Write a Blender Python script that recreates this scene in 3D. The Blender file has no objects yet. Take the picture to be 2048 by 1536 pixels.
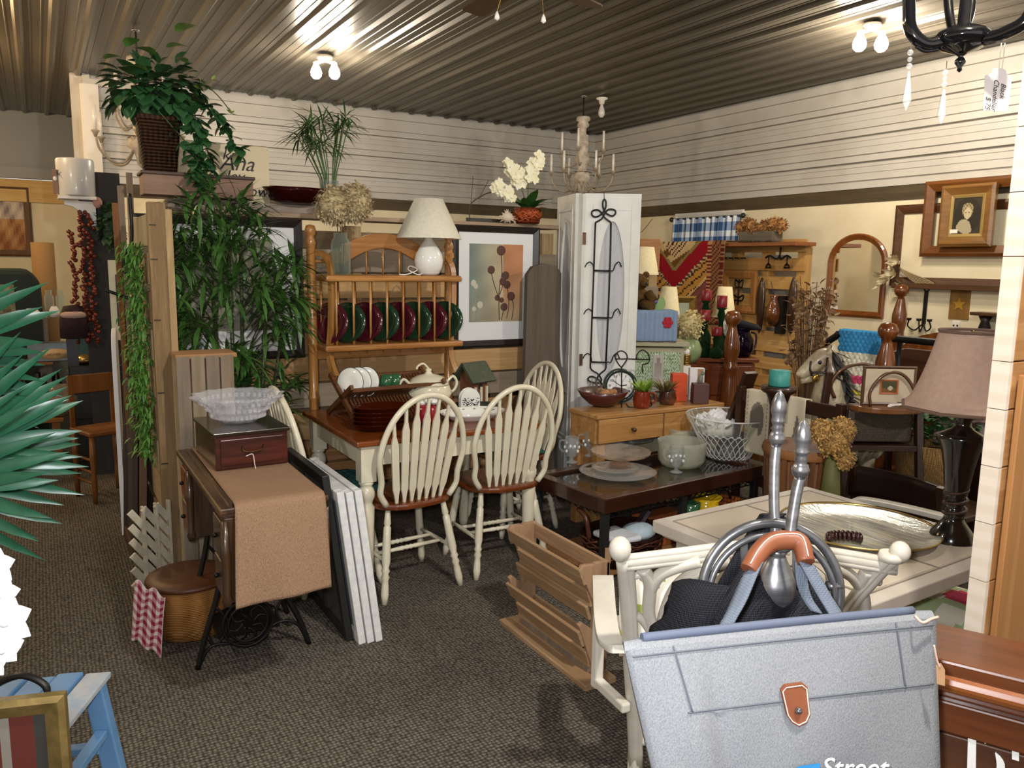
import bpy, math, random
from mathutils import Vector as V, Matrix
rnd=random.Random(7)
sc=bpy.context.scene
COL=sc.collection
pi=math.pi
# ---------------- camera (2048x1536 frame, focal 1588 px) ----------------
EYE=V((0,0,1.55)); FPX=1588.0
CR=V((0.86102971,-0.50833682,0.01488309)); CU=V((0.0629058,0.13550039,0.98877829)); CF=V((0.50464908,0.85043125,-0.14864719))
cam=bpy.data.objects.new('camera',bpy.data.cameras.new('camera')); COL.objects.link(cam)
cam.data.sensor_width=36; cam.data.lens=FPX*36/2048; cam.data.clip_start=.02; cam.data.clip_end=60
cam.matrix_world=Matrix(((CR.x,CU.x,-CF.x,EYE.x),(CR.y,CU.y,-CF.y,EYE.y),(CR.z,CU.z,-CF.z,EYE.z),(0,0,0,1)))
sc.camera=cam
sc.view_settings.view_transform='Standard'; sc.view_settings.look='None'; sc.view_settings.exposure=0.15; sc.view_settings.gamma=1; sc.view_settings.use_curve_mapping=False
try:
    sc.cycles.max_bounces=7; sc.cycles.diffuse_bounces=3; sc.cycles.glossy_bounces=3; sc.cycles.transmission_bounces=5; sc.cycles.transparent_max_bounces=24
    sc.cycles.caustics_reflective=False; sc.cycles.caustics_refractive=False; sc.cycles.sample_clamp_indirect=4; sc.cycles.use_denoising=True
except Exception: pass
# ---------------- light ----------------
w=bpy.data.worlds.new('world'); sc.world=w; w.use_nodes=True
w.node_tree.nodes['Background'].inputs[0].default_value=(1.0,.94,.86,1); w.node_tree.nodes['Background'].inputs[1].default_value=.8
def lamp(name,kind,loc,power,col,size=.05,target=None,**k):
    d=bpy.data.lights.new(name,kind); d.energy=power; d.color=col
    if kind=='AREA': d.size=size
    else: d.shadow_soft_size=size
    for a,b in k.items(): setattr(d,a,b)
    o=bpy.data.objects.new(name,d); COL.objects.link(o); o.location=loc
    if target is not None: o.rotation_euler=(V(target)-V(loc)).to_track_quat('-Z','Y').to_euler()
    return o
# the camera's own flash, a few centimetres above and left of the lens
lamp('camera_flash','AREA',EYE-CR*.07+CU*.06+CF*.01,26,(.93,.95,1.0),.06,EYE+CF*5,spread=math.radians(150))
# ---------------- pixel -> point on a plane of the room ----------------
def ray(px,py): return CR*((px-1024)/FPX)-CU*((py-768)/FPX)+CF
def atZ(px,py,z): d=ray(px,py); return EYE+d*((z-EYE.z)/d.z)
def atY(px,py,y): d=ray(px,py); return EYE+d*(y/d.y)
def atX(px,py,x): d=ray(px,py); return EYE+d*(x/d.x)
def atD(px,py,t): return EYE+ray(px,py)*t
def zat(P,px,py): d=ray(px,py); t=(d.x*P[0]+d.y*P[1])/(d.x*d.x+d.y*d.y); return EYE.z+d.z*t
FACE=math.atan2(-CR.x*0+CR.y,CR.x)   # turn that faces a thing's front (-Y) to the camera
# ---------------- materials ----------------
def lin(h):
    if not isinstance(h,str): return tuple(h)+((1,) if len(h)==3 else ())
    c=[int(h[i:i+2],16)/255 for i in (0,2,4)]
    return tuple((x/12.92 if x<=.04045 else ((x+.055)/1.055)**2.4) for x in c)+(1,)
MATS={}
def nt(name):
    m=bpy.data.materials.new(name); m.use_nodes=True; t=m.node_tree
    return m,t.nodes,t.links,t.nodes['Principled BSDF']
def coords(N,L,scale=(1,1,1),kind='Object'):
    tc=N.new('ShaderNodeTexCoord'); mp=N.new('ShaderNodeMapping'); mp.inputs['Scale'].default_value=scale
    L.new(tc.outputs[kind],mp.inputs[0]); return mp.outputs[0]
def ramp(N,L,fac,stops):
    r=N.new('ShaderNodeValToRGB'); e=r.color_ramp.elements
    while len(e)<len(stops): e.new(.5)
    for k,(p,c) in enumerate(stops): e[k].position=p; e[k].color=lin(c)
    L.new(fac,r.inputs[0]); return r.outputs[0]
def noise(N,L,vec,scale,detail=3,rough=.6):
    n=N.new('ShaderNodeTexNoise'); n.inputs['Scale'].default_value=scale; n.inputs['Detail'].default_value=detail; n.inputs['Roughness'].default_value=rough
    L.new(vec,n.inputs['Vector']); return n.outputs[0]
def bump(N,L,h,b,strength,dist=.01):
    n=N.new('ShaderNodeBump'); n.inputs['Strength'].default_value=strength; n.inputs['Distance'].default_value=dist
    L.new(h,n.inputs['Height']); L.new(n.outputs[0],b.inputs['Normal'])
def mat(name,c,rough=.5,metal=0,c2=None,sc_=12,bmp=0,emit=0,coat=0,spec=None,sub=0,aniso=(1,1,1)):
    if name in MATS: return MATS[name]
    m,N,L,b=nt(name); b.inputs['Roughness'].default_value=rough; b.inputs['Metallic'].default_value=metal
    b.inputs['Base Color'].default_value=lin(c)
    if spec is not None: b.inputs['Specular IOR Level'].default_value=spec
    if coat: b.inputs['Coat Weight'].default_value=coat; b.inputs['Coat Roughness'].default_value=.08
    if c2 or bmp:
        f=noise(N,L,coords(N,L,aniso),sc_)
        if c2: L.new(ramp(N,L,f,[(.32,c),(.68,c2)]),b.inputs['Base Color'])
        if bmp: bump(N,L,f,b,bmp)
    if emit: b.inputs['Emission Color'].default_value=lin(c); b.inputs['Emission Strength'].default_value=emit
    MATS[name]=m; return m
def wood(name,c1,c2,ax=0,rough=.5,sc_=9,coat=0,bmp=.15,c3=None):
    if name in MATS: return MATS[name]
    m,N,L,b=nt(name); b.inputs['Roughness'].default_value=rough
    s=[1,1,1]; s[ax]=.07
    v=coords(N,L,s); f=noise(N,L,v,sc_*3.2,4,.65); g=noise(N,L,v,sc_*.45,2)
    mx=N.new('ShaderNodeMath'); mx.operation='MULTIPLY_ADD'; mx.inputs[1].default_value=.62; L.new(f,mx.inputs[0])
    m2=N.new('ShaderNodeMath'); m2.operation='MULTIPLY'; m2.inputs[1].default_value=.38; L.new(g,m2.inputs[0]); L.new(m2.outputs[0],mx.inputs[2])
    st=[(.36,c1),(.62,c2)]
    if c3: st=[(.33,c1),(.5,c2),(.68,c3)]
    L.new(ramp(N,L,mx.outputs[0],st),b.inputs['Base Color'])
    if coat: b.inputs['Coat Weight'].default_value=coat; b.inputs['Coat Roughness'].default_value=.12
    bump(N,L,f,b,bmp,.004); MATS[name]=m; return m
def weave(name,c1,c2,scale=300,rough=.9,bmp=.4,aniso=(1,1,1)):
    if name in MATS: return MATS[name]
    m,N,L,b=nt(name); b.inputs['Roughness'].default_value=rough; b.inputs['Specular IOR Level'].default_value=.15
    v=coords(N,L,aniso)
    outs=[]
    for d in 'XYZ':
        wv=N.new('ShaderNodeTexWave'); wv.bands_direction=d; wv.inputs['Scale'].default_value=scale/8; wv.inputs['Distortion'].default_value=.3; wv.inputs['Detail Scale'].default_value=2
        L.new(v,wv.inputs['Vector']); outs.append(wv.outputs['Fac'])
    a=N.new('ShaderNodeMath'); a.operation='ADD'; L.new(outs[0],a.inputs[0]); L.new(outs[1],a.inputs[1])
    a2=N.new('ShaderNodeMath'); a2.operation='ADD'; L.new(a.outputs[0],a2.inputs[0]); L.new(outs[2],a2.inputs[1])
    nz=noise(N,L,v,scale/8,3); a3=N.new('ShaderNodeMath'); a3.operation='MULTIPLY_ADD'; a3.inputs[1].default_value=.25; L.new(a2.outputs[0],a3.inputs[0])
    m3=N.new('ShaderNodeMath'); m3.operation='MULTIPLY'; m3.inputs[1].default_value=.4; L.new(nz,m3.inputs[0]); L.new(m3.outputs[0],a3.inputs[2])
    L.new(ramp(N,L,a3.outputs[0],[(.25,c1),(.85,c2)]),b.inputs['Base Color']); bump(N,L,a2.outputs[0],b,bmp,.003)
    MATS[name]=m; return m
def glass(name,c='ffffff',alpha=.25,rough=.05,c_bmp=0,k=.55):
    """thin pressed glass: mostly see-through with a bright sheen"""
    if name in MATS: return MATS[name]
    m,N,L,b=nt(name)
    tr=N.new('ShaderNodeBsdfTransparent'); tr.inputs[0].default_value=lin(c)
    b.inputs['Base Color'].default_value=lin(c); b.inputs['Roughness'].default_value=rough
    fr=N.new('ShaderNodeLayerWeight'); fr.inputs[0].default_value=.5; pw_=N.new('ShaderNodeMath'); pw_.operation='POWER'; pw_.inputs[1].default_value=3; L.new(fr.outputs['Facing'],pw_.inputs[0]); ml=N.new('ShaderNodeMath'); ml.operation='MULTIPLY'; ml.inputs[1].default_value=.75; L.new(pw_.outputs[0],ml.inputs[0])
    gl_=N.new('ShaderNodeBsdfGlossy'); gl_.inputs['Roughness'].default_value=rough
    m1=N.new('ShaderNodeMixShader'); m1.inputs[0].default_value=alpha*k; L.new(tr.outputs[0],m1.inputs[1]); L.new(b.outputs[0],m1.inputs[2])
    m2=N.new('ShaderNodeMixShader'); m2.inputs[0].default_value=.5; L.new(gl_.outputs[0],m2.inputs[1]); L.new(b.outputs[0],m2.inputs[2])
    mx=N.new('ShaderNodeMixShader'); L.new(ml.outputs[0],mx.inputs[0]); L.new(m1.outputs[0],mx.inputs[1]); L.new(m2.outputs[0],mx.inputs[2])
    if c_bmp: bump(N,L,noise(N,L,coords(N,L),c_bmp),b,.6,.01); L.new(b.inputs['Normal'].links[0].from_socket,gl_.inputs['Normal'])
    L.new(mx.outputs[0],N['Material Output'].inputs[0]); MATS[name]=m; return m
def colmat(name,rough=.85,bmp=0,sc_=200):
    if name in MATS: return MATS[name]
    m,N,L,b=nt(name); a=N.new('ShaderNodeAttribute'); a.attribute_name='Col'; L.new(a.outputs['Color'],b.inputs['Base Color'])
    b.inputs['Roughness'].default_value=rough; b.inputs['Specular IOR Level'].default_value=.2
    if bmp: bump(N,L,noise(N,L,coords(N,L),sc_),b,bmp,.004)
    MATS[name]=m; return m
# ---------------- objects ----------------
def thing(name,label,cat,loc=(0,0,0),rz=0,group=None):
    o=bpy.data.objects.new(name,None); COL.objects.link(o); o.location=loc; o.rotation_euler=(0,0,rz); o.empty_display_size=.05
    return tag(o,label,cat,group)
def tag(o,label,cat,group=None):
    o['label']=label; o['category']=cat
    if group: o['group']=group
    return o
def struct(o): o['kind']='structure'; return o
def dup(root,loc,rz=None,label=None):
    r=root.copy(); COL.objects.link(r); r.location=loc
    if rz is not None: r.rotation_euler=(0,0,rz)
    if label: r['label']=label
    def kids(a,b):
        for ch in a.children:
            c=ch.copy(); COL.objects.link(c); c.parent=b; kids(ch,c)
    kids(root,r); return r
class B:
    """collects shapes for ONE mesh"""
    def __init__(s): s.v=[]; s.f=[]; s.s=[]; s.m=Matrix.Identity(4); s.col=None
    def at(s,loc=(0,0,0),rx=0,ry=0,rz=0):
        s.m=Matrix.Translation(loc)@Matrix.Rotation(rz,4,'Z')@Matrix.Rotation(ry,4,'Y')@Matrix.Rotation(rx,4,'X'); return s
    def add(s,vs,fs,smooth=False):
        o=len(s.v); s.v+= [tuple(s.m@V(p)) for p in vs]
        for f in fs: s.f.append([i+o for i in f]); s.s.append(smooth)
        return s
    def box(s,x,y,z,sx,sy,sz):
        a,b,c=sx/2,sy/2,sz/2
        vs=[(x+i*a,y+j*b,z+k*c) for i in(-1,1) for j in(-1,1) for k in(-1,1)]
        return s.add(vs,[(0,1,3,2),(4,6,7,5),(0,4,5,1),(2,3,7,6),(0,2,6,4),(1,5,7,3)])
    def beam(s,p,q,w,h,up=(0,0,1)):
        p,q=V(p),V(q); d=(q-p); l=d.length; d/=l; u=V(up)
        if abs(d.dot(u))>.99: u=V((0,1,0))
        r=d.cross(u).normalized(); u=r.cross(d)
        vs=[p+r*(i*w/2)+u*(j*h/2)+d*(k*l) for i in(-1,1) for j in(-1,1) for k in(0,1)]
        return s.add(vs,[(0,1,3,2),(4,6,7,5),(0,4,5,1),(2,3,7,6),(0,2,6,4),(1,5,7,3)])
    def tube(s,pts,r,n=8,closed=False,sq=False):
        P=[V(p) for p in pts]; k=len(P); R=r if isinstance(r,(list,tuple)) else [r]*k
        ref=None; vs=[]
        for i in range(k):
            if closed: d=P[(i+1)%k]-P[i-1]
            else: d=P[min(i+1,k-1)]-P[max(i-1,0)]
            if d.length<1e-9: d=V((0,0,1))
            d.normalize()
            if ref is None:
                ref=V((0,0,1)) if abs(d.z)<.9 else V((1,0,0))
            a=(ref-d*ref.dot(d)); a.normalize(); ref=a; b=d.cross(a)
            for j in range(n):
                t=2*pi*(j+.5*(n==4))/n; vs.append(P[i]+(a*math.cos(t)+b*math.sin(t))*R[i])
        fs=[]
        for i in range(k if closed else k-1):
            for j in range(n):
                i2=(i+1)%k; fs.append((i*n+j,i*n+(j+1)%n,i2*n+(j+1)%n,i2*n+j))
        s.add(vs,fs,n>4)
        if not closed:
            o=len(s.v)-len(vs); s.f.append([o+j for j in range(n)][::-1]); s.s.append(False); s.f.append([o+(k-1)*n+j for j in range(n)]); s.s.append(False)
        return s
    def lathe(s,prof,c=(0,0,0),n=20,sx=1,sy=1,wob=None,cap=True):
        vs=[]; k=len(prof)
        for (r,z) in prof:
            for j in range(n):
                t=2*pi*j/n; rr=r*(wob(t,z) if wob else 1); vs.append((c[0]+rr*math.cos(t)*sx,c[1]+rr*math.sin(t)*sy,c[2]+z))
        fs=[(i*n+j,i*n+(j+1)%n,(i+1)*n+(j+1)%n,(i+1)*n+j) for i in range(k-1) for j in range(n)]
        s.add(vs,fs,True); o=len(s.v)-len(vs)
        if not cap: return s
        if prof[0][0]>1e-4: s.f.append([o+j for j in range(n)][::-1]); s.s.append(False)
        if prof[-1][0]>1e-4: s.f.append([o+(k-1)*n+j for j in range(n)]); s.s.append(False)
        return s
    def shell(s,prof,th,**k):
        """open vessel: outer profile going up, then the inside back down"""
        return s.lathe(list(prof)+[(max(r-th,.0005),z+ (th if i==len(prof)-1 else 0)) for i,(r,z) in enumerate(reversed(prof))],**k)
    def ball(s,c,r,sx=1,sy=1,sz=1,n=12,m=8):
        return s.lathe([(r*math.sin(pi*i/m),-r*math.cos(pi*i/m)*sz) for i in range(m+1)],c,n,sx,sy)
    def prism(s,poly,y0,y1,plane='xz'):
        k=len(poly); f={'xz':lambda a,b,t:(a,t,b),'xy':lambda a,b,t:(a,b,t),'yz':lambda a,b,t:(t,a,b)}[plane]
        vs=[f(a,b,y0) for a,b in poly]+[f(a,b,y1) for a,b in poly]
        return s.add(vs,[tuple(range(k))[::-1],tuple(range(k,2*k))]+[(i,(i+1)%k,k+(i+1)%k,k+i) for i in range(k)])
    def sheet(s,fn,nu,nv,th=0,col=None):
        vs=[V(fn(i/nu,j/nv)) for j in range(nv+1) for i in range(nu+1)]
        fs=[(j*(nu+1)+i,j*(nu+1)+i+1,(j+1)*(nu+1)+i+1,(j+1)*(nu+1)+i) for j in range(nv) for i in range(nu)]
        if col:
            if s.col is None: s.col=[(1,1,1,1)]*len(s.f)
            cs=[lin(col((i+.5)/nu,(j+.5)/nv)) for j in range(nv) for i in range(nu)]
        if th:
            nrm=[V((0,0,0)) for _ in vs]
            for f in fs:
                q=(vs[f[1]]-vs[f[0]]).cross(vs[f[3]]-vs[f[0]])
                for i in f: nrm[i]+=q
            o=len(vs); vs+=[p-n.normalized()*th for p,n in zip(vs,nrm)]
            fs2=fs+[tuple(i+o for i in f[::-1]) for f in fs]
            bd=[(i,) for i in range(nu+1)]; e=[i for i in range(nu+1)]+[j*(nu+1)+nu for j in range(1,nv+1)]+[nv*(nu+1)+i for i in range(nu-1,-1,-1)]+[j*(nu+1) for j in range(nv-1,0,-1)]
            rim=[(e[(i+1)%len(e)],e[i],e[i]+o,e[(i+1)%len(e)]+o) for i in range(len(e))]
            if col: s.col+=cs+cs+[cs[0]]*len(rim)
            fs=fs2+rim
        elif col: s.col+=cs
        return s.add(vs,fs,True)
    def leaf(s,p,d,l,w,bend=.3,up=(0,0,1),fold=.15,n=4):
        p=V(p); d=V(d).normalized(); u=V(up); r=d.cross(u)
        if r.length<.05: r=d.cross(V((1,0,.3)))
        r.normalize(); u=r.cross(d); vs=[]
        for i in range(n+1):
            t=i/n; c=p+d*(l*t)-u*(bend*l*t*t); ww=w*.5*(math.sin(pi*min(1,.08+t*.92))**.8 if t<1 else .02)
            vs+=[c-r*ww+u*fold*ww,c,c+r*ww+u*fold*ww]
        fs=[]
        for i in range(n):
            a=i*3; fs+=[(a,a+1,a+4,a+3),(a+1,a+2,a+5,a+4)]
        return s.add(vs,fs,True)
    def frame(s,w,h,b,d,z0=0,y0=0,bev=.3):
        """picture frame moulding in the xz plane, front at y0-d"""
        for (ax,az,cx,cz) in ((w/2,h/2,0,0),):
            o=[(-ax,-az),(ax,-az),(ax,az),(-ax,az)]; i=[(-ax+b,-az+b),(ax-b,-az+b),(ax-b,az-b),(-ax+b,az-b)]; m_=[(-ax+b*bev,-az+b*bev),(ax-b*bev,-az+b*bev),(ax-b*bev,az-b*bev),(-ax+b*bev,az-b*bev)]
            zc=z0+h/2
            vs=[(x,y0,zc+z) for x,z in o]+[(x,y0-d*.75,zc+z) for x,z in o]+[(x,y0-d,zc+z) for x,z in m_]+[(x,y0-d*.55,zc+z) for x,z in i]+[(x,y0,zc+z) for x,z in i]
            fs=[]
            for k in range(5):
                a,c=k*4,((k+1)%5)*4
                fs+=[(a+j,a+(j+1)%4,c+(j+1)%4,c+j) for j in range(4)]
            s.add(vs,fs)
        return s
    def build(s,name,m,parent=None,bevel=0,loc=None,rz=0):
        me=bpy.data.meshes.new(name); me.from_pydata(s.v,[],s.f); me.update()
        me.polygons.foreach_set('use_smooth',s.s)
        if s.col is not None:
            s.col+= [(1,1,1,1)]*(len(s.f)-len(s.col))
            a=me.color_attributes.new('Col','FLOAT_COLOR','CORNER'); buf=[]
            for p,c in zip(me.polygons,s.col): buf+=list(c)*p.loop_total
            a.data.foreach_set('color',buf)
        me.materials.append(m)
        o=bpy.data.objects.new(name,me); COL.objects.link(o)
        if parent is not None: o.parent=parent
        if loc is not None: o.location=loc
        o.rotation_euler=(0,0,rz)
        if bevel:
            b=o.modifiers.new('bevel','BEVEL'); b.width=bevel; b.segments=2; b.limit_method='ANGLE'; b.angle_limit=.6
        return o
def text(name,body,size,m,parent,loc,rot=(pi/2,0,0),shear=0,ext=.0006,align='LEFT',font_w=0):
    c=bpy.data.curves.new(name,'FONT'); c.body=body; c.size=size; c.shear=shear; c.extrude=ext; c.align_x=align; c.offset=font_w; c.resolution_u=3
    o=bpy.data.objects.new(name,c); COL.objects.link(o); o.location=loc; o.rotation_euler=rot; c.materials.append(m)
    me=bpy.data.meshes.new_from_object(o); me.materials.clear(); me.materials.append(m); q=bpy.data.objects.new(name,me); COL.objects.link(q); q.location=loc; q.rotation_euler=rot; q.parent=parent
    bpy.data.objects.remove(o); return q
def arc(cx,cz,r,a0,a1,n,y=0,rz=None):
    return [(cx+r*math.cos(a0+(a1-a0)*i/n),y,cz+(rz or r)*math.sin(a0+(a1-a0)*i/n)) for i in range(n+1)]
def spl(pts,n=6):
    """Catmull-Rom curve through pts"""
    P=[V(p) for p in pts]; P=[P[0]*2-P[1]]+P+[P[-1]*2-P[-2]]; out=[]
    for i in range(1,len(P)-2):
        for k in range(n):
            t=k/n; a,b,c,d=P[i-1],P[i],P[i+1],P[i+2]
            out.append(.5*((2*b)+(c-a)*t+(2*a-5*b+4*c-d)*t*t+(-a+3*b-3*c+d)*t**3))
    out.append(P[-2]); return out
def lerp(a,b,t): return a+(b-a)*t
def hexmix(a,b,t):
    a,b=lin(a),lin(b); return tuple(lerp(x,y,t) for x,y in zip(a,b))
# ================= the setting =================
YW,XW,XL,YF,ZC=8.66,6.34,.46,11.3,3.2
m_metal=mat('white_steel','bcb8b0',.38,0,c2='b0aba2',sc_=2)
m_metalr=mat('steel_rib_side','a8a196',.4)
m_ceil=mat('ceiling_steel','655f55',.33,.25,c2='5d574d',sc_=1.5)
m_cream=mat('cream_paint','e6dabb',.85,c2='ddd0ae',sc_=3)
m_band=wood('dark_band_board','3c3220','54462c',1,.7)
m_bandx=wood('dark_band_board_x','3c3220','54462c',0,.7)
def carpet():
    m,N,L,b=nt('carpet'); b.inputs['Roughness'].default_value=.95; b.inputs['Specular IOR Level'].default_value=.05
    v=coords(N,L,(1,1,1)); w1=N.new('ShaderNodeTexVoronoi'); w1.inputs['Scale'].default_value=70; w1.inputs['Randomness'].default_value=.35; L.new(v,w1.inputs['Vector'])
    n=noise(N,L,v,160,2); mm=N.new('ShaderNodeMath'); mm.operation='MULTIPLY_ADD'; mm.inputs[1].default_value=.5; L.new(n,mm.inputs[0]); L.new(w1.outputs['Distance'],mm.inputs[2])
    c=ramp(N,L,mm.outputs[0],[(.35,'857d70'),(.62,'615a51'),(.95,'36322d')]); L.new(c,b.inputs['Base Color'])
    i=N.new('ShaderNodeMath'); i.operation='MULTIPLY'; i.inputs[1].default_value=-1; L.new(w1.outputs['Distance'],i.inputs[0]); bump(N,L,i.outputs[0],b,.6,.01); return m
struct(B().box(2,4.5,-.05,11,16,.1).build('floor',carpet()))
# ribbed steel ceiling, ribs running towards the back wall
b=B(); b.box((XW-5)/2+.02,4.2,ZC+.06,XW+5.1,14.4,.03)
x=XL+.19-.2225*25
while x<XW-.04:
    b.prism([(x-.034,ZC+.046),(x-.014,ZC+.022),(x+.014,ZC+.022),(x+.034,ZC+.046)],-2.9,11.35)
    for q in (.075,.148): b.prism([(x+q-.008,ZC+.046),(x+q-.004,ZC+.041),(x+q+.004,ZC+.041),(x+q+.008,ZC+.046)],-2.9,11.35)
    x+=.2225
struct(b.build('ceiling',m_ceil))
# cladding profile (horizontal ribs 0.2265 m apart) above cream board
def clad(b,a0,a1,pos,plane):
    pr=[]
    z=2.277
    out=[(0,2.262)]
    ribs=[2.300,2.525,2.751,2.978]
    for r in ribs:
        out+=[(0,r-.045),(-.022,r-.043),(-.022,r-.033),(.024,r-.029),(.024,r+.021),(-.022,r+.025),(-.022,r+.035),(0,r+.037)]
        if r<2.9: out+=[(0,r+.094),(-.008,r+.095),(-.008,r+.099),(0,r+.1),(0,r+.147),(-.008,r+.148),(-.008,r+.152),(0,r+.153)]
    out+=[(0,3.135)]
    vs=[];fs=[]
    for (d,z) in out:
        for t in (a0,a1): vs.append((pos-d,t,z) if plane=='x' else (t,pos-d,z))
    for i in range(len(out)-1): fs.append((2*i,2*i+1,2*i+3,2*i+2))
    b.add(vs,fs)
b=B(); clad(b,XL,XW,YW,'y'); b.box((XL+XW)/2,YW+.09,2.76,XW-XL+.2,.1,1.12)
struct(b.build('wall_back',m_metal))
struct(B().box((XL+XW)/2,YW+.03,1.07,XW-XL,.1,2.14).build('wall_lower_back',m_cream))
b=B(); clad(b,-3,YW,XW,'x'); b.box(XW+.09,2.8,2.76,.1,11.9,1.12); struct(b.build('wall_right',m_metal))
struct(B().box(XW+.03,2.8,1.07,.1,11.7,2.14).build('wall_lower_right',m_cream))
struct(B().box((XL+XW)/2,YW-.012,2.2,XW-XL,.03,.125).build('trim_1',m_bandx))
struct(B().box(XW-.012,2.8,2.2,.03,11.7,.125).build('trim_2',m_band))
struct(B().box((XL+XW)/2,YW-.015,3.165,XW-XL,.05,.06).box((XL+XW)/2,YW-.02,2.268,XW-XL,.03,.014).build('trim_3',m_metal))
struct(B().box(XW-.015,2.8,3.165,.05,11.7,.06).box(XW-.02,2.8,2.268,.03,11.7,.014).build('trim_4',m_metal))
struct(B().box(XL+.06,YW-.03,2.66,.13,.05,.97).box(XL-.01,YW+.04,2.66,.03,.16,.97).build('trim_5',mat('white_trim','dcd8d2',.4)))
# beyond the opening on the left
b=B(); b.box(XL+.03,(YW+YF)/2,2.76,.06,YF-YW,1.12); struct(b.build('wall_side',m_metal))
struct(B().box(-2.2,YF+.05,1.2,5.4,.1,2.4).build('wall_far',m_cream))
struct(B().box(-2.2,YF-.02,2.33,5.4,.04,.26).build('trim_6',wood('plywood_strip','d9b778','c79f5c',0,.7)))
struct(B().box(-2.2,YF-.06,2.53,5.4,.14,.12).box(-2.2,YF+.02,2.94,5.4,.1,.8).build('wall_far_upper',mat('grey_steel_header','7f8180',.45)))
struct(B().box(-4.9,4,1.6,.1,14.6,3.2).build('wall_left',m_cream))
# ---- ceiling lamps ----
m_bulb=mat('lit_bulb','fff1d8',.3,emit=30); m_porc=mat('porcelain','e6e0d6',.25)
def bulb_prof(r): return [(r*.42,0),(r*.45,-.02),(r*.8,-.05),(r,-.08),(r*.9,-.108),(r*.5,-.128),(0,-.134)]
def ceiling_lamp(px,py,label,power):
    P=atZ(px,py,ZC+.02); t=thing('ceiling_light',label,'light',P,0,'two-bulb ceiling lights')
    B().lathe([(.062,0),(.065,-.02),(.05,-.035),(.02,-.04)]).build('base',m_porc,t)
    for s in (-1,1):
        d=CR*(.075*s)
        bb=B(); bb.at((d.x,d.y,-.05),rx=0); bb.lathe([(r*1.0,z) for r,z in bulb_prof(.046)]); bb.build('bulb',m_bulb,t)
        B().tube([(0,0,-.03),(d.x,d.y,-.055)],.017).build('socket',m_porc,t)
        lamp('bulb_glow','POINT',P+V((d.x*1.7,d.y*1.7,-.23)),power,(1,.87,.69),.05)
    return t
ceiling_lamp(650,112,'lit two-bulb ceiling light above the tall papyrus plant',24)
ceiling_lamp(1744,48,'lit two-bulb ceiling light beside the black chandelier',46)
for k,(x,y,pw) in enumerate(((1.2,.3,230),(-1.5,3.2,60),(4.1,.7,90))):  # unseen ceiling lights, added to raise the room's general light
    t=thing('ceiling_light','added ceiling light out of view, filling the room','light',(x,y,ZC+.02),0,'added ceiling lights out of view'); B().lathe([(.062,0),(.065,-.02),(.05,-.035),(.02,-.04)]).build('base',m_porc,t); B().lathe([(r,z-.04) for r,z in bulb_prof(.034)]).build('bulb',m_bulb,t)
    lamp('bulb_glow','POINT',(x,y,ZC-.25),pw,(1,.95,.87),.06)
lamp('aisle_light','POINT',(-.75,5.9,2.95),55,(1,.70,.38),.06)
lamp('back_room_light','POINT',(-.9,8.0,2.95),85,(1,.66,.32),.08)
t=thing('lampholder','small white porcelain lampholder with one unlit bulb on the ceiling','light',atZ(1204,196,ZC+.02))
B().lathe([(.058,0),(.058,-.012),(.03,-.024),(.026,-.06)]).build('base',m_porc,t)
B().lathe([(r,z-.058) for r,z in bulb_prof(.034)]).build('bulb',mat('unlit_bulb','cfcac2',.2),t)
# ================= pallet partition with pictures =================
YP=4.55
pal=[wood('pallet_a','b98f5f','a27a4c',0,.75,c3='c9a374'),wood('pallet_b','cba572','b88f5c',0,.75,c3='d6b484'),wood('pallet_c','a77a4a','8c6238',0,.75),wood('pallet_d','9a8a74','857663',0,.8),wood('pallet_e','b5875a','97683d',0,.75,c3='c79a6a')]
palv=wood('pallet_post','b59a70','9c8058',2,.8,c3='c8b086'); palv2=wood('pallet_post_grey','a89878','8d7d5f',2,.85)
t=thing('pallet_partition','pallet-wood partition wall behind the dining table','partition',(.95,YP,0))
hs=[.14,.15,.13,.16,.14,.15,.13,.15,.14,.13]; z=.04
for k,h in enumerate(hs):
    x0,x1=-.35+rnd.uniform(-.01,.01),2.08
    c=rnd.uniform(.6,1.5)
    b=B(); b.box((x0+c)/2,0,z+h/2,c-x0-.004,.022,h); o=b.build('plank',pal[(k*2)%5],t,.003)
    b=B(); b.box((c+x1)/2,.002,z+h/2,x1-c-.004,.022,h); b.build('plank',pal[(k*3+1)%5],t,.003); z+=h+(.012 if k%3 else .03)
for x in (-.3,.66,1.5,2.02): B().box(x,.055,.88,.09,.085,1.76).build('post',palv,t)
B().box(.9,.13,.88,2.4,.02,1.7).build('back_board',wood('pallet_back','9b8060','80684a',0,.8),t)
B().box(.88,.06,1.802,2.46,.2,.025).build('ledge',wood('ledge_board','a78f74','8f7860',0,.75),t,.003)
b=B(); b.box(.15,.07,1.84,1.0,.17,.05); b.build('cap_board',wood('cap_grey','9c8d80','857567',0,.8),t,.004)
# wing pallet at the left end, running towards the back
t=thing('pallet_wing','upright pallet post end of partition, knotty and nailed, hung with greenery','partition',(.48,3.9,0))
b=B(); b.box(-.015,0,.9,.075,.05,1.8); b.build('post',wood('wing_post','94774f','765d3c',2,.8,c3='a3865c'),t,.004)
b=B(); b.box(.032,-.005,.88,.03,.06,1.78); b.build('post',palv,t,.004)
z=.06
for k in range(10):
    B().box(-.045,.33,z+.07,.02,.62,.14).build('plank',[palv2,wood('wing_plank','8a6f50','6f563b',1,.85),wood('wing_plank_b','a58a66','8a704f',1,.85)][k%3],t,.003); z+=.172
B().box(-.01,.62,.88,.09,.06,1.76).build('post',palv2,t)
for z in (1.70,1.55,1.28,.95,.62,.3): B().box(-.035,-.0265,z,.028,.004,.005).build('nail',mat('nail_iron','2a231d',.5,.6),t)
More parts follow.
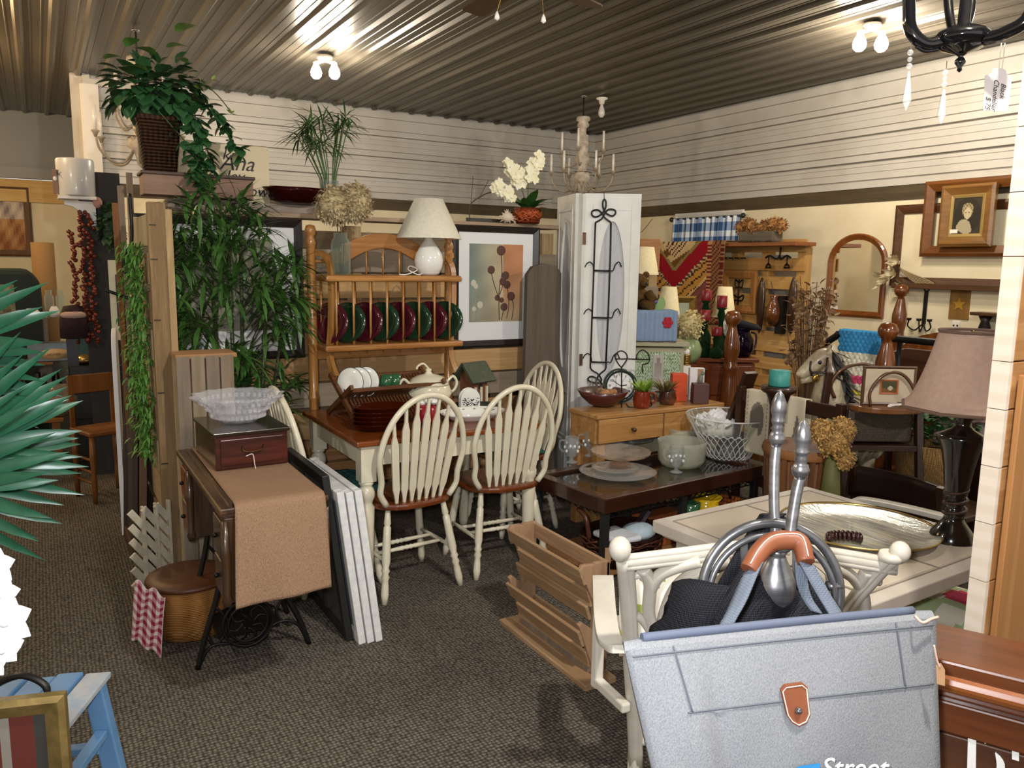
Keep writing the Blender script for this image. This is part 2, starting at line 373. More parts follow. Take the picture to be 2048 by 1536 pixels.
# ---------- pictures on the partition ----------
m_black=mat('frame_black','2b241f',.35); m_matb=mat('mat_board','e9e8e6',.8)
def art_left(u,v):
    n=math.sin(u*9+v*7)*.5+math.sin(u*23-v*17)*.3
    return hexmix('a79f86','6f7468',max(0,min(1,.5+.45*n*(.4+v))))
def art_right(u,v):
    n=.5+.25*math.sin(u*11+v*5)+.2*math.sin(v*19-u*8)
    base=hexmix('7d8f88','c9b691',min(1,u*1.6)) if u<.62 else hexmix('c58a63','d6b58a',max(0,1-v*1.5)*.9)
    if v<.4: base=tuple(lerp(a,b_,.6*(1-v/.4)) for a,b_ in zip(base,lin('9a8f74')))
    return tuple(c*(.8+.3*n) for c in base[:3])+(1,)
def big_picture(x0,x1,z0,z1,name,label,art,right):
    w,h=x1-x0,z1-z0; t=thing(name,label,'picture',((x0+x1)/2,YP-.0125,z0))
    B().frame(w,h,.045,.035,0,0).build('frame',m_black,t)
    B().box(0,-.008,h/2,w-.07,.008,h-.07).build('mat_board',m_matb,t)
    aw,ah=w*.62,h*.64; zc=h*.53
    b=B(); b.sheet(lambda u,v:((u-.5)*aw,-.0135,zc+(v-.5)*ah),24,30,0,art); b.build('print',colmat('print_paper',.7),t)
    if right:
        st=mat('print_stem','4a332b',.8); b=B(); b2=B()
        def stem(p): b.tube([(x*aw,-.0142,zc+z*ah) for x,z in spl([(q[0],q[1],0) for q in p],4) for _ in (0,)] if 0 else [(q.x*aw,-.0145,zc+q.y*ah) for q in spl([(a,c,0) for a,c in p],4)],.0028,5)
        def head(x,z,r): b2=B(); b2.ball((x*aw,-.0145,zc+z*ah),r,1,.06,1.0,10,6); b2.build('seed_head_print',mat('print_head','5e3f35',.8),t)
        stem([(.06,-.48),(.05,-.1),(.1,.12),(.08,.38)]); head(.08,.42,.033)
        stem([(.05,-.2),(-.05,.0),(-.1,.14)]); head(-.1,.17,.027)
        stem([(.06,-.15),(.14,0),(.17,.07)]); head(.17,.1,.028); head(.12,.02,.026); head(.2,-.02,.027)
        stem([(.3,-.48),(.33,-.3),(.29,-.2)]); head(.28,-.17,.03); stem([(.1,-.48),(.14,-.36),(.15,-.33)]); head(.15,-.31,.027); head(.02,-.19,.02); head(.1,-.22,.018)
        stem([(.2,-.46),(.24,-.3),(.21,-.05)])
        b.build('stem_print',st,t)
        b=B(); c=B()
        for x,z,r in((-.42,.0,.022),(-.38,-.04,.018),(-.3,-.28,.024),(-.41,-.33,.016)):
            c=B(); c.ball((x*aw,-.0143,zc+z*ah),r,1,.05,1,10,6); c.build('pale_flower_print',mat('print_pale','c9c4b0',.8),t); b.tube([(x*aw,-.0138,zc+z*ah),((x-.03)*aw,-.0138,zc-.48*ah)],.0012,4)
        b.build('pale_stem_print',mat('print_pale_stem','b8b29a',.8),t)
    return t
P=atY(603,440,YP-.03); Q=atY(603,715,YP-.03)
big_picture(P.x-.86,P.x,Q.z,P.z,'framed_print','large black-framed botanical print half hidden behind the bamboo plant',art_left,False)
P=atY(905,455,YP-.03); Q=atY(1079,455,YP-.03); R_=atY(1062,690,YP-.03)
big_picture(P.x,Q.x,R_.z,Q.z,'framed_print','large black-framed print of dark seed heads right of the plate rack',art_right,True)
# ---------- things on top of the partition ----------
t=thing('wooden_box','long reddish wooden box lying on partition under the ivy planter','box',(atY(395,392,4.5).x,4.5,1.866))
w=atY(508,400,4.42).x-atY(290,400,4.42).x
b=B(); b.box(0,0,.055,w,.18,.1); b.build('body',wood('reddish_box','8d6f5c','7a5c4a',0,.7),t,.004); B().box(0,0,.112,w+.02,.2,.016).build('lid',wood('box_lid','4a3226','3a261c',0,.6),t,.003)
bx=t.location.x
# ivy planter
P=atY(322,372,4.46); zt=1.866+.12
t=thing('ivy_planter','dark square basket planter of ivy standing on the long wooden box','plant',(P.x,4.47,zt))
b=B(); b.lathe([(.10,0),(.135,.245),(.142,.25),(.142,.265),(.128,.265),(.12,.24)],n=4); b.build('pot',weave('dark_wicker','4a3020','2e1d14',160,.6,.8),t,rz=pi/4)
m_ivy=mat('ivy_leaf','2f5a2c',.5,0,c2='244a2a',sc_=25); m_ivy2=mat('ivy_leaf_light','547f35',.45,0,c2='6d9440',sc_=25); m_stem=mat('green_stem','3c4a26',.7)
def ivy(b,c,n,s,r0=.022,r1=.05):
    for _ in range(n):
        d=V((rnd.gauss(0,1),rnd.gauss(0,1),rnd.gauss(.1,.8))); d.normalize()
        p=V(c)+V((d.x*s[0],d.y*s[1],d.z*s[2]))*rnd.uniform(.5,1)
        l=rnd.uniform(r0,r1)*1.9; b.leaf(p,d+V((0,0,-.4)),l,l*rnd.uniform(.75,.95),.25,fold=.2)
b=B(); ivy(b,(-.05,0,.38),190,(.17,.13,.14)); ivy(b,(.06,0,.40),130,(.15,.13,.16)); b.build('foliage',m_ivy,t)
for dx,dz,l in((.13,.67,.13),(-.1,.57,.11),(-.2,.5,.10),(.02,.55,.13),(.2,.42,.10),(.08,.59,.11),(-.02,.47,.12),(.17,.53,.1)): b=B(); b.leaf((dx-.03,-.08,dz),(rnd.uniform(-.6,.8),-.35,.25),l,l*.62,.5); b.build('broad_leaf',m_ivy2,t)
b=B(); st=B()
trail=[[(.08,-.1,.32),(.16,-.13,.25),(.2,-.13,.15),(.22,-.13,.02)],[(.08,-.1,.3),(.16,-.14,.15),(.17,-.14,0),(.2,-.14,-.08)],[(.12,-.1,.35),(.24,-.12,.32),(.3,-.12,.24),(.37,-.12,.1)],[(-.02,-.1,.3),(.13,-.15,.1),(.14,-.15,-.02)]]
for tr in trail:
    q=spl(tr,8); st.tube(q,.003,5)
    for p in q[3:]:
        for _ in range(2):
            l=rnd.uniform(.05,.085); b.leaf(p,(rnd.uniform(-1,1),rnd.uniform(-.6,.1),rnd.uniform(-.9,.3)),l,l*.8,.2)
q=spl([(.1,-.05,.42),(.2,-.08,.44),(.27,-.08,.4),(.34,-.08,.32)],6); st.tube(q,.003,5)
b.build('trailing_leaves',m_ivy,t); st.build('vine',m_stem,t)
for p in ((.2,-.08,.45),(.23,-.08,.42),(.25,-.1,.46),(.34,-.08,.31),(.18,-.1,.41)):
    b=B()
    for _ in range(4): b.leaf(p,(rnd.uniform(-1,1),rnd.uniform(-1,.2),rnd.uniform(-.2,1)),.03,.02,.1)
    b.build('bud',mat('bud_green','a3b85e',.5),t)
# sign
P=atY(388,410,4.58); Q=atY(532,410,4.58); zz=1.866; H_=atY(520,292,4.58).z-zz
t=thing('sign_board','cream board lettered in black script leaning behind the ivy planter','sign',((P.x+Q.x)/2+.02,4.62,zz)); wS=Q.x-P.x+.12
B().box(-.05,0,H_/2,wS,.015,H_).build('board',mat('sign_cream','d9c7a3',.7),t)
m_ink=mat('sign_ink','1d1712',.6); x=wS/2-.05
text('lettering','ks',.085,m_ink,t,(x-.25,-.009,H_-.082),shear=.3)
text('lettering','Ana',.115,m_ink,t,(x-.265,-.009,H_-.135),shear=.35)
text('lettering','ley',.085,m_ink,t,(x-.235,-.009,H_-.195),shear=.3)
text('lettering','ow',.085,m_ink,t,(x-.12,-.009,H_-.27),shear=.3)
text('lettering','ARM',.028,mat('sign_faint','b3a27c',.7),t,(x-.1,-.009,H_-.335))
# dark glass dish
P=atY(590,408,4.5)
t=thing('glass_dish','dark red glass dish on partition ledge right of the lettered sign','dish',(P.x+.02,4.52,1.866))
B().shell([(.06,0),(.1,.015),(.11,.06),(.125,.085)],.006,n=16,sx=1.5,wob=lambda a,z:1+.04*math.cos(8*a)*(z>.03)).build('bowl',glass('ruby_dark','5a1a14',.35),t)
# papyrus in a glass vase, hydrangea further right
P=atY(652,408,4.6)
t=thing('papyrus_vase','tall green papyrus stems in a clear glass vase on partition ledge','plant',(P.x+.02,4.6,1.815))
B().shell([(.05,0),(.055,.005),(.055,.2)],.004,n=16).build('vase',glass('clear_glass','f2f6f4',.12),t)
b=B(); lf=B(); m_pap=mat('papyrus_green','4b6a35',.6,c2='39552a',sc_=20)
for k in range(16):
    a=rnd.uniform(-.6,.5); y=rnd.uniform(-.12,.12); h=rnd.uniform(.36,.58); tip=V((a*.28-.02,y,h)); b.tube([(a*.03,0,.02),(a*.1,y*.4,h*.5),tip],.0032,5)
    for j in range(16):
        d=V((rnd.gauss(0,1),rnd.gauss(0,1),rnd.uniform(-.3,1.1))); lf.leaf(tip,d,rnd.uniform(.1,.19),.011,.45,n=3)
b.build('stems',m_pap,t); lf.build('leaves',m_pap,t)
# bare branch and orchid basket to the right
P=atY(1055,455,4.5); t=thing('orchid_basket','white orchids in a reddish wicker basket at the right end of partition','plant',(P.x,4.5,1.815))
b=B(); b.lathe([(.075,0),(.088,.05),(.092,.1),(.086,.1),(.08,.05)],n=18); b.build('basket',weave('red_wicker','8f3d1c','5a2410',150,.6,1.0),t)
b=B()
for k in range(26):
    a0=rnd.uniform(0,6.3); z0=rnd.uniform(.01,.09); b.tube([(.09*math.cos(a0+.25*i),.09*math.sin(a0+.25*i),z0+.012*math.sin(i*2)) for i in range(6)],.004,5)
b.build('wicker_strand',mat('wicker_red_light','b25427',.5),t)
b=B()
for k in range(22):
    a=rnd.uniform(0,6.28); b.leaf((0,0,.08),(math.cos(a),math.sin(a),rnd.uniform(.3,1.6)),rnd.uniform(.12,.22),.07,.5)
b.build('leaves',mat('orchid_leaf','2c5523',.4,c2='3f6f2d',sc_=20),t)
b=B(); st=B(); bl=mat('orchid_bloom','ece3b4',.6,c2='f3efd8',sc_=30)
for path in ([(0,0,.1),(.0,0,.25),(.02,0,.35),(.07,0,.42)],[(0,0,.1),(-.06,0,.24),(-.1,0,.3),(-.14,0,.36)],[(0,0,.1),(-.1,0,.17),(-.19,0,.2),(-.25,0,.22)]):
    q=spl(path,6); st.tube(q,.003,5)
    for p in q[8:]:
        for _ in range(3):
            c=p+V((rnd.uniform(-.03,.03),rnd.uniform(-.04,.02),rnd.uniform(-.03,.03)))
            for j in range(5): a=j*1.256+rnd.random(); b.leaf(c,(math.cos(a),-.3,math.sin(a)),.036,.03,.2,up=(0,-1,0),n=3)
b.build('bloom',bl,t); st.build('flower_stem',m_stem,t)
t=thing('dried_branch','bare curving twig reaching across behind the orchid basket','twig',(atY(940,440,4.52).x,4.52,1.815))
b=B(); b.tube(spl([(0,0,0),(.0,0,.1),(.1,0,.17),(.2,0,.2)],6),.004,6); b.tube([(0,0,.05),(.02,0,.28)],.002,5); b.tube([(.06,0,.14),(.13,0,.26)],.002,5); b.build('twig',mat('twig_brown','4a3a2c',.8),t)
P=atY(1000,447,4.53); t=thing('seashell','pale spiky seashell on partition beside the orchid basket','shell',(P.x+.02,4.47,1.815))
b=B(); b.ball((0,0,.035),.032,1.2,1,1)
for k in range(14): a=k*.45; b.tube([(0,0,.035),(.06*math.cos(a),.03*math.sin(a*2),.04+.045*math.sin(a))],[.01,.002],5)
b.build('shell',mat('shell_pale','d9c7b0',.6),t)
t=thing('leaning_picture','dark empty wooden frame leaning on ledge behind the seed head print','frame',(atY(985,450,4.52).x,4.55,1.815))
B().box(0,0,.012,.34,.02,.024).build('frame',m_black,t)
# hydrangea jar stands on the plate rack: see dining group
# ---------- greenery and hook on the wing ----------
P=atX(285,560,.40); t=thing('hanging_garland','long trailing green fern garland hanging on pallet post','garland',(.375,4.02,.62))
b=B(); st=B(); q=spl([(0,0,.98),(.01,0,.7),(.0,-.01,.4),(.02,-.02,.05)],10); st.tube(q,.005,5)
for p in q:
    for _ in range(46):
        b.leaf(p+V((rnd.gauss(0,.026),rnd.gauss(0,.03),rnd.uniform(-.03,.03))),(rnd.uniform(-1,.3),rnd.uniform(-1,1),rnd.uniform(-1,.3)),rnd.uniform(.03,.06),.011,.3,n=2)
b.build('fern_leaves',mat('fern_green','3d6b22',.6,c2='54812e',sc_=30),t); st.build('stem',m_stem,t)
# bamboo plant in the corner
base=V((.86,4.26,0)); t=thing('bamboo_plant','tall artificial bamboo plant in corner of the pallet partition','plant',base)
B().shell([(.11,0),(.15,.26),(.16,.28)],.012,n=20).build('pot',mat('plant_pot','6a4a34',.6),t)
can=B(); lf=B(); lf2=B(); m_cane=mat('bamboo_cane','3a4028',.45,c2='4a5232',sc_=14)
tips=[]
for (cx,cy,rx_,rz_,n) in ((425,445,95,60,26),(395,560,60,90,22),(520,560,85,60,24),(540,620,70,55,20),(385,660,40,70,14),(520,750,75,60,20),(560,800,40,40,8),(470,480,60,60,12)):
    for _ in range(n):
        a=rnd.uniform(0,6.28); r=math.sqrt(rnd.random()); yy=rnd.uniform(3.98,4.38)
        P=atY(cx+rx_*r*math.cos(a),cy+rz_*r*math.sin(a),yy)-base; tips.append(P)
for (x0,dx,h) in ((-.02,0.0,1.72),(.01,.03,1.66),(-.05,-.06,1.45),(.06,.1,1.35),(.04,.2,1.2),(-.07,-.15,1.3)):
    can.tube([(x0,0,.05),(x0+dx*.5,.0,h*.5),(x0+dx,0,h)],.009,7)
    for k in range(1,9): can.tube([(x0+dx*k/9,0,h*k/9),(x0+dx*k/9,0,h*k/9+.008)],.0115,7)
for k,P in enumerate(tips):
    root=V((max(-.1,min(.1,P.x*.4)),0,P.z-.1-abs(P.x)*.25)); can.tube([root,(root+P)*.5+V((0,0,.02)),P],.0025,4)
    out=(P-V((0,0,P.z-.1))).normalized()
    for _ in range(9):
        d=out*rnd.uniform(.2,1)+V((rnd.gauss(0,.75),rnd.gauss(0,.6),rnd.gauss(-.12,.5)))
        (lf if rnd.random()<.6 else lf2).leaf(P+V((rnd.gauss(0,.02),rnd.gauss(0,.02),rnd.gauss(0,.02))),d,rnd.uniform(.10,.19),rnd.uniform(.018,.028),.35,n=3)
can.build('cane',m_cane,t); lf.build('foliage',mat('bamboo_leaf','2f4f1e',.42,c2='3f662a',sc_=22),t); lf2.build('leaves',mat('bamboo_leaf_light','4a7030',.42,c2='36582a',sc_=22),t)
# ================= dining table group =================
m_cw=mat('cream_paint_wood','ddd5be',.35,c2='d3c9ad',sc_=6,coat=.3); m_honey=wood('honey_pine_top','8a4a1c','6f3513',0,.28,7,coat=.5,c3='a35c26')
t=thing('dining_table','farmhouse dining table with honey wood top and cream turned legs','table',(0,0,0))
tx0,tx1,ty0,ty1,TZ=1.165,2.17,3.30,4.16,.762
b=B(); b.box((tx0+tx1)/2,(ty0+ty1)/2,TZ-.014,tx1-tx0,ty1-ty0,.028); b.build('tabletop',m_honey,t,.008)
b=B()
b.box((tx0+tx1)/2,ty0+.06,TZ-.078,tx1-tx0-.1,.022,.1); b.box((tx0+tx1)/2,ty1-.06,TZ-.078,tx1-tx0-.1,.022,.1)
b.box(tx0+.06,(ty0+ty1)/2,TZ-.078,.022,ty1-ty0-.1,.1); b.box(tx1-.06,(ty0+ty1)/2,TZ-.078,.022,ty1-ty0-.1,.1); b.build('apron',m_cw,t)
legp=[(.022,0),(.026,.03),(.03,.2),(.034,.36),(.037,.44),(.026,.455),(.03,.47),(.04,.49),(.041,.51),(.034,.53),(.026,.54),(.034,.548),(.036,.556),(.03,.565)]
for x in (tx0+.065,tx1-.065):
    for y in (ty0+.065,ty1-.065):
        b=B(); b.lathe(legp,(x,y,0),16); b.box(x,y,.65,.072,.072,.172); b.build('leg',m_cw,t)
# arrow-back chairs
m_seat=wood('honey_seat','7c3f18','5f2c10',1,.3,7,coat=.5,c3='935023')
def arrow_chair(label,loc,rz):
    t=thing('arrow_back_chair',label,'chair',loc,rz,None)   # front of the chair is +Y
    pts=[]
    for i in range(24):
        a=2*pi*i/24; pts.append((.215*math.copysign(abs(math.cos(a))**.75,math.cos(a)),.20*math.copysign(abs(math.sin(a))**.75,math.sin(a))))
    b=B(); b.prism(pts,.425,.455,'xy'); b.build('seat',m_seat,t,.01)
    tilt=.20
    def bp(x,z): return (x,-.155-(z-.455)*tilt+ .12*(x*x),z)
    hoop=[bp(-.165,.45)]+[bp(-.2+.0*i,.45+.06*i) for i in range(1,3)]+[bp(.218*math.cos(pi-pi*i/16),.665+.30*math.sin(pi*i/16)) for i in range(17)]+[bp(.2,.57),bp(.2,.51),bp(.165,.45)]
    B().tube(spl(hoop,3),.0145,10).build('bow',m_cw,t)
    for k in range(7):
        s=(k-3)/3; x0=s*.115; x1=s*.165; ztop=.665+.30*math.sqrt(max(0,1-(x1/.218)**2))-.008
        b=B(); zs=[.455,.47,.50,.52,.56,.70,ztop-.14,ztop-.11,ztop-.07,ztop]; ws=[.007,.008,.012,.017,.017,.0175,.018,.0175,.008,.006]
        rows=[]
        for zz,ww in zip(zs,ws):
            x=lerp(x0,x1,(zz-.455)/(ztop-.455)); c=V(bp(x,zz)); rows+=[c+V((-ww,-.005,0)),c+V((ww,-.005,0)),c+V((ww,.005,0)),c+V((-ww,.005,0))]
        n=len(zs); fs=[(i*4+j,i*4+(j+1)%4,i*4+4+(j+1)%4,i*4+4+j) for i in range(n-1) for j in range(4)]+[(3,2,1,0),(n*4-4,n*4-3,n*4-2,n*4-1)]
        b.add(rows,fs); b.build('spindle',m_cw,t)
    tp={}
    for sx in (-1,1):
        for sy in (-1,1):
            top=V((sx*.145,sy*.125,.428)); bot=V((sx*.205,sy*.20 if sy<0 else .185,0)); tp[sx,sy]=(top,bot)
            rr=[(0,.012),(.08,.014),(.16,.017),(.18,.013),(.2,.018),(.3,.0185),(.55,.021),(.62,.0145),(.65,.021),(.68,.014),(.72,.02),(.75,.0145),(.8,.017),(.9,.019),(1,.012)]
            b=B(); b.tube([top.lerp(bot,a) for a,r in rr],[r for a,r in rr],10); b.build('leg',m_cw,t)
    def mid(k,f): return tp[k][0].lerp(tp[k][1],f)
    def str_(p,q): 
        rr=[(0,.009),(.3,.010),(.4,.012),(.44,.009),(.47,.013),(.5,.009),(.53,.013),(.56,.009),(.6,.012),(.7,.010),(1,.009)]
        b=B(); b.tube([p.lerp(q,a) for a,r in rr],[r for a,r in rr],8); b.build('stretcher',m_cw,t)
    for sx in (-1,1): str_(mid((sx,-1),.55),mid((sx,1),.55))
    a,c=mid((-1,-1),.55).lerp(mid((-1,1),.55),.35),mid((1,-1),.55).lerp(mid((1,1),.55),.35); str_(a,c)
    a,c=mid((-1,-1),.55).lerp(mid((-1,1),.55),.65),mid((1,-1),.55).lerp(mid((1,1),.55),.65); str_(a,c)
    return t
c1=arrow_chair('cream arrow-back chair at near side of table beside the white window sashes',(1.455,3.47,0),math.radians(5))
c2=dup(c1,(1.985,3.50,0),math.radians(-2),'cream arrow-back chair at near side of table beside the wooden bin rack')
c3=dup(c1,(1.16,3.70,0),math.radians(-88),'cream arrow-back chair at table end beneath the bamboo plant')
c4=dup(c1,(2.36,3.98,0),math.radians(92),'cream arrow-back chair at table end behind the birdhouse')
for c in (c1,c2,c3,c4): c['group']='arrow-back chairs around the dining table'
def cushion(label,loc,rz):
    t=thing('seat_cushion',label,'cushion',loc,rz,'teal seat cushions')
    b=B()
    def f(u,v):
        x,y=(u-.5)*.36,(v-.5)*.35; e=(1-(2*u-1)**6)*(1-(2*v-1)**6); return (x,y,.004+.045*e+.006*math.sin(u*38)*math.sin(v*38)*e)
    b.sheet(f,24,24); b.sheet(lambda u,v:((u-.5)*.36,(.5-v)*.35,.003),2,2); b.build('pad',weave('teal_cloth','3f6a63','2c4f4c',120,.85,.5),t)
cushion('teal quilted cushion on chair at left end of table',(1.20,3.70,.458),math.radians(-88))
cushion('teal quilted cushion on chair behind the birdhouse',(2.33,3.98,.458),math.radians(92))
# ---------- oak plate rack ----------
m_oak=wood('honey_oak','b07a3c','96602a',0,.35,8,coat=.3,c3='c28e4e'); m_oakz=wood('honey_oak_z','b58045','9a672f',2,.35,8,coat=.3,c3='c7955a')
hx0,hx1,hy=1.255,2.07,4.235
t=thing('plate_rack','honey oak plate rack hutch with turned posts standing behind the dining table','rack',(hx0,hy,0))
W=hx1-hx0
def post(x,y,h):
    b=B(); b.lathe([(.03,0),(.034,.02),(.03,.05),(.022,.06),(.027,.08),(.027,.5),(.03,.51),(.03,.52),(.027,.53),(.026,.8),(.031,.81),(.031,.82),(.026,.83),(.025,1.1),(.029,1.11),(.025,1.12),(.024,h-.11),(.029,h-.1),(.024,h-.08),(.017,h-.065),(.026,h-.05),(.03,h-.03),(.022,h-.006),(0,h)],(x,y,0),16); b.build('post',m_oakz,t)
post(0,0,1.745); post(W,0,1.745)
for s,x in ((0,.075),(1,W-.02)):
    q=spl([(x-.05 if s==0 else x+.04,0,1.60),(x-.01,-.05,1.58),(x+.005,-.09,1.5),(x,-.10,1.25),(x-.01,-.09,1.05),(x+.02,-.11,.93),(x+.05,-.17,.84),(x+.035,-.19,.77)],5)
    b=B(); b.tube(q,.02,4); b.build('side_arm',m_oakz,t)
    B().lathe([(.032,.764),(.034,.78),(.026,.8),(.018,.81)],(x+.035,-.19,0),14).build('foot',m_oakz,t)
B().box(W/2+.02,-.06,1.465,W-.02,.2,.035).build('shelf',m_oak,t,.012)
B().box(W/2+.02,-.07,1.095,W+.0,.18,.035).build('shelf',m_oak,t,.012)
B().box(W/2,.005,1.06,W-.04,.02,.07).build('peg_rail',m_oak,t)
for k in range(7): B().lathe([(.004,0),(.004,.02),(.008,.024),(.009,.03),(.004,.034)],(0,0,0),10).at().build('peg',m_oakz,t,loc=(.1+k*.1,-.02,1.045))
# arched crest
n=24; up=[(W*i/n,1.56+.15*math.sin(pi*max(0,min(1,(i/n-.08)/.84)))**.8) for i in range(n+1)]; lo=[(W*i/n,1.545 if i/n<.2 or i/n>.8 else 1.53+.10*math.sin(pi*(i/n-.2)/.6)) for i in range(n,-1,-1)]
b=B(); b.prism(up+lo,-.012,.012,'xz'); b.build('crest_rail',m_oak,t,.004)
for k in range(7):
    x=W*(.14+.12*k); B().tube([(x,0,1.48),(x,0,1.545+(.085*math.sin(pi*max(0,(x/W-.2)/.6)) if .2<x/W<.8 else 0))],.006,8).build('spindle',m_oakz,t)
for k in range(8): x=.09+k*(W-.13)/7.2; B().tube([(x,-.135,1.11),(x,-.135,1.45)],.0065,8).build('plate_bar',m_oakz,t)
for k in range(8): x=.05+k*(W-.13)/7.2; B().tube([(x,.0,1.11),(x,.0,1.45)],.0065,8).build('plate_bar',m_oakz,t)
# platters standing between the bars
m_burg=mat('burgundy_glaze','4a1420',.12,coat=.5); m_grn=mat('bottle_green_glaze','1f3a26',.12,coat=.5)
place=['leftmost','second','third','fourth','fifth','sixth','seventh','rightmost']
for k in range(8):
    x=hx0+.055+k*(W-.10)/7.4
    b=B(); b.lathe([(0,0),(.075,.002),(.10,.012),(.14,.016),(.142,.02),(.10,.019),(.075,.008),(0,.006)],n=28,sy=.78)
    m0=Matrix.Rotation(math.radians(-64),4,'Z')@Matrix.Rotation(math.radians(80),4,'X')
    b.v=[tuple(m0@V(p)) for p in b.v]
    o=b.build('platter',m_burg if k%2==0 else m_grn); o.location=(x+.03,hy-.066,1.113+.11)
    tag(o,('burgundy' if k%2==0 else 'dark green')+' oval platter standing %s from the left in the plate rack'%(place[k] if 0<k<7 else ('first' if k==0 else 'last')),'plate','platters in the plate rack')
# hydrangea in a jar and the white lamp on the rack shelf
def fluffy(b,c,r,n,s=(1,1,1),l=.018):
    for _ in range(n):
        d=V((rnd.gauss(0,1),rnd.gauss(0,1),rnd.gauss(0,1))).normalized(); p=V(c)+V((d.x*s[0],d.y*s[1],d.z*s[2]))*r*rnd.uniform(.75,1)
        b.leaf(p,d+V((rnd.gauss(0,.7),rnd.gauss(0,.7),rnd.gauss(0,.7))),l*rnd.uniform(.7,1.5),l*rnd.uniform(.6,1.1),.3,n=2)
    b.ball(c,r*.82,s[0],s[1],s[2],12,8)
m_hyd=mat('dried_hydrangea','c3b088',.9,c2='a8956c',sc_=40)
t=thing('hydrangea_jar','dried cream hydrangeas in a clear glass jar on plate rack shelf','flowers',(hx0+.135,hy-.09,1.483))
B().shell([(.045,0),(.052,.01),(.053,.15),(.05,.175),(.036,.195),(.036,.22)],.004,n=20).build('jar',glass('jar_glass','eef4ee',.08),t)
b=B()
for dx in (-.02,.0,.025): b.tube([(dx*.3,0,.01),(dx,-.005,.3)],.003,5)
b.build('stem',mat('dry_stem','5a4632',.8),t)
b=B(); fluffy(b,(-.03,0,.36),.105,900,(1,1,.95)); fluffy(b,(.08,0,.38),.10,850,(1,1,1.05)); b.build('flower_head',m_hyd,t)
def turned(name,label,cat,loc,prof,m,rz=0,n=24,part=None): 
    o=B().lathe(prof,n=n).build(name,m); o.location=loc; return tag(o,label,cat)
m_shade=mat('linen_shade','e2dcc9',.85,c2='d8d1bb',sc_=60); m_white=mat('white_glaze','e8e6de',.12,coat=.4)
def shade(b,r0,r1,z0,z1,th=.003,n=32):
    b.lathe([(r0,z0),(r1,z1),(r1-th,z1),(r0-th,z0),(r0,z0)],n=n,cap=False)
t=thing('table_lamp','white ceramic table lamp with wide cream shade on the plate rack shelf','lamp',(hx0+.66,hy-.06,1.483))
B().lathe([(.045,0),(.06,.01),(.078,.05),(.083,.085),(.075,.12),(.05,.165),(.025,.2),(.016,.22),(.016,.235),(0,.24)],n=28).build('base',m_white,t)
B().tube([(0,0,.23),(0,0,.33)],.006).build('stem',mat('brass','a08040',.3,.9),t)
b=B(); shade(b,.185,.08,.205,.425); b.build('lamp_shade',m_shade,t)
B().tube(spl([(-.05,-.02,.01),(-.09,-.05,.004),(-.13,-.01,.03),(-.1,.03,.05),(-.08,-.02,.03),(-.15,-.03,.004),(-.19,-.02,.004)],6),.0035,6).build('cord',m_white,t)
# ---------- things on the table ----------
m_rack=wood('teak_rack','6f4526','57331a',0,.45,10,c3='84552f')
t=thing('dish_rack','folding brown wooden dish rack on dining table','dish rack',(1.53,3.83,TZ),math.radians(4))
L=.5
def slat_panel(p0,p1):   # a ladder panel between two rails
    b=B(); p0,p1=V(p0),V(p1)
    for k in range(26):
        x=-L/2+.02+(L-.04)*k/25; b.beam(p0+V((x,0,0)),p1+V((x,0,0)),.009,.009)
    b.beam(p0+V((-L/2,0,0)),p0+V((L/2,0,0)),.022,.016); b.beam(p1+V((-L/2,0,0)),p1+V((L/2,0,0)),.022,.016); c=p0.lerp(p1,.55); b.beam(c+V((-L/2,0,0)),c+V((L/2,0,0)),.014,.02)
    return b
slat_panel((0,-.17,.02),(0,.12,.2)).build('slatted_side',m_rack,t); slat_panel((0,.17,.02),(0,-.10,.165)).build('slatted_side',m_rack,t)
for x in (-L/2-.01,L/2+.01): 
    B().beam((x,-.19,.008),(x,.15,.215),.016,.026).build('end_bar',m_rack,t); B().beam((x,.19,.008),(x,-.13,.185),.016,.026).build('end_bar',m_rack,t)
for k,nm in enumerate(('nearest the rack end','in the middle of the three','third from the rack end')):
    b=B(); b.lathe([(0,0),(.03,.001),(.033,.004),(.07,.009),(.077,.013),(.076,.015),(.03,.008),(0,.006)],n=28); m0=Matrix.Rotation(math.radians(-52),4,'Z')@Matrix.Rotation(math.radians(82),4,'X'); b.v=[tuple(m0@V(p)) for p in b.v]
    o=b.build('saucer',m_white); rm=B(); rm.tube([tuple(m0@V((.0765*math.cos(a*pi/16),.0765*math.sin(a*pi/16),.0145))) for a in range(32)],.0016,5,closed=True); rm.build('rim',mat('rim_green','39463c',.3),o); o.location=(1.33+k*.042,3.83,TZ+.185); tag(o,'white saucer in the wooden dish rack, '+nm,'saucer','saucers in the dish rack')
for k in range(2):
    b=B(); b.shell([(.022,0),(.04,.01),(.043,.06)],.003,n=18); m0=Matrix.Rotation(math.radians(66),4,'Z')@Matrix.Rotation(math.radians(98),4,'X'); b.v=[tuple(m0@V(p)) for p in b.v]
    o=b.build('cup',mat('green_glaze','2f5c3c',.15,coat=.4)); o.location=(1.49+k*.05,3.86,TZ+.18); tag(o,'green glazed cup in dish rack '+('next to the saucers' if k==0 else 'nearest the soup tureen'),'cup','green cups in the dish rack')
m_amber=glass('amber_glass','6a2408',.45)
for k in range(5):
    o=B().shell([(.09,0),(.105,.008),(.118,.03),(.122,.034)],.005,n=28,sx=1.18,sy=.8).build('oval_dish',m_amber); o.location=(1.37,3.53,TZ+.001+k*.020); tag(o,'brown glass oval baking dish, %s of the stack on dining table'%('lowest','second','third','fourth','topmost')[k],'dish','stacked brown glass dishes')
m_creamg=mat('cream_glaze','d8d0b6',.15,coat=.4)
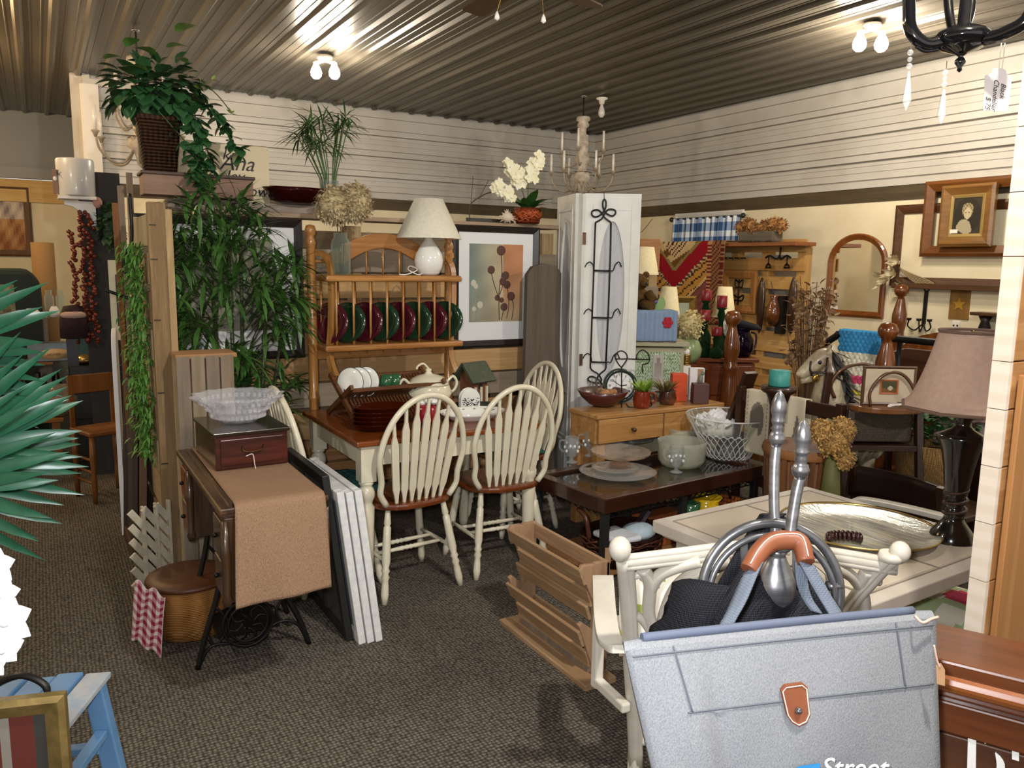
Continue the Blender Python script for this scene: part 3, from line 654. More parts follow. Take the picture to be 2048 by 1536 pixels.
t=thing('soup_tureen','cream lidded soup tureen with scroll handles on dining table','tureen',(1.755,3.83,TZ))
B().lathe([(.07,0),(.075,.01),(.055,.02),(.06,.03),(.10,.07),(.115,.105),(.105,.135),(.10,.15)],n=28,sx=1.12).build('body',m_creamg,t)
B().lathe([(.105,.152),(.098,.165),(.08,.185),(.05,.2),(.02,.207),(.012,.22),(.016,.228),(.01,.236),(0,.238)],n=28,sx=1.1).build('lid',m_creamg,t)
for s in (-1,1): B().tube(spl([(s*.11,0,.09),(s*.15,0,.11),(s*.168,0,.15),(s*.145,0,.185),(s*.11,0,.16)],6),.008,8).build('handle',m_creamg,t)
B().tube(spl([(0,0,.236),(-.03,0,.262),(-.06,0,.252),(-.07,0,.235)],6),.006,8).build('knob',m_creamg,t)
t=thing('fruit_jar','red and white ceramic fruit jar with flowers on dining table','jar',(1.62,3.56,TZ))
B().lathe([(.04,0),(.06,.02),(.068,.05),(.06,.085),(.045,.1)],n=20).build('body',mat('red_glaze','8a1f28',.2,coat=.4),t)
b=B()
for k in range(7): a=k*.9; b.ball((.035*math.cos(a),.035*math.sin(a),.11+.012*(k%2)),.022,1.2,1,.8,8,6)
b.build('flower_lid',m_white,t); b=B()
for k in range(5): b.leaf((.02,-.02,.105),(math.cos(k*1.3),math.sin(k*1.3)-.5,.2),.06,.03,.2)
b.build('leaf',m_grn,t)
t=thing('serving_platter','white floral oval platter with deep bowl rim on dining table','platter',(1.87,3.55,TZ),math.radians(-3))
B().shell([(.09,0),(.10,.01),(.13,.03),(.145,.045)],.005,n=32,sx=1.25,sy=.85).build('platter',m_white,t)
b=B()
for k in range(16): a=k*.392; b.ball((.125*1.25*math.cos(a),.125*.85*math.sin(a),.034),.008,1,1,.25,6,4)
b.build('flower_print',mat('print_green','7a8a5a',.4),t)
t=thing('serving_tray','dark green oval tray behind the serving platter on dining table','tray',(1.99,3.79,TZ))
B().shell([(.12,0),(.16,.012),(.175,.022)],.004,n=28,sx=1.1,sy=.75).build('tray',mat('dark_tray','2d3226',.4),t)
t=thing('napkin_holder','white ceramic napkin holder with black speckled band on the tray','holder',(1.985,3.80,TZ+.0145),math.radians(-12))
for s in (-1,1):
    pts=[(-.055,0),(.055,0)]+[(.055*math.cos(a*pi/10),.05+.055*math.sin(a*pi/10)) for a in range(11)]; B().prism(pts,s*.02-.005,s*.02+.005,'xz').build('panel',m_white,t,.003)
B().box(0,0,.004,.1,.05,.008).build('base',m_white,t)
b=B()
for k in range(70): b.box(rnd.uniform(-.048,.048),-.0252,rnd.uniform(.008,.052),.006,.001,.004)
b.build('speckles',mat('ink_black','1a1a1a',.5),t)
t=thing('birdhouse','weathered birdhouse with dark green roof on dining table corner','birdhouse',(2.105,3.98,TZ),math.radians(18))
B().box(0,0,.075,.11,.11,.15).build('body',wood('birdhouse_wood','7a4a2a','5e3720',2,.75),t)
B().prism([(-.055,.15),(.055,.15),(0,.22)],-.055,.055,'yz').build('gable',wood('birdhouse_wood','7a4a2a','5e3720',2,.75),t)
for s in (-1,1): B().beam((0,s*.085,.128),(0,s*.0,.232),.19,.014,up=(0,s*.77,.64)).build('roof',mat('roof_green','343d2c',.7,c2='454b38',sc_=30),t)
b=B(); b.lathe([(.016,0),(.016,.003)],n=14); b.v=[(x,-.056-z,.1+y) for x,y,z in b.v]; b.build('entrance_hole',mat('hole_dark','14100c',.9),t)
for k in range(3): B().box(-.045+.045*k,-.062,.05,.012,.01,.1).build('fence_picket',m_cw,t)
# ================= sewing table and what leans around it =================
m_sew=wood('old_oak_dark','4a3018','33200f',1,.35,9,coat=.35,c3='614022'); m_sewx=wood('old_oak_dark_z','4a3018','33200f',2,.35,9,coat=.35,c3='5c3c20'); m_iron=mat('cast_iron','1c1a18',.45,.5)
sx,sy0,sy1=.63,2.59,3.52
t=thing('sewing_table','antique treadle sewing machine table draped with a burlap runner','table',(sx,3.05,0)); w=.36
b=B(); b.box(0,0,.748,w,sy1-sy0,.024); b.box(0,-.0,.728,w-.02,sy1-sy0-.02,.02); b.build('tabletop',m_sew,t,.006)
b=B()
for x in (-w/2+.04,w/2-.04):
    b.box(x,0,.763,.01,.88,.006); b.box(x+.014*(1 if x<0 else -1),0,.762,.006,.84,.005)
b.build('moulding',m_sew,t)
for y in (-.38,.33):
    b=B(); b.box(0,y,.58,w-.03,.16,.29); b.build('drawer_case',m_sewx,t,.004)
    for k in range(2):
        d=B().box(-.169,y,.65-.14*k,.012,.13,.12).build('drawer_front',m_sewx if y<0 else wood('drawer_orange','7a4018','5c2d10',1,.4),t,.004)
        B().ball((-.182,y,.65-.14*k),.009).build('knob',m_iron,d)
    B().lathe([(.012,.43),(.018,.45),(.012,.47),(.016,.60),(.012,.72)],(-w/2+.015,y-.085,0),10).build('corner_spindle',m_sewx,t)
    B().lathe([(.012,.43),(.018,.45),(.012,.47),(.016,.60),(.012,.72)],(w/2-.015,y-.085,0),10).build('corner_spindle',m_sewx,t)
def iron_side(y):
    b=B()
    b.tube(spl([(-.2,y,0),(-.17,y,.12),(-.12,y,.28),(-.09,y,.45),(-.1,y,.72)],6),.011,6); b.tube(spl([(.23,y,0),(.19,y,.12),(.12,y,.28),(.09,y,.45),(.1,y,.72)],6),.011,6)
    b.tube(spl([(-.2,y,.0),(-.15,y,.08),(-.05,y,.07),(.03,y,.06),(.1,y,.12),(.18,y,.1),(.23,y,.0)],6),.007,6)
    b.tube(spl([(-.13,y,.24),(-.08,y,.16),(-.13,y,.08),(-.16,y,.12)],6),.006,6); b.tube(spl([(.14,y,.24),(.10,y,.16),(.15,y,.1),(.17,y,.12)],6),.006,6)
    b.tube(spl([(-.10,y,.38),(-.03,y,.30),(.03,y,.36),(.1,y,.3)],6),.006,6)
    return b
iron_side(.0).build('iron_leg_frame',m_iron,t); iron_side(.33).build('iron_leg_frame',m_iron,t)
b=B()
for r in (.095,.075): b.tube([(-.01+r*math.cos(a*pi/14),-.01,.15+r*math.sin(a*pi/14)) for a in range(28)],.006,6,closed=True)
for k in range(8):
    a=k*pi/4; b.tube(spl([(-.01+.02*math.cos(a),-.01,.15+.02*math.sin(a)),(-.01+.05*math.cos(a+.5),-.01,.15+.05*math.sin(a+.5)),(-.01+.075*math.cos(a+.2),-.01,.15+.075*math.sin(a+.2))],4),.005,6)
b.build('medallion',m_iron,t)
b=B(); b.box(0,.17,.1,.24,.3,.012)
b.build('treadle',m_iron,t); B().lathe([(.0,0)],n=3) if 0 else None
b=B(); b.tube([(.12,.2+.14*math.cos(a*pi/14),.32+.14*math.sin(a*pi/14)) for a in range(28)],.009,6,closed=True)
for k in range(5): a=k*1.256; b.tube([(.12,.2,.32),(.12,.2+.135*math.cos(a),.32+.135*math.sin(a))],.006,6)
b.build('flywheel',m_iron,t)
# burlap runner
prof=[(0,3.50,.7625)]+[(0,3.5-.1*k,.764) for k in range(1,9)]+[(0,2.6,.767),(0,2.583,.755),(0,2.578,.73)]+[(0,2.576-.002*k,.73-.03*k) for k in range(1,11)]
def rf(u,v):
    k=v*(len(prof)-1); i=min(int(k),len(prof)-2); f=k-i; y=lerp(prof[i][1],prof[i+1][1],f); z=lerp(prof[i][2],prof[i+1][2],f)
    hang=max(0,min(1,(.75-z)/.3)); x=lerp(.487,.795,u)+.012*hang*(u-.5)+ .02*(1-v)*(1-u)
    return (x,y-.004-hang*(.008+.006*math.sin(u*9+z*6)),z+.004+(.01*hang*(u-.1)))
o=B().sheet(rf,24,60,.0025).build('burlap_runner',mat('burlap','a5866c',.95,c2='86694f',sc_=420,bmp=.5,spec=.1,aniso=(1,1,.35))); tag(o,'tan burlap runner draped over the sewing table','runner')
# wooden box and cut-glass bowl
t=thing('wooden_chest_box','dark red mahogany drawer box on the burlap runner','box',(.652,3.215,.772),math.radians(2))
m_mah=wood('mahogany','4a1a14','301009',0,.3,8,coat=.4,c3='5c261a')
B().box(0,0,.065,.27,.36,.13).build('case',m_mah,t,.004); B().box(0,-.005,.137,.285,.37,.014).build('lid',wood('mahogany_top','2b2013','1e160d',1,.25,8,coat=.5),t,.003)
b=B(); b.box(0,-.182,.066,.235,.006,.10); b.build('drawer_front',m_mah,t,.003)
B().tube(spl([(-.04,-.187,.085),(-.035,-.197,.07),(0,-.2,.065),(.035,-.197,.07),(.04,-.187,.085)],5),.003,6).build('handle',mat('dark_brass','4a3a1e',.35,.9),t)
B().tube(spl([(-.03,-.2,.05),(-.005,-.2,.055),(0,-.202,.02),(.004,-.204,-.005)],5),.0018,5).build('tag_string',mat('string','d8d0c0',.8),t)
m_crys=glass('cut_crystal','fafafc',.26,.02,45)
t=thing('crystal_bowl','large cut crystal bowl with scalloped rim on the mahogany box','bowl',(.645,3.20,.916))
def wob(a,z): return 1+(.05*math.cos(12*a)+.03*math.cos(24*a+z*60))*min(1,z*12)
prof=[(.05,0),(.06,.004),(.095,.03),(.115,.06),(.135,.085),(.165,.105),(.17,.115)]
B().shell(prof,.007,n=72,wob=wob).build('bowl',m_crys,t)
b=B()
for k in range(36):
    a=k*pi/18
    for r,z in ((.1,.035),(.118,.065),(.14,.09)): b.at((r*math.cos(a+z*8),r*math.sin(a+z*8),z),0,0,a).box(0,0,0,.008,.012,.016)
b.at(); b.build('cut_facets',m_crys,t)
# baskets / lattice / crate / leaning things
t=thing('lidded_basket','round split-wood basket with brown lid under the sewing table','basket',(.47,3.44,0))
B().lathe([(.15,0),(.165,.05),(.17,.12),(.17,.215)],n=32,wob=lambda a,z:1+.012*math.cos(30*a)).build('body',weave('split_reed','b57f45','7a4c22',110,.7,1.0,(.3,.3,3)),t)
B().lathe([(0,.215),(.172,.216),(.176,.226),(.17,.236),(.12,.244),(0,.247)],n=32).build('lid',wood('basket_lid','5c3218','472410',0,.5),t)
def chk(u,v): 
    a,c=int(u*8)%2,int(v*15)%2
    return 'ded3d0' if a+c==0 else ('8c2340' if a+c==2 else 'b98390')
o=B().sheet(lambda u,v:((lerp(-.205,-.12,u)-.05*(v)*.6,lerp(.02,-.2,u)-.03*v,.24-.235*v+.012*math.sin(u*12+v*5))),16,30,.003,chk).build('gingham_cloth',colmat('gingham_cloth')); o.location=(.47,3.44,0)
tag(o,'red and white checked cloth hanging off the lidded basket','cloth')
# white diagonal-slat bottle rack
t=thing('lattice_rack','cream painted rack of stacked slanted slats standing by pallet post','rack',(.33,3.80,0),math.radians(12))
m_lat=mat('cream_lattice','cfc6ae',.55,c2='b8ae96',sc_=20)
for k in range(3):
    x=-.015+.062*k; y=.02*k
    B().box(x+.022,y,.225,.012,.035,.45).build('upright',m_lat,t,.002)
    for j in range(6): B().beam((x-.042,y-.03,.115+.066*j),(x+.014,y-.022,.035+.066*j),.012,.030,up=(0,0,1)).build('slat',m_lat,t)
t=thing('plank_crate','grey weathered plank crate standing on end beside the sewing table','crate',(.62,3.80,0))
b=B()
for k in range(4): B().box(-.10+.062*k,-.09,.565,.056,.014,1.13).build('plank',[wood('grey_plank','8a7a68','6c5e50',2,.9),wood('grey_plank_b','93826c','776853',2,.9)][k%2],t,.002)
B().box(0,.0,1.128,.26,.19,.02).build('top_board',wood('crate_top','b58a5c','94693f',0,.8),t,.003); B().box(0,.075,.56,.24,.014,1.11).build('back_board',wood('grey_plank','8a7a68','6c5e50',2,.9),t)
for z in (.1,.6): B().box(.115,0,z,.014,.16,.05).build('batten',wood('grey_plank_b','93826c','776853',2,.9),t)
# three white window sashes and a black one leaning on the sewing table
m_wp=mat('chipped_white_paint','e4e3e0',.6,c2='cfcfcd',sc_=30); m_pane=mat('dusty_pane','93a0aa',.25,c2='84929c',sc_=6)
lean=math.radians(-7.2)
def sash(x,y,h,l,label,m,mp,group=None):
    t=thing('window_sash',label,'window sash',(x,y,0),0,group); t.rotation_euler=(0,lean,0)
    b=B(); 
    for z in (.0225,h-.0225): b.box(0,l/2,z,.029,l-.08,.045)
    for yy in (.02,l-.02): b.box(0,yy,h/2,.03,.04,h)
    b.box(0,l/2,h/2,.028,.03,h-.09)
    b.build('sash_frame',m,t,.003); B().box(0,l/2,h/2,.006,l-.04,h-.04).build('pane',mp,t); return t
sash(1.12,2.93,.66,.62,'white paint-chipped window sash, outermost of the three leaning by the sewing table',m_wp,m_pane,'white window sashes')
sash(1.085,2.935,.655,.62,'white window sash in the middle of the three leaning by sewing table',m_wp,m_pane,'white window sashes')
sash(1.05,2.94,.66,.62,'white window sash, innermost of the three, next to the black frame',m_wp,m_pane,'white window sashes')
sash(1.015,2.99,.72,.55,'black framed panel leaning between the sewing table and white sashes',mat('black_paint','1f1e1c',.5),mat('dark_pane','4c4a46',.35))
# window frames and an arched white board leaning against the wing
t=thing('arched_board','tall white board with rounded top leaning on end of the partition','board',(.345,5.0,0),math.radians(84)); t.rotation_euler=(0,math.radians(2),math.radians(84))
B().prism([(-.19,0),(.19,0),(.19,1.0)]+[(.19*math.cos(a*pi/12),1.0+.16*math.sin(a*pi/12)) for a in range(1,12)]+[(-.19,1.0)],-.012,.012,'xz').build('board',mat('white_board','e9e7e4',.55),t,.003)
for (x,y,h,l,lab,c) in ((.335,4.36,.92,.5,'dark brown wooden window frame leaning beside the arched white board',('4a3222','36241a')),(.36,4.2,.86,.45,'brown wooden frame leaning against the pallet post behind lattice rack',('6b4a30','523620'))):
    t=thing('old_window',lab,'window frame',(x,y,0)); t.rotation_euler=(0,math.radians(3),0); m=wood('leaning'+c[0],c[0],c[1],2,.6)
    b=B()
    for z in (.035,h-.035): b.box(0,l/2,z,.029,l-.14,.07)
    for yy in (.035,l-.035): b.box(0,yy,h/2,.03,.07,h)
    b.build('frame',m,t,.003); B().box(.005,l/2,h/2,.006,l-.1,h-.1).build('panel',mat('dark_panel','2b2722',.6),t)
t=thing('old_oars','three weathered wooden handles standing behind the pallet post','handles',(.40,4.75,0))
for k,(dx,h,c) in enumerate(((-.03,1.84,('8a5a2c','6e4520')),(.0,1.93,('8d7a63','726050')),(.045,2.0,('a08a70','83705a')))): B().beam((dx*.6,0,0),(dx,0,h),.03,.02,up=(0,1,0)).build('handle',wood('handle'+c[0],c[0],c[1],2,.8),t)
b=B(); b.tube(spl([(.03,-.35,1.86),(.03,-.35,1.65),(.0,-.36,1.58),(-.015,-.36,1.5),(.04,-.36,1.42),(.02,-.37,1.36),(-.1,-.36,1.4)],8),.008,6); 
o=b.build('iron_hook',m_iron); o.location=(.37,4.65,0); tag(o,'rusty iron ice tongs hanging at the pallet wing','tongs')
# ================= far left corner of the shop =================
t=thing('stained_partition','tall dark green-black partition panel beside the far opening','partition',(.40,6.35,0))
B().box(0,0,1.07,.26,.05,2.14).build('panel',wood('dark_stained','2f2a26','24211f',2,.7),t)
b=B(); fluffy(b,(.05,-.06,1.78),.1,160,(.7,.4,1.4),.05); b.build('greenery',mat('dull_green','2f4a2a',.7),t); B().ball((-.02,-.08,1.93),.03,1,.7,1.3).build('bow',mat('pink_ribbon','b98a7a',.8),t)
P=atD(182,405,6.0)
t=thing('wall_shelf','white bracket shelf on the side of the dark panel','shelf',(P.x-.005,6.33,P.z-.03))
B().box(-.11,0,.018,.23,.2,.022).build('shelf_board',m_porc,t,.003)
B().prism([(0,0),(-.19,0),(-.19,-.03),(-.14,-.04),(-.06,-.1),(-.03,-.17),(0,-.18)],-.03,.03,'xz').build('bracket',m_porc,t,.002); sh=t.location
t=thing('canister','tall white enamel canister with a letter K on the bracket shelf','canister',(sh.x-.11,sh.y,sh.z+.029))
B().lathe([(.115,0),(.118,.01),(.118,.24),(.112,.25),(0,.25)],n=28).build('body',mat('enamel_grey','c9c6c2',.3,coat=.3),t)
text('lettering','K',.055,mat('ink_black','1a1a1a',.5),t,(-.115,-.06,.13),rot=(pi/2,0,-1.1))
t=thing('small_sign','little brown and white plaque hung on edge of the bracket shelf','sign',(sh.x-.235,sh.y-.05,sh.z+.028))
B().box(0,0,.09,.03,.012,.16).build('plaque',mat('plaque_brown','8a6a58',.6),t); b=B(); b.ball((0,-.007,.11),.012,1,.3,1.3); b.build('ornament',m_white,t)
# bead garlands
t=thing('bead_garland','dark red berry bead garlands hanging beneath the bracket shelf','garland',(sh.x-.10,6.28,.95))
for dx in (-.06,-.0,.05):
    b=B()
    for k in range(52): b.ball((dx+rnd.gauss(0,.012),rnd.gauss(0,.015),.02+.0175*k*( .85 if dx<0 else 1)),.0155,n=6,m=4)
    b.build('bead_strand',mat('berry_red','5a2014',.3,c2='7a3018',sc_=40),t)
# framed landscape on the far wall
def art_land(u,v):
    n=math.sin(u*17+v*9)*.3+math.sin(u*31-v*23)*.25
    return hexmix('8c5a3a','c99a6a',max(0,min(1,v*.8+.2+n))) if v<.55 else hexmix('7a6a70','d8c8b8',max(0,min(1,.5+n+.3*(u-.3))))
t=thing('framed_painting','autumn landscape painting in carved wood frame on the far wall','painting',(-.36,YF-.005,1.56))
B().frame(.66,.82,.075,.04).build('frame',wood('carved_frame','6d4a28','4e331a',2,.5,coat=.3),t)
B().sheet(lambda u,v:((u-.5)*.53,-.012,.41+(v-.5)*.69),20,26,0,art_land).build('canvas',colmat('print_paper',.7),t)
# low display table with shelves of small wares
D0=6.25
P=atD(165,815,D0); t=thing('display_table','low orange-wood display table with riser shelves at far left','table',(-.40,6.75,0)); m_or=wood('orange_pine','a5662c','83501f',0,.5)
B().box(0,0,.40,.98,.6,.03).build('tabletop',m_or,t,.004)
for x in (-.44,.44):
    for y in (-.26,.26): B().box(x,y,.19,.05,.05,.385).build('leg',m_or,t)
B().box(.0,.15,.775,.9,.22,.02).build('riser_shelf',m_or,t); B().box(.0,.2,1.10,.9,.16,.012).build('glass_shelf',glass('shelf_glass','b8c4c4',.35),t)
for x in (-.42,.0,.42): B().box(x,.15,.76,.03,.12,.70).build('riser_post',wood('riser_grey','7a7068','5e554e',2,.7),t)
tx,ty=-.22,6.75
def put(px,py,y,z,name,label,cat,build,group=None):
    P=atY(px,py,y); t=thing(name,label,cat,(P.x,y,z),0,group); build(t); return t
for k,(px,lb,p) in enumerate(((62,'wide white bowl upside down, left on the glass shelf',[(.07,0),(.065,.03),(.035,.06),(.03,.065)]),(108,'narrow white cup upside down in middle of the glass shelf',[(.035,0),(.034,.05),(.022,.075),(.02,.08)]),(140,'white bowl upside down at right end of the glass shelf',[(.055,0),(.05,.04),(.03,.075),(.026,.08)]))):
    P=atY(px,612,6.92); o=B().lathe(p,n=20).build('cup',m_porc); o.location=(P.x,6.93,1.107); tag(o,lb,'cup','white cups on the glass shelf')
for k,px in enumerate((97,120)):
    P=atY(px,590,7.0); o=B().shell([(.03,0),(.032,.15),(.02,.17),(.022,.2)],.003,n=16).build('glass_jar',glass('clear_glass','f2f6f4',.12)); o.location=(P.x,6.98,1.107); tag(o,'clear glass jar behind the white cups, '+('left one','right one')[k],'jar','glass jars behind the cups')
t=thing('galvanized_tray','galvanized metal box with an oval cream label on riser shelf','tray',(atY(103,700,6.85).x,6.85,.786))
B().shell([(.16,0),(.175,.15),(.18,.155)],.004,n=4).at().build('box',mat('galvanized','7f868a',.4,.8),t,rz=pi/4) if 0 else None
b=B(); b.box(0,0,.07,.31,.14,.14); b.build('box',mat('galvanized','7f868a',.4,.8,c2='6b7276'),t,.006)
b=B(); b.v=[]; b.lathe([(0,0),(.055,.0),(.055,.004),(0,.005)],n=28,sx=1.95,sy=.75); b.v=[(x+.02,-.071-z,.055+y) for x,y,z in b.v]; b.build('oval_label',mat('label_cream','c9a878',.6),t)
text('lettering','HOMER',.026,mat('label_ink','8a3a20',.6),t,(-.03,-.077,.045))
for k,(px,c,lb) in enumerate(((38,'5c4a30','dark brown bottle, left in the row under the riser shelf'),(75,'2f261c','blackish bottle, second in the row under the riser shelf'),(112,'241d16','dark jug, third in the row under the riser shelf'),(140,'6b6660','grey stoneware jar at right end under the riser shelf'))):
    P=atY(px,740,6.93); o=B().lathe([(.035,0),(.05,.02),(.05,.16),(.03,.22),(.02,.26),(.022,.28)],n=16).build('bottle',mat('bottle'+c,c,.3)); o.location=(P.x,6.92,.416); tag(o,lb,'bottle','bottles under the riser shelf')
t=thing('wrapped_basket','gift basket wrapped in clear crinkled plastic on the display table','basket',(atY(120,800,6.62).x,6.62,.416))
B().lathe([(.11,0),(.15,.07),(.15,.08)],n=20).build('basket',weave('tan_wicker','a07444','6d4a28',120,.7,.9),t)
b=B(); b.lathe([(.15,.01),(.165,.08),(.16,.15),(.11,.21),(.03,.22)],n=24,wob=lambda a,z:1+.06*math.sin(a*7+z*40)); b.build('wrapping',glass('crinkled_film','e6dccb',.3,.1,30),t)
b=B()
for k in range(9): b.ball((rnd.uniform(-.1,.1),rnd.uniform(-.08,.08),.1),.035,n=8,m=6)
b.build('contents',mat('parcel_tan','b0895e',.7,c2='8a4a30',sc_=15),t)
t=thing('cheese_board','pale wooden tray with two small black boxes on the display table','tray',(atY(38,770,6.6).x,6.6,.416))
B().box(0,0,.03,.34,.2,.06).build('tray',wood('pale_tray','c9a060','ab8245',0,.6),t,.01)
for x in (-.07,.07): B().box(x,-.02,.085,.07,.06,.05).build('black_box',m_black,t)
# upholstered chair back, rolled rug
t=thing('armchair','dark green armchair with a tapestry cushion at the far left','chair',(-.36,7.5,0))
B().box(0,0,.22,.75,.7,.44).build('seat',mat('dark_green_cloth','1e2723',.95),t,.06); B().prism([(-.37,.4),(.37,.4),(.37,1.35),(.28,1.46),(-.28,1.46),(-.37,1.35)],.2,.36,'xz').build('backrest',mat('dark_green_cloth','1e2723',.95),t,.05)
B().sheet(lambda u,v:((u-.5)*.42-.03,.18-.04*math.sin(pi*u)*math.sin(pi*v),1.03+v*.3),14,12,0,lambda u,v:hexmix('8a7d62','4b4a3c',max(0,min(1,.5+.5*math.sin(u*20)*math.sin(v*16))))).build('tapestry_cushion',colmat('tapestry'),t)
for s in (-1,1): B().box(s*.36,-.02,.5,.12,.62,.3).build('arm',mat('dark_green_cloth','1e2723',.95),t,.05)
o=B().lathe([(.085,.75),(.09,.76),(.09,1.68),(.0,1.685)],n=20).build('rolled_rug',mat('tan_roll','8a6a42',.9)); o.v if 0 else None; o.location=(atY(88,540,8.2).x,8.2,0); o.scale=(1,1,1)
tag(o,'tall tan rolled rug standing behind the armchair','rug')
B().box(0,0,.37,.3,.3,.74).build('stand_box',mat('grey_cloth','5b5f58',.9),o)
t=thing('black_cabinet','black chest of drawers with a brass dish beside display table','cabinet',(.30,6.72,0))
B().box(0,0,.39,.30,.42,.78).build('body',mat('black_lacquer','141310',.35),t,.006)
for z in (.2,.52): 
    d=B().box(0,-.215,z,.27,.012,.27).build('drawer',mat('black_lacquer','141310',.35),t,.004); B().ball((0,-.228,z),.014).build('knob',mat('dark_brass','4a3a1e',.35,.9),d)
o=B().lathe([(.06,0),(.1,.02),(.105,.035),(.06,.06),(0,.07)],n=24).build('brass_dish',mat('brass_gold','8f7a48',.3,.8)); o.location=(.265,6.62,.781); tag(o,'covered oval brass dish on top of the black cabinet','dish')
t=thing('playing_card_sign','white card with a dark club mark standing on black cabinet','card',(.365,6.66,.781))
B().box(0,0,.07,.09,.006,.14).build('card',m_porc,t)
b=B()
for dx,dz in ((-.016,.062),(.016,.062),(0,.09)): b.ball((dx,-.004,dz),.018,1,.15,1,10,6)
b.box(0,-.004,.045,.008,.003,.03); b.build('club_mark',m_black,t)
t=thing('teal_box','dark teal storage box stacked behind the club card','box',(.34,6.80,.781)); B().box(0,0,.1,.30,.2,.2).build('body',mat('dark_teal','22433f',.5),t,.006)
t=thing('egg_basket','wire basket filled with wrapped cream bundles on teal box','basket',(.345,6.79,.982))
b=B()
for z in (.02,.1,.18): b.tube([(-.13,-.08,z),(.13,-.08,z),(.13,.08,z),(-.13,.08,z)],.003,5,closed=True)
for k in range(8): b.tube([(-.13+.037*k,-.08,.0),(-.13+.037*k,-.08,.18)],.002,4)
b.build('wire',mat('dark_wire','3a3632',.4,.7),t)
for k in range(6): B().lathe([(.02,0),(.035,.03),(.038,.1),(.025,.17),(.03,.2)],(-.09+.036*k,-.02+.03*(k%2),0),10).build('bundle',mat('cream_bundle','cdb592',.8,c2='b89a72',sc_=30),t)
t=thing('plate_easel','thin dark wire easel standing behind the wire basket','easel',(.33,6.98,.982)); b=B(); b.tube([(-.06,0,0),(-.02,0,.4)],.004,5); b.tube([(.06,0,0),(.02,0,.4)],.004,5); b.tube([(-.1,0,.2),(.1,0,.2)],.004,5); b.tube([(-.03,0,.4),(.03,0,.4)],.006,5); b.build('easel_wire',mat('dark_wire','3a3632',.4,.7),t); B().tube([(0,0,0),(0,.09,.28)],.004,5).build('back_leg',mat('dark_wire','3a3632',.4,.7),t)
t=thing('velvet_hat','dark hat with pale brim fluff hung under the bead garlands','hat',(.19,6.3,1.13)); B().lathe([(.09,-.13),(.09,.0),(.06,.09),(0,.1)],n=18).build('crown',mat('dark_maroon','2b1418',.9),t); B().ball((.0,-.03,.03),.075,1.1,.9,.45).build('brim',mat('pale_felt','b3968a',.9),t); B().box(-.02,.0,-.21,.07,.05,.22).build('hat_stand',mat('black_lacquer','141310',.35),t)
t=thing('small_picture','narrow white-matted picture frame standing at end of partition','frame',(.47,6.25,.98)); B().box(0,0,.28,.10,.02,.56).build('frame',mat('pale_frame','d8d4b8',.5),t); B().box(.01,-.012,.28,.04,.006,.36).build('picture',mat('dark_photo','2b3138',.5),t); B().box(0,.03,-.5,.1,.06,1.0).build('stand',wood('dark_stained','2f2a26','24211f',2,.7),t)
# little wooden chair with ladder side
t=thing('child_chair','small honey wood chair with turned rungs standing at the aisle','chair',(.30,5.72,0),math.radians(20)); m_ch=wood('chair_oak','84511f','693e15',2,.4)
B().box(0,0,.45,.3,.3,.025).build('seat',m_ch,t,.006)
for x in (-.13,.13):
    for y in (-.13,.13): B().lathe([(.012,0),(.018,.1),(.014,.2),(.02,.3),(.016,.44)],(x,y,0),10).build('leg',m_ch,t)
    for z in (.13,.2,.28): B().tube([(x,-.13,z),(x,.13,z)],.009,8).build('rung',m_ch,t)
B().box(.0,.14,.74,.3,.02,.12).build('backrest',m_ch,t,.004)
for x in (-.13,.13): B().box(x,.14,.6,.025,.022,.4).build('back_post',m_ch,t)
# ================= foreground left =================
m_blue=mat('blue_paint','5f86ab',.5,c2='5179a1',sc_=8); m_blueworn=mat('blue_worn','7f97ad',.6,c2='b5b0aa',sc_=14)
c=atZ(224,1342,.45); a=atZ(60,1356,.45); d=atZ(88,1512,.45)
ex=(a-c); ex=ex.normalized(); ey=(d-c).normalized()
t=thing('blue_stool','blue painted slatted wooden folding stool in the near left corner','stool',(c.x,c.y,0))
Lx,Ly=.34,.48
for k in range(5):
    o0=ex*(Lx*k/5+.002); o1=ex*(Lx*(k+1)/5-.004); dz=V((0,0,.006*(k%2)))
    P=[V((0,0,.45))+o0+dz,V((0,0,.45))+o1+dz,V((0,0,.45))+o1+ey*Ly+dz,V((0,0,.45))+o0+ey*Ly+dz]
    b=B(); b.add(P+[p-V((0,0,.016)) for p in P],[(0,1,2,3),(7,6,5,4),(0,4,5,1),(1,5,6,2),(2,6,7,3),(3,7,4,0)]); b.build('seat_slat',m_blueworn if k==0 else m_blue,t,.003)
for o0 in (ex*.03,ex*(Lx-.03)):
    for s in (.04,Ly-.05):
        p=o0+ey*s; q=p-ex*(.05 if o0.length<.1 else -.05)-ey*(.03 if s<.1 else -.03); B().beam(V((0,0,.435))+p,V((0,0,0))+q,.05,.034,up=ey).build('leg',m_blue,t,.004)
for z,f in ((.3,.3),(.18,.6)):
    p=V((0,0,z))+ex*.03+ey*.05-ex*.05*f; q=V((0,0,z))+ex*.03+ey*(Ly-.05)-ex*.05*f; B().beam(p,q,.03,.022,up=(0,0,1)).build('side_stretcher',m_blue,t,.003)
p=V((0,0,.26))+ex*.02+ey*.05; B().beam(p,p+ex*(Lx-.06),.03,.022).build('front_stretcher',m_blue,t,.003)
t=thing('gilt_frame','narrow gold picture frame at bottom left in front of the blue stool','frame',atD(30,1540,1.15),FACE+.25)
B().frame(.15,.16,.028,.018,-.045).build('frame',mat('antique_gold','8a7444',.35,.6,c2='6b5830',sc_=40),t)
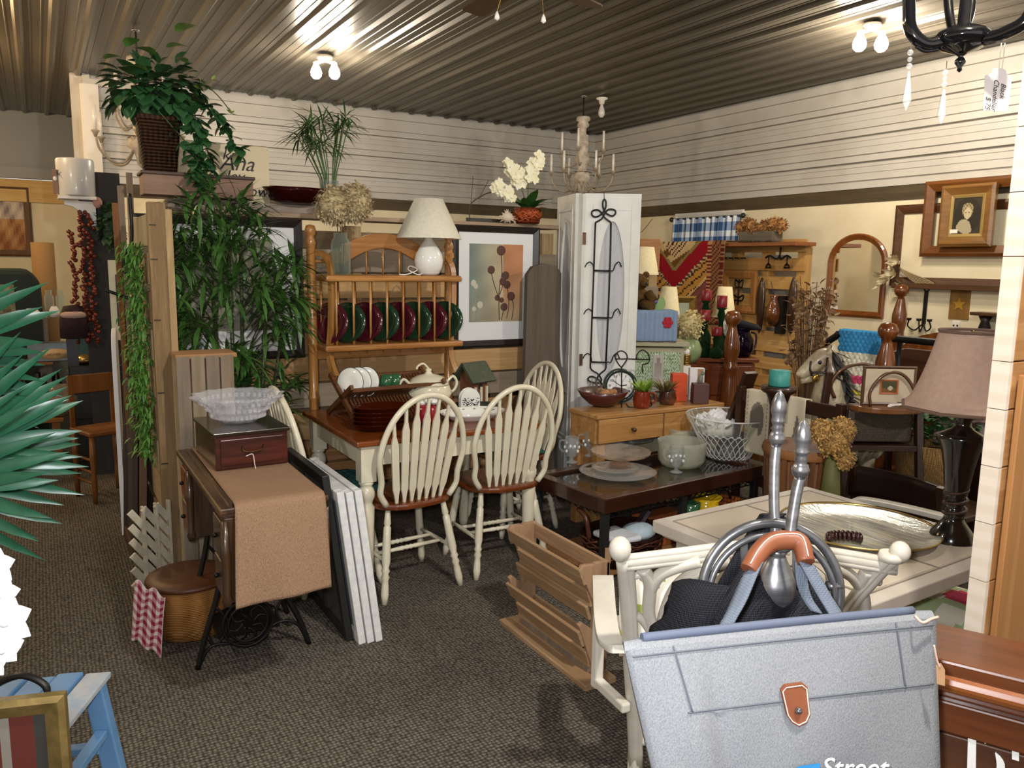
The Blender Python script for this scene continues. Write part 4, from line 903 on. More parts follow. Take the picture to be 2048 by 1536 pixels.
B().sheet(lambda u,v:((u-.5)*.1,-.008,-.02+v*.115),16,6,0,lambda u,v:'4a2018' if abs(math.sin(u*7))>.5 else ('6a645a' if u<.6 else '2c2a26')).build('picture',colmat('print_paper',.7),t)
B().box(0,.03,-.47,.06,.03,.85).build('stand',m_iron,t)
t=thing('iron_candle_stand','black iron scroll stand behind the gold frame at bottom left','stand',atD(25,1470,1.5),FACE); zf=t.location.z
b=B(); b.tube(spl([(-.1,0,.0),(-.05,0,.08),(.02,0,.12),(.07,0,.1),(.06,0,.06),(.03,0,.07)],6),.007,6); b.tube(spl([(-.1,0,-.05),(-.03,0,.03),(.04,0,.02),(.08,0,-.02)],6),.007,6); b.tube(spl([(.08,0,-.06),(.1,0,-.03),(.08,0,-.01)],5),.006,6); b.build('scroll',m_iron,t)
B().lathe([(0,0),(.012,.01),(.016,.03),(.008,.045),(.013,.06),(.012,.08),(0,.1)],n=12).at().build('finial',mat('bronze_finial','3c2522',.35,.4),t,loc=(.05,0,-.07))
B().tube([(-.02,0,-zf),(-.02,0,.02)],.01,8).build('post',m_iron,t); B().lathe([(.14,-zf),(.13,-zf+.02),(.02,-zf+.03)],(-.02,0,0),20).build('base',m_iron,t)
t=thing('white_orchid_spray','bright white silk orchid spray at the left edge','flowers',atD(-90,1360,1.3)); zf=t.location.z
b=B(); wm=mat('white_silk','f4f2f2',.7); st=B(); st.tube(spl([(0,0,-zf+.4),(0,0,-.1),(.02,0,.05),(.06,0,.16),(.05,-.0,.25)],8),.005,6)
def flower(b,P,s):
    for j in range(6):
        a=j*1.05+rnd.random()*.4; d=CR*math.cos(a)+CU*math.sin(a)-CF*.35; b.leaf(P-d*s*.1,d,s*rnd.uniform(.8,1.15),s*1.05,.35,up=-CF,fold=.3,n=6)
    b.ball(P-CF*.01,s*.25,1,1,1,8,6)
L0=t.location
for (x,y,s) in ((5,1130,.035),(18,1185,.032),(-25,1150,.04),(28,1238,.045),(2,1268,.045),(22,1295,.035),(-22,1230,.045),(0,1325,.03),(-40,1300,.045)): flower(b,atD(x-12,y,1.3)-L0,s*.95)
b.build('bloom',wm,t); st.build('stem',m_stem,t); B().shell([(.08,-zf+.0),(.1,-zf+.25),(.11,-zf+.42)],.008,n=20).build('vase',mat('plant_pot','6a4a34',.6),t)
B().lathe([(0,-zf+.38),(.1,-zf+.39)],n=16).build('soil',mat('soil','33281e',.95),t)
# palm fronds
PT=1.45
t=thing('palm_plant','silk palm with long green fronds entering at the left edge','plant',(-.82,1.55,0)); L0=t.location
m_palm=mat('palm_leaf','16402c',.35,c2='1f4f36',sc_=18); m_palmd=mat('palm_stem','2f5238',.5)
def frond(p0,p1,p2,n,ll,lab,ups,ang0=.5):
    q=spl([p0,p1,p2],12); B().tube([p-L0 for p in q],[.006*(1-.7*i/len(q)) for i in range(len(q))],6).build('frond_stem',m_palmd,t)
    b=B()
    for i in range(n):
        k=i/(n-1); f=.12+.88*k; idx=min(int(f*(len(q)-1)),len(q)-2); p=q[idx].lerp(q[idx+1],f*(len(q)-1)-idx); d=(q[idx+1]-q[idx]).normalized()
        for s in (-1,1):
            side=CU*s; dd=d*(ang0+.8*k)+side*(1.0-.75*k)+CF*rnd.uniform(-.3,.3); b.leaf(p-L0,dd,ll*(.65+.5*math.sin(pi*min(1,.25+.7*k)))*rnd.uniform(.85,1.1),ll*.11,.2,up=ups,fold=.3,n=5)
    b.build('frond_leaves',m_palm,t)
frond(atD(-380,1010,1.45),atD(-190,932,1.45),atD(-45,888,1.49),15,.25,'',-CF)
frond(atD(-330,760,1.52),atD(-235,720,1.52),atD(-105,690,1.52),12,.25,'',-CF)
frond(atD(-320,960,1.38),atD(-200,960,1.38),atD(-95,975,1.38),9,.22,'',-CF)
q=spl([V((0,0,.3)),V((.02,.02,.9)),atD(-330,900,1.45)-L0],6); B().tube(q,.012,8).build('stem',m_palmd,t)
q=spl([V((0,0,.3)),V((-.02,.02,.9)),atD(-330,760,1.52)-L0],6); B().tube(q,.01,8).build('stem',m_palmd,t)
B().shell([(.12,0),(.16,.3),(.17,.32)],.01,n=24).build('pot',mat('plant_pot','6a4a34',.6),t); B().lathe([(0,.28),(.15,.285)],n=20).build('soil',mat('soil','33281e',.95),t)
# ================= folding door screen, chest, coffee table =================
def atP(px,py,P,n): d=ray(px,py); n=V(n); return EYE+d*((V(P)-EYE).dot(n)/d.dot(n))
m_doorw=mat('door_white','dddcd6',.45,c2='d3d2cb',sc_=8)
m_frost=glass('frosted_glass','dadbde',.85,.4,300,k=1)
def door_leaf(t,p,q,h=2.0,mat_=m_doorw):
    """one leaf between floor points p and q, as parts of t"""
    p=V(p)-t.location; q=V(q)-t.location; d=(q-p); L=d.length; rz=math.atan2(d.y,d.x)
    ow,zc,oh=L*.25,1.35,.48; n=40
    b=B().at(p,0,0,rz)
    inn=[(L/2+ow*math.cos(2*pi*k/n),zc+oh*math.sin(2*pi*k/n)) for k in range(n)]; out=[]
    for k in range(n):
        c,s=math.cos(2*pi*k/n),math.sin(2*pi*k/n); m=max(abs(c),abs(s)); x,z=c/m,s/m
        out.append((L/2+x*(L/2),zc+z*.62))
    for y in (-.0175,.0175):
        vs=[(x,y,z) for x,z in inn+out]; b.add(vs,[(k,(k+1)%n,n+(k+1)%n,n+k) for k in range(n)])
    b.add([(x,-.0175,z) for x,z in inn]+[(x,.0175,z) for x,z in inn],[(k,(k+1)%n,n+(k+1)%n,n+k) for k in range(n)],True)
    b.box(L/2,0,(h+zc+.62)/2,L,.035,h-zc-.62); b.box(L/2,0,(zc-.62)/2+.0,L,.035,zc-.62); b.box(.0005,0,zc,.001,.035,1.24); b.box(L-.0005,0,zc,.001,.035,1.24)
    for x in (.055,L-.055): b.box(x,-.019,1.0,.006,.006,1.86)
    for z in (.42,.72,1.90): b.box(L/2,-.019,z,L-.11,.006,.006)
    b.box(L/2,-.02,.24,L-.16,.01,.3)
    b.build('door_leaf',mat_,t)
    B().at(p,0,0,rz).prism([(L/2+ow*1.02*math.cos(2*pi*k/n),zc+oh*1.02*math.sin(2*pi*k/n)) for k in range(n)],-.004,.004,'xz').build('oval_pane',m_frost,t)
A=V((2.985,4.185,0)); dr=V((CR.x,CR.y,0)).normalized(); Bq=A+dr*.365
Lq=atZ(1099,403,2.0); Lq.z=0; dl=(Lq-A).normalized(); Lq=A+dl*.37
t=thing('folding_screen','white folding door screen with tall oval frosted panes','screen',A)
door_leaf(t,A+dr*.012,Bq); door_leaf(t,A+dl*.37-dr*.03,A-dr*.03)
b=B(); b.box(-.012,-.0,1.0,.022,.06,1.99); b.build('hinge_post',m_doorw,t)
for z in (.95,1.72): B().box(-.008,-.035,z,.022,.006,.075).build('hinge',mat('hinge_brass','8a6a5a',.3,.8),t)
# iron plate hanger on the right leaf
nrm=V((-dr.y,dr.x,0)); P0=A-nrm*.03
if (P0-EYE).dot(nrm)<0: nrm=-nrm; P0=A-nrm*.03
P0=A-nrm*.032
r0=atP(1207,560,P0,nrm); t=thing('plate_hanger','black wrought iron plate hanger with three cup hooks hung on folding screen','rack',r0)
def hp(px,py): return atP(px,py,P0,nrm)-r0
def iron(pts,r=.0055,n=6,name='iron_bar',closed=False): 
    b=B(); b.tube(spl([hp(*p) for p in pts],n) if n>1 else [hp(*p) for p in pts],r,6,closed); b.build(name,m_iron,t)
iron([(1191,445),(1189,500),(1187,560),(1184,640),(1181,722)],.0058,2,'side_bar'); iron([(1222,445),(1221,500),(1219,560),(1216,640),(1212,722)],.0058,2,'side_bar')
iron([(1191,445),(1203,438),(1209,428),(1217,419),(1229,420),(1231,427),(1224,432),(1212,426),(1206,414),(1206,403),(1209,399),(1212,404),(1211,416),(1203,428),(1192,434),(1184,430),(1185,422),(1196,420),(1205,428),(1210,436),(1222,445)],.0055,4,'scroll')
for y in (541,635,724): iron([(1187-(y-541)*.02,y),(1220-(y-541)*.03,y+1)],.0055,1,'cross_bar')
for y,s in ((541,0),(635,-2),(724,-4)):
    iron([(1187+s,y),(1186+s,y-11),(1180+s,y-17),(1174+s,y-14),(1170+s,y-7)],.004,4,'hook'); iron([(1219+s,y),(1226+s,y),(1231+s,y-12),(1238+s,y-17),(1243+s,y-7)],.004,4,'hook')
iron([(1181,722),(1182,738),(1196,748),(1203,760),(1196,766),(1180,763),(1176,757),(1184,753),(1198,760),(1207,775),(1206,782)],.0055,4,'scroll'); iron([(1212,722),(1211,738),(1200,748),(1192,762),(1197,778),(1203,782)],.0055,4,'scroll')
iron([(1208,385),(1209,400)],.002,1,'wire')
# grey slab in front of the partition
P=atY(1048,800,4.36); Q=atY(1117,560,4.36); zt=atY(1085,527,4.36).z
t=thing('grey_board','tall weathered grey board with arched top leaning beside the folding screen','board',((P.x+Q.x)/2,4.36,0))
w=Q.x-P.x+.02
B().prism([(-w/2-.01,0),(w/2,0),(w/2,zt-.06),(w/2-.04,zt-.015),(0,zt),(-w/2+.05,zt-.02),(-w/2+.01,zt-.07)],-.02,.02,'xz').build('board',wood('grey_brown_board','6b5f52','574c40',2,.8),t,.004)
# --- pine chest ---
m_pine=wood('pine_chest','c08f56','a97843',0,.4,7,coat=.2,c3='d0a268'); m_pinez=wood('pine_chest_z','b98a54','a07343',2,.45)
cx0,cx1,cy0,cy1=2.715,3.70,3.605,3.875
t=thing('pine_chest','low pine chest with two long drawers and dark knobs before the screen','chest',((cx0+cx1)/2,(cy0+cy1)/2,0)); w=cx1-cx0; d=cy1-cy0
B().box(0,0,.688,w+.02,d+.02,.024).build('top',m_pine,t,.004)
B().box(0,.01,.60,w,d-.02,.15).build('carcass',m_pine,t,.003)
for s in (-1,1):
    dw=B().box(s*w/4,-d/2-.004,.602,w/2-.012,.018,.142).build('drawer',m_pine,t,.004); B().lathe([(.008,0),(.006,.012),(.014,.02),(.012,.03),(0,.033)],n=12).at().build('knob',mat('knob_brown','4a2c18',.4),dw); dw.children[0].rotation_euler=(pi/2,0,0); dw.children[0].location=(s*w/4,-d/2-.012,.60)
    for y in (-d/2+.04,d/2-.04): B().box(s*(w/2-.04),y,.26,.06,.06,.53).build('leg',m_pinez,t,.003)
    B().box(s*(w/2-.04),0,.28,.02,d-.1,.5).build('side_panel',m_pinez,t)
ZC_=.701
def onchest(px,py): return atZ(px,py,ZC_)
P=onchest(1205,812); t=thing('wooden_bowl','dark red turned wooden bowl of pods and potpourri on pine chest','bowl',P)
B().shell([(.05,0),(.09,.02),(.135,.06),(.158,.10)],.008,n=28).build('bowl',wood('red_bowl','5a2420','451a18',0,.35,coat=.4),t)
b=B()
for x,y,r in((-.01,-.03,.036),(.05,.0,.028),(.09,.01,.024),(.02,.05,.03),(.0,.0,.03)): b.ball((x,y,.078),r,1,1,.9)
b.build('pods',mat('potpourri','b98a5a',.7,c2='8a5a34',sc_=25),t)
b=B()
for k in range(22): p=V((-.06+rnd.gauss(0,.03),rnd.gauss(0,.02),.08)); b.tube([p,p+V((rnd.gauss(-.01,.03),rnd.gauss(0,.02),rnd.uniform(.04,.1)))],.0014,4)
b.build('dried_sprigs',mat('twig_grey','7a6f62',.8),t)
P=onchest(1243,806); t=thing('round_clock','round wall clock with dark green rim and white face standing on pine chest','clock',(P.x,P.y+.02,ZC_),FACE+.1); R=.108
def facing(b,cz): b.v=[(x,-z,cz+y) for x,y,z in b.v]; return b
facing(B().lathe([(R,-.02),(R,.012),(R-.006,.02),(R-.022,.014),(R-.024,.006)],n=40,cap=False),R).build('rim',mat('clock_green','22342c',.3,coat=.3),t)
facing(B().lathe([(0,.004),(R-.02,.005)],n=40),R).build('face',mat('clock_face','ecebe8',.5),t)
for k in range(1,13):
    a=pi/2-k*pi/6; text('numeral',str(k),.024,m_black,t,(math.cos(a)*.068,-.007,R+math.sin(a)*.068-.008),align='CENTER')
for a,l,wd,nm in ((-.62+pi,.06,.004,'minute_hand'),(.12,.042,.006,'hour_hand'),(1.1,.075,.0015,'second_hand')): 
    o=B().box(l/2,0,0,l,.001,wd).build(nm,m_black,t,loc=(0,-.008,R)); o.rotation_euler=(0,-a,0)
P=onchest(1262,815); t=thing('iron_easel','black wrought iron scroll stand in front of the round clock','stand',P); r0=P; nv=V((CF.x,CF.y,0)).normalized()
def hp(px,py): return atP(px,py,r0,nv)-r0
iron([(1243,817),(1243,780),(1243,735)],.004,3); iron([(1243,735),(1236,727),(1230,712),(1240,702),(1251,706),(1254,718),(1243,735)],.004,4,'scroll'); iron([(1232,718),(1260,718),(1283,719),(1298,719)],.004,3); iron([(1272,718),(1276,706),(1286,700),(1296,708),(1299,720),(1294,727),(1285,730),(1285,745)],.004,4,'scroll'); iron([(1300,800),(1303,808),(1298,813),(1262,815),(1252,808)],.004,4,'foot')
def mug(px,py,name,label,mt,r,h,belly,hs):
    P=onchest(px,py); t=thing(name,label,'mug',P,FACE); B().shell([(r*.8,0),(r*.95,.01),(r*belly,h*.45),(r*.92,h*.85),(r*.95,h)],.005,n=24).build('mug',mt,t)
    B().tube(spl([(hs*r*.9,0,h*.85),(hs*r*1.5,0,h*.8),(hs*r*1.6,0,h*.4),(hs*r*1.0,0,h*.2)],6),.007,8).build('handle',mt,t); return t
t=mug(1283,815,'red_mug','glossy red-brown mug with a spiky green succulent on pine chest',mat('redbrown_glaze','7a2a16',.12,coat=.5),.052,.105,1.08,1)
b=B()
for k in range(70): a=rnd.uniform(0,6.28); b.leaf((.02*math.cos(a),.02*math.sin(a),.1),(math.cos(a),math.sin(a),rnd.uniform(.3,2.2)),rnd.uniform(.05,.11),.014,.2,n=3)
b.build('succulent',mat('lime_leaf','8fae3a',.5,c2='6f9430',sc_=30),t)
t=mug(1334,808,'brown_mug','brown pottery mug with dark dripped glaze and dried moss on pine chest',mat('drip_glaze','2e2420',.2,c2='6b3a20',sc_=14,coat=.4),.052,.09,1.12,-1)
b=B()
for k in range(90): a=rnd.uniform(0,6.28); b.leaf((.03*math.cos(a)-.02,.03*math.sin(a),.085),(math.cos(a),math.sin(a),rnd.uniform(.4,2)),rnd.uniform(.05,.10),.012,.3,n=3)
b.build('dried_moss',mat('moss_brown','7a6238',.9,c2='5a5a2a',sc_=30),t)
def boxy(px,py,name,label,cat,w,d,h,m,rz=FACE,bev=.003):
    P=onchest(px,py); t=thing(name,label,cat,P,rz); B().box(0,d/2,h/2,w,d,h).build('body',m,t,bev); return t
boxy(1358,803,'orange_box','tall bright orange square box on pine chest','box',.095,.08,.175,mat('orange_matte','cf4a1c',.6))
t=boxy(1392,801,'white_card_box','white upright card box behind the brown bird block','box',.095,.05,.21,mat('white_card','e2dfe0',.6)); B().box(.02,-.003,.16,.035,.004,.09).build('tag',mat('tag_tan','a3835f',.7),t)
t=boxy(1402,808,'bird_block','brown wooden block with a small grey bird on top, right end of the chest','ornament',.098,.085,.125,wood('purple_brown','5e4038','4c322c',2,.5))
b=B(); b.ball((0,.04,.155),.02,.8,.8,1.5); b.ball((.012,.04,.19),.012); b.leaf((.0,.04,.2),(.6,0,.4),.05,.012,.2); b.tube([(-.004,.04,.125),(-.004,.04,.14)],.006); b.build('bird',mat('bird_grey','7d8070',.6),t)
t=boxy(1371,790,'filament_bulb_jar','ribbed metal-topped glass jar behind the orange box','jar',.055,.05,.2,m_porc); b=B()
for k in range(6): b.lathe([(.026,.2+.012*k),(.03,.206+.012*k),(.026,.212+.012*k)],(0,.025,0),14)
b.build('ribbed_neck',mat('brass','a08040',.3,.9),t); B().lathe([(.022,.272),(.02,.3),(0,.31)],(0,.025,0),14).build('cap',m_porc,t)
# --- painted cabinet behind with basket, towel, bear, lamps ---
P=atD(1312,690,5.25); Q0=atD(1250,690,5.25); Q1=atD(1372,690,5.25)
m_sage=mat('sage_paint','a8a384',.6,c2='9a9576',sc_=6); zc_=atD(1312,683,5.25).z
t=thing('painted_cabinet','sage painted cabinet with a floral panel behind the pine chest','cabinet',(P.x,P.y,0),FACE); w=(Q1-Q0).length
B().box(0,.16,zc_/2-.02,w-.02,.3,zc_-.04).build('carcass',m_sage,t,.003); B().box(0,.15,zc_-.015,w+.03,.36,.03).build('top',m_sage,t,.004)
def flor(u,v):
    f=math.sin(u*60+math.sin(v*40)*2)*math.sin(v*70+math.sin(u*50)*2); return '6f8a66' if f>.15 else ('c3cbb0' if f>-.35 else '93a58a')
B().sheet(lambda u,v:((u-.5)*(w-.07),.004,lerp(.55,zc_-.07,v)),60,60,0,flor).build('floral_panel',colmat('print_paper',.7),t)
B().sheet(lambda u,v:((u-.5)*.07+.02,-.002,lerp(.72,zc_-.09,v)),6,14,0,lambda u,v:hexmix('b8b4b0','7d7468',v if (u-.5)**2+(v-.6)**2<.1 else .2)).build('figure_print',colmat('print_paper',.7),t)
zb=zc_
P=atD(1305,684,5.3); t=thing('covered_basket','red-brown wicker basket draped with a denim towel on painted cabinet','basket',(P.x,P.y+.02,zb),FACE)
wd=.31
b=B(); b.box(0,.0,.08,wd,.22,.16); b.build('basket',weave('red_basket','7a3a20','4e2010',140,.6,1.0),t,.01); 
def tw(u,v):
    s=v*.44-.03; x=(u-.5)*.27+.015
    if s<.17: return (x,-.118-.004*math.sin(u*14),.035+s)
    return (x,-.118+(s-.17),.205-.012*math.sin(min(1,(s-.17)/.1)*pi)*0)
B().sheet(tw,20,30,.006).build('denim_towel',weave('denim','8fa3c0','74889f',500,.9,.4),t)
b=B()
for k in range(6): a=k*1.047; b.ball((.085+.022*math.cos(a),-.124,.13+.026*math.sin(a)),.014,1,.2,1,8,6)
b.ball((.085,-.125,.13),.016,1,.2,1,8,6); b.build('red_flower_patch',mat('patch_red','a5182a',.8),t)
P=atD(1285,625,5.32); t=thing('teddy_bear','brown plush teddy bear slumped on the towel-draped basket','toy',(P.x,P.y+.05,zb+.21),FACE); m_fur=mat('bear_fur','5c4426',1,c2='4a361d',sc_=60,bmp=.6,spec=.1)
b=B(); b.ball((-.02,.03,.07),.085,1.15,.9,.95); b.ball((0.0,.02,.175),.062,1.05,1,.95); b.ball((.03,-.04,.165),.028,1,1,.8); b.ball((-.055,.02,.225),.022,1,.6,1); b.ball((.05,.02,.225),.022,1,.6,1); b.tube([(-.1,-.02,.09),(-.09,-.08,.03)],[.035,.03],10); b.tube([(.06,-.03,.1),(.1,-.08,.05)],[.033,.028],10); b.tube([(.02,-.02,.03),(.08,-.1,.02)],[.038,.032],10); b.tube([(-.06,-.02,.03),(-.06,-.1,.02)],[.038,.032],10); b.build('body',m_fur,t)
B().ball((.042,-.066,.168),.008).build('nose',mat('ink_black','1a1a1a',.5),t)
P=atD(1330,628,5.25); b=B(); o=thing('leaf_sprig','pale green oak leaf sprig with purple berries tucked behind the towel','sprig',(P.x,P.y+.05,zb+.2),FACE)
b.leaf((0,0,0),(.1,0,1),.1,.06,.1,up=(0,-1,0)); b.leaf((0,0,0),(-.5,0,.8),.06,.04,.1,up=(0,-1,0)); b.build('leaf',mat('sage_leaf','7d9a5a',.6),o); b=B(); b.ball((-.055,0,.03),.02); b.ball((-.035,0,.06),.018); b.build('berry',mat('berry_purple','5a4a7a',.3),o)
def shade_lamp(px0,px1,py0,py1,t_,r1f,name,label,zbase,basem,bh=None):
    P=atD((px0+px1)/2,py1,t_); Qt=atD((px0+px1)/2,py0,t_); r=(px1-px0)/2*t_/FPX; h=Qt.z-P.z; t=thing(name,label,'lamp',(P.x,P.y,zbase)); z0=P.z-zbase
    b=B(); shade(b,r,r*r1f,z0,z0+h); b.build('lamp_shade',mat('cream_shade','e6d8b0',.8,c2='dccd9f',sc_=50),t)
    B().lathe([(.06,0),(.07,.02),(.03,.05),(.05,z0*.4),(.055,z0*.6),(.02,z0*.85),(.012,z0),(.01,z0+h*.8)],n=18).build('base',basem,t); return t
cabP=atD(1290,600,5.5)
shade_lamp(1252,1317,494,549,5.55,.66,'table_lamp','cream-shaded lamp with silver stem behind the teddy bear',zb,mat('silver_stem','b8b4b4',.25,.9))
t=thing('pallet_stand','pale pallet-wood stand behind the folding screen','stand',(atD(1275,500,6.1).x,atD(1275,500,6.1).y,0),FACE)
for k in range(5): B().box(.0,0,.2+.36*k,.34,.03,.24).build('plank',pal[k%5],t,.003)
for x in (-.13,.13): B().box(x,.03,.88,.06,.04,1.76).build('post',palv,t)
P=atD(1268,480,6.1); t=thing('blossom_sprig','small cream blossom and twig on top of the pallet stand','flowers',(P.x,P.y+.03,1.76)); b=B(); fluffy(b,(0,0,.1),.05,120,(1,1,1.4),.03); b.build('blossom',mat('pale_yellow_petal','d8c67e',.8),t); b=B(); b.tube([(0,0,0),(0,0,.08)],.006); b.tube(spl([(0,0,.02),(.1,0,.06),(.2,0,.16)],4),.003,5); b.build('twig',mat('twig_brown','4a3a2c',.8),t)
# --- brown dresser with lamps, candles, hat ---
DD=5.75; zd=atD(1450,716,DD).z
P=atD(1445,716,DD); t=thing('brown_dresser','reddish brown wooden dresser behind the near bedpost','dresser',(P.x,P.y,0),FACE); w=(atD(1512,716,DD)-atD(1378,716,DD)).length; m_dr=wood('dresser_red','7a3c18','5f2c10',0,.35,6,coat=.3)
B().box(0,.24,zd-.015,w+.04,.52,.03).build('top',m_dr,t,.005); B().box(0,.24,zd/2-.02,w,.46,zd-.04).build('carcass',m_dr,t,.004)
for z in (.2,.48,.74): 
    d_=B().box(0,.0,z,w-.06,.02,.22).build('drawer',m_dr,t,.006); B().ball((-.1,-.02,z),.014).build('knob',mat('dark_brass','4a3a1e',.35,.9),d_); B().ball((.1,-.02,z),.014).build('knob',mat('dark_brass','4a3a1e',.35,.9),d_)
dres=t; Minv=Matrix.Rotation(FACE,4,'Z')
def ondresser(px,dy,name,label,cat,group=None):
    P=atD(px,716,DD); q=P+Minv@V((0,dy,0)); return thing(name,label,cat,(q.x,q.y,zd+.001),FACE,group)
shade_lamp(1308,1362,573,652,5.62,.55,'table_lamp','cream-shaded lamp left of the green vase of flowers',zb-.1,m_creamg)
o=thing('lamp_stool','small dark stool carrying the cream-shaded lamp left of green vase','stool',(atD(1335,652,5.62).x,atD(1335,652,5.62).y,0)); B().box(0,0,zb-.12,.2,.2,.03).build('seat',m_dr,o)
for x in (-.08,.08):
    for y in (-.08,.08): B().box(x,y,(zb-.13)/2,.03,.03,zb-.13).build('leg',m_dr,o)
P=atD(1446,640,6.05); shade_lamp(1424,1470,573,634,6.02,.6,'table_lamp','cream-shaded lamp behind the red pillar candles',zd,m_white)
P=atD(1375,712,5.55); t=thing('flower_vase','pale green round vase of cream dried hydrangea on painted stool','flowers',(atD(1377,716,5.6).x,atD(1377,716,5.6).y,zd-.02))
B().lathe([(.05,0),(.085,.05),(.09,.1),(.07,.15),(.055,.17)],n=24).build('vase',mat('sage_glaze','8a9a6a',.3,coat=.3),t); b=B(); fluffy(b,(0,0,.27),.1,420,(1.05,1,1),.022); b.build('flower_head',mat('hyd_cream','d8c890',.9,c2='b9a878',sc_=40),t)
o=thing('side_table','plain brown side table under the green flower vase','table',(t.location.x,t.location.y,0)); B().box(0,0,zd-.035,.22,.24,.03).build('tabletop',m_dr,o)
for x in (-.09,.09):
    for y in (-.1,.1): B().box(x,y,(zd-.05)/2,.03,.03,zd-.05).build('leg',m_dr,o)
P=atD(1376,650,5.9); t=thing('gold_picture','gilt framed picture leaning behind the green flower vase','picture',(P.x,P.y+.1,zd-.02),FACE); hh=atD(1376,592,5.9).z-(zd-.02)
B().frame(.24,hh,.05,.04).build('frame',mat('antique_gold2','9a7a3a',.35,.5,c2='7a5a28',sc_=30),t); B().sheet(lambda u,v:((u-.5)*.16,-.012,hh/2+(v-.5)*(hh-.08)),8,12,0,lambda u,v:hexmix('d8c898','a8b098',v)).build('print',colmat('print_paper',.7),t)
t2=thing('picture_box','plain brown box that props the gilt framed picture','box',(P.x,P.y+.12,0),FACE); B().box(0,0,(zd-.022)/2,.24,.1,zd-.022).build('body',m_dr,t2)
m_cand=mat('red_wax','7d1420',.35,sub=0); m_gbot=glass('green_bottle','2c5c2e',.35,.06,80)
for k,(px,py,hh,lab,dy) in enumerate(((1414,621,.075,'red pillar candle, tallest of the four on green glass holders',.2),(1409,640,.075,'red pillar candle, left of the four on green glass holders',.06),(1445,606,.085,'red pillar candle beside the bedpost ball on dark holder',.12),(1432,668,.06,'red pillar candle, lowest of the four on green glass holders',.0))):
    py=(602,642,616,672)[k]; px=(1420,1409,1447,1431)[k]; t=ondresser(px,dy,'candle_holder','dark green glass holder under '+('the tallest red candle','the left red candle','the red candle beside the bedpost','the lowest red candle')[k],'candle holder','green glass candle holders'); L=t.location
    z=zat(L,px,py)-L.z
    B().lathe([(.045,0),(.05,.01),(.05,z*.35),(.02,z*.5),(.016,z*.7),(.03,z*.85),(.02,z*.95),(.042,z),(0,z+.002)],n=18).build('holder',m_gbot,t)
    o=B().lathe([(.036,0),(.037,.002),(.037,hh),(.034,hh+.002),(0,hh-.002)],n=18).build('pillar_candle',m_cand); o.location=L+V((0,0,z+.003)); tag(o,lab,'candle','red pillar candles')
t=ondresser(1492,.12,'glass_jug','dark purple glass jug with a black hat on it at dresser end','jug'); B().shell([(.06,0),(.085,.05),(.085,.12),(.05,.18),(.055,.2)],.005,n=24).build('jug',glass('purple_glass','2a1430',.5),t); B().tube(spl([(.06,0,.18),(.1,0,.16),(.1,0,.08),(.08,0,.05)],5),.008,8).build('handle',mat('plum','2a1830',.2,coat=.5),t)
o=ondresser(1492,.12,'black_hat','black felt beret resting on the purple glass jug','hat'); o.location.z+=.205; h=B().lathe([(.05,0),(.12,.02),(.125,.035),(.1,.055),(0,.06)],n=28).build('crown',mat('black_felt','14131a',.95),o); h.rotation_euler=(0,.25,0); B().lathe([(.052,-.004),(.055,.006)],n=24).build('band',mat('black_band','08080a',.6),o)
# --- coffee table with glassware ---
m_esp=wood('espresso','3a1f14','2a150d',0,.22,7,coat=.5)
qL,qF,qR=V((2.30,3.50)),V((2.255,2.915)),V((3.455,3.03))
Ct=(qL+qR)/2; rz=math.atan2((qR-qF).y,(qR-qF).x); wC=(qR-qF).length; dC=.58; zt=.45
cen=qF+ (qR-qF)*.5+V((-math.sin(rz),math.cos(rz)))*dC/2
t=thing('coffee_table','dark brown glass-topped coffee table crowded with cut glass','table',(cen.x,cen.y,0),rz); CT=t
b=B(); h=.075
for s in (-1,1): b.box(0,s*(dC/2-.03),zt-h/2,wC,.06,h); b.box(s*(wC/2-.03),0,zt-h/2,.06,dC-.12,h)
b.build('table_frame',m_esp,t,.005); B().box(0,0,zt-.022,wC-.11,dC-.11,.012).build('glass_top',mat('dark_glass_top','14120e',.06,coat=.6),t)
b=B()
for s in (-1,1): b.box(0,s*(dC/2-.012),zt-h-.02,wC-.1,.006,.03) if 0 else None
n=46; b.tube([(-wC/2+.05+(wC-.1)*k/n,-dC/2+.02,zt-h-.006-.02*(k%2)) for k in range(n+1)],.003,4); b.tube([(-wC/2+.03,-dC/2+.03+(dC-.06)*k/22,zt-h-.006-.02*(k%2)) for k in range(23)],.003,4); b.tube([(-wC/2+.05,-dC/2+.02,zt-h-.03),(wC/2-.05,-dC/2+.02,zt-h-.03)],.004,4); b.build('wire_trim',m_iron,t)
for x in (-wC/2+.03,-.02,wC/2-.03):
    for y in (-dC/2+.03,dC/2-.03): B().box(x,y,(zt-h)/2,.035,.035,zt-h).build('leg',mat('black_paint','1f1e1c',.5),t,.002)
B().box(0,0,.04,wC-.1,dC-.1,.02).build('lower_shelf',wood('floor_plank','a8784a','8d6038',0,.7),t)
zG=zt-.015
def onct(px,py,dz=0): P=atZ(px,py,zG); return V((P.x,P.y,zG+dz))
m_gl=glass('pressed_glass','f3f4f2',.15,.04,90); m_gl2=glass('smooth_glass','f5f7f7',.17,.03)
def gmug(px,py,lab):
    t=thing('glass_mug',lab,'mug',onct(px,py),FACE,'footed glass mugs'); B().shell([(.035,0),(.035,.006),(.012,.014),(.012,.03),(.036,.045),(.04,.10),(.039,.15)],.003,n=22).build('mug',m_gl2,t); B().tube(spl([(-.038,0,.13),(-.068,0,.125),(-.066,0,.08),(-.038,0,.06)],5),.006,8).build('handle',m_gl2,t)
    b=B()
    for k in range(10): a=k*.63; b.ball((.0395*math.cos(a),.0395*math.sin(a),.09+.02*math.sin(a*3)),.009,1,1,1.2,6,4)
    b.build('frosted_print',mat('frost_white','d8dcda',.6),t)
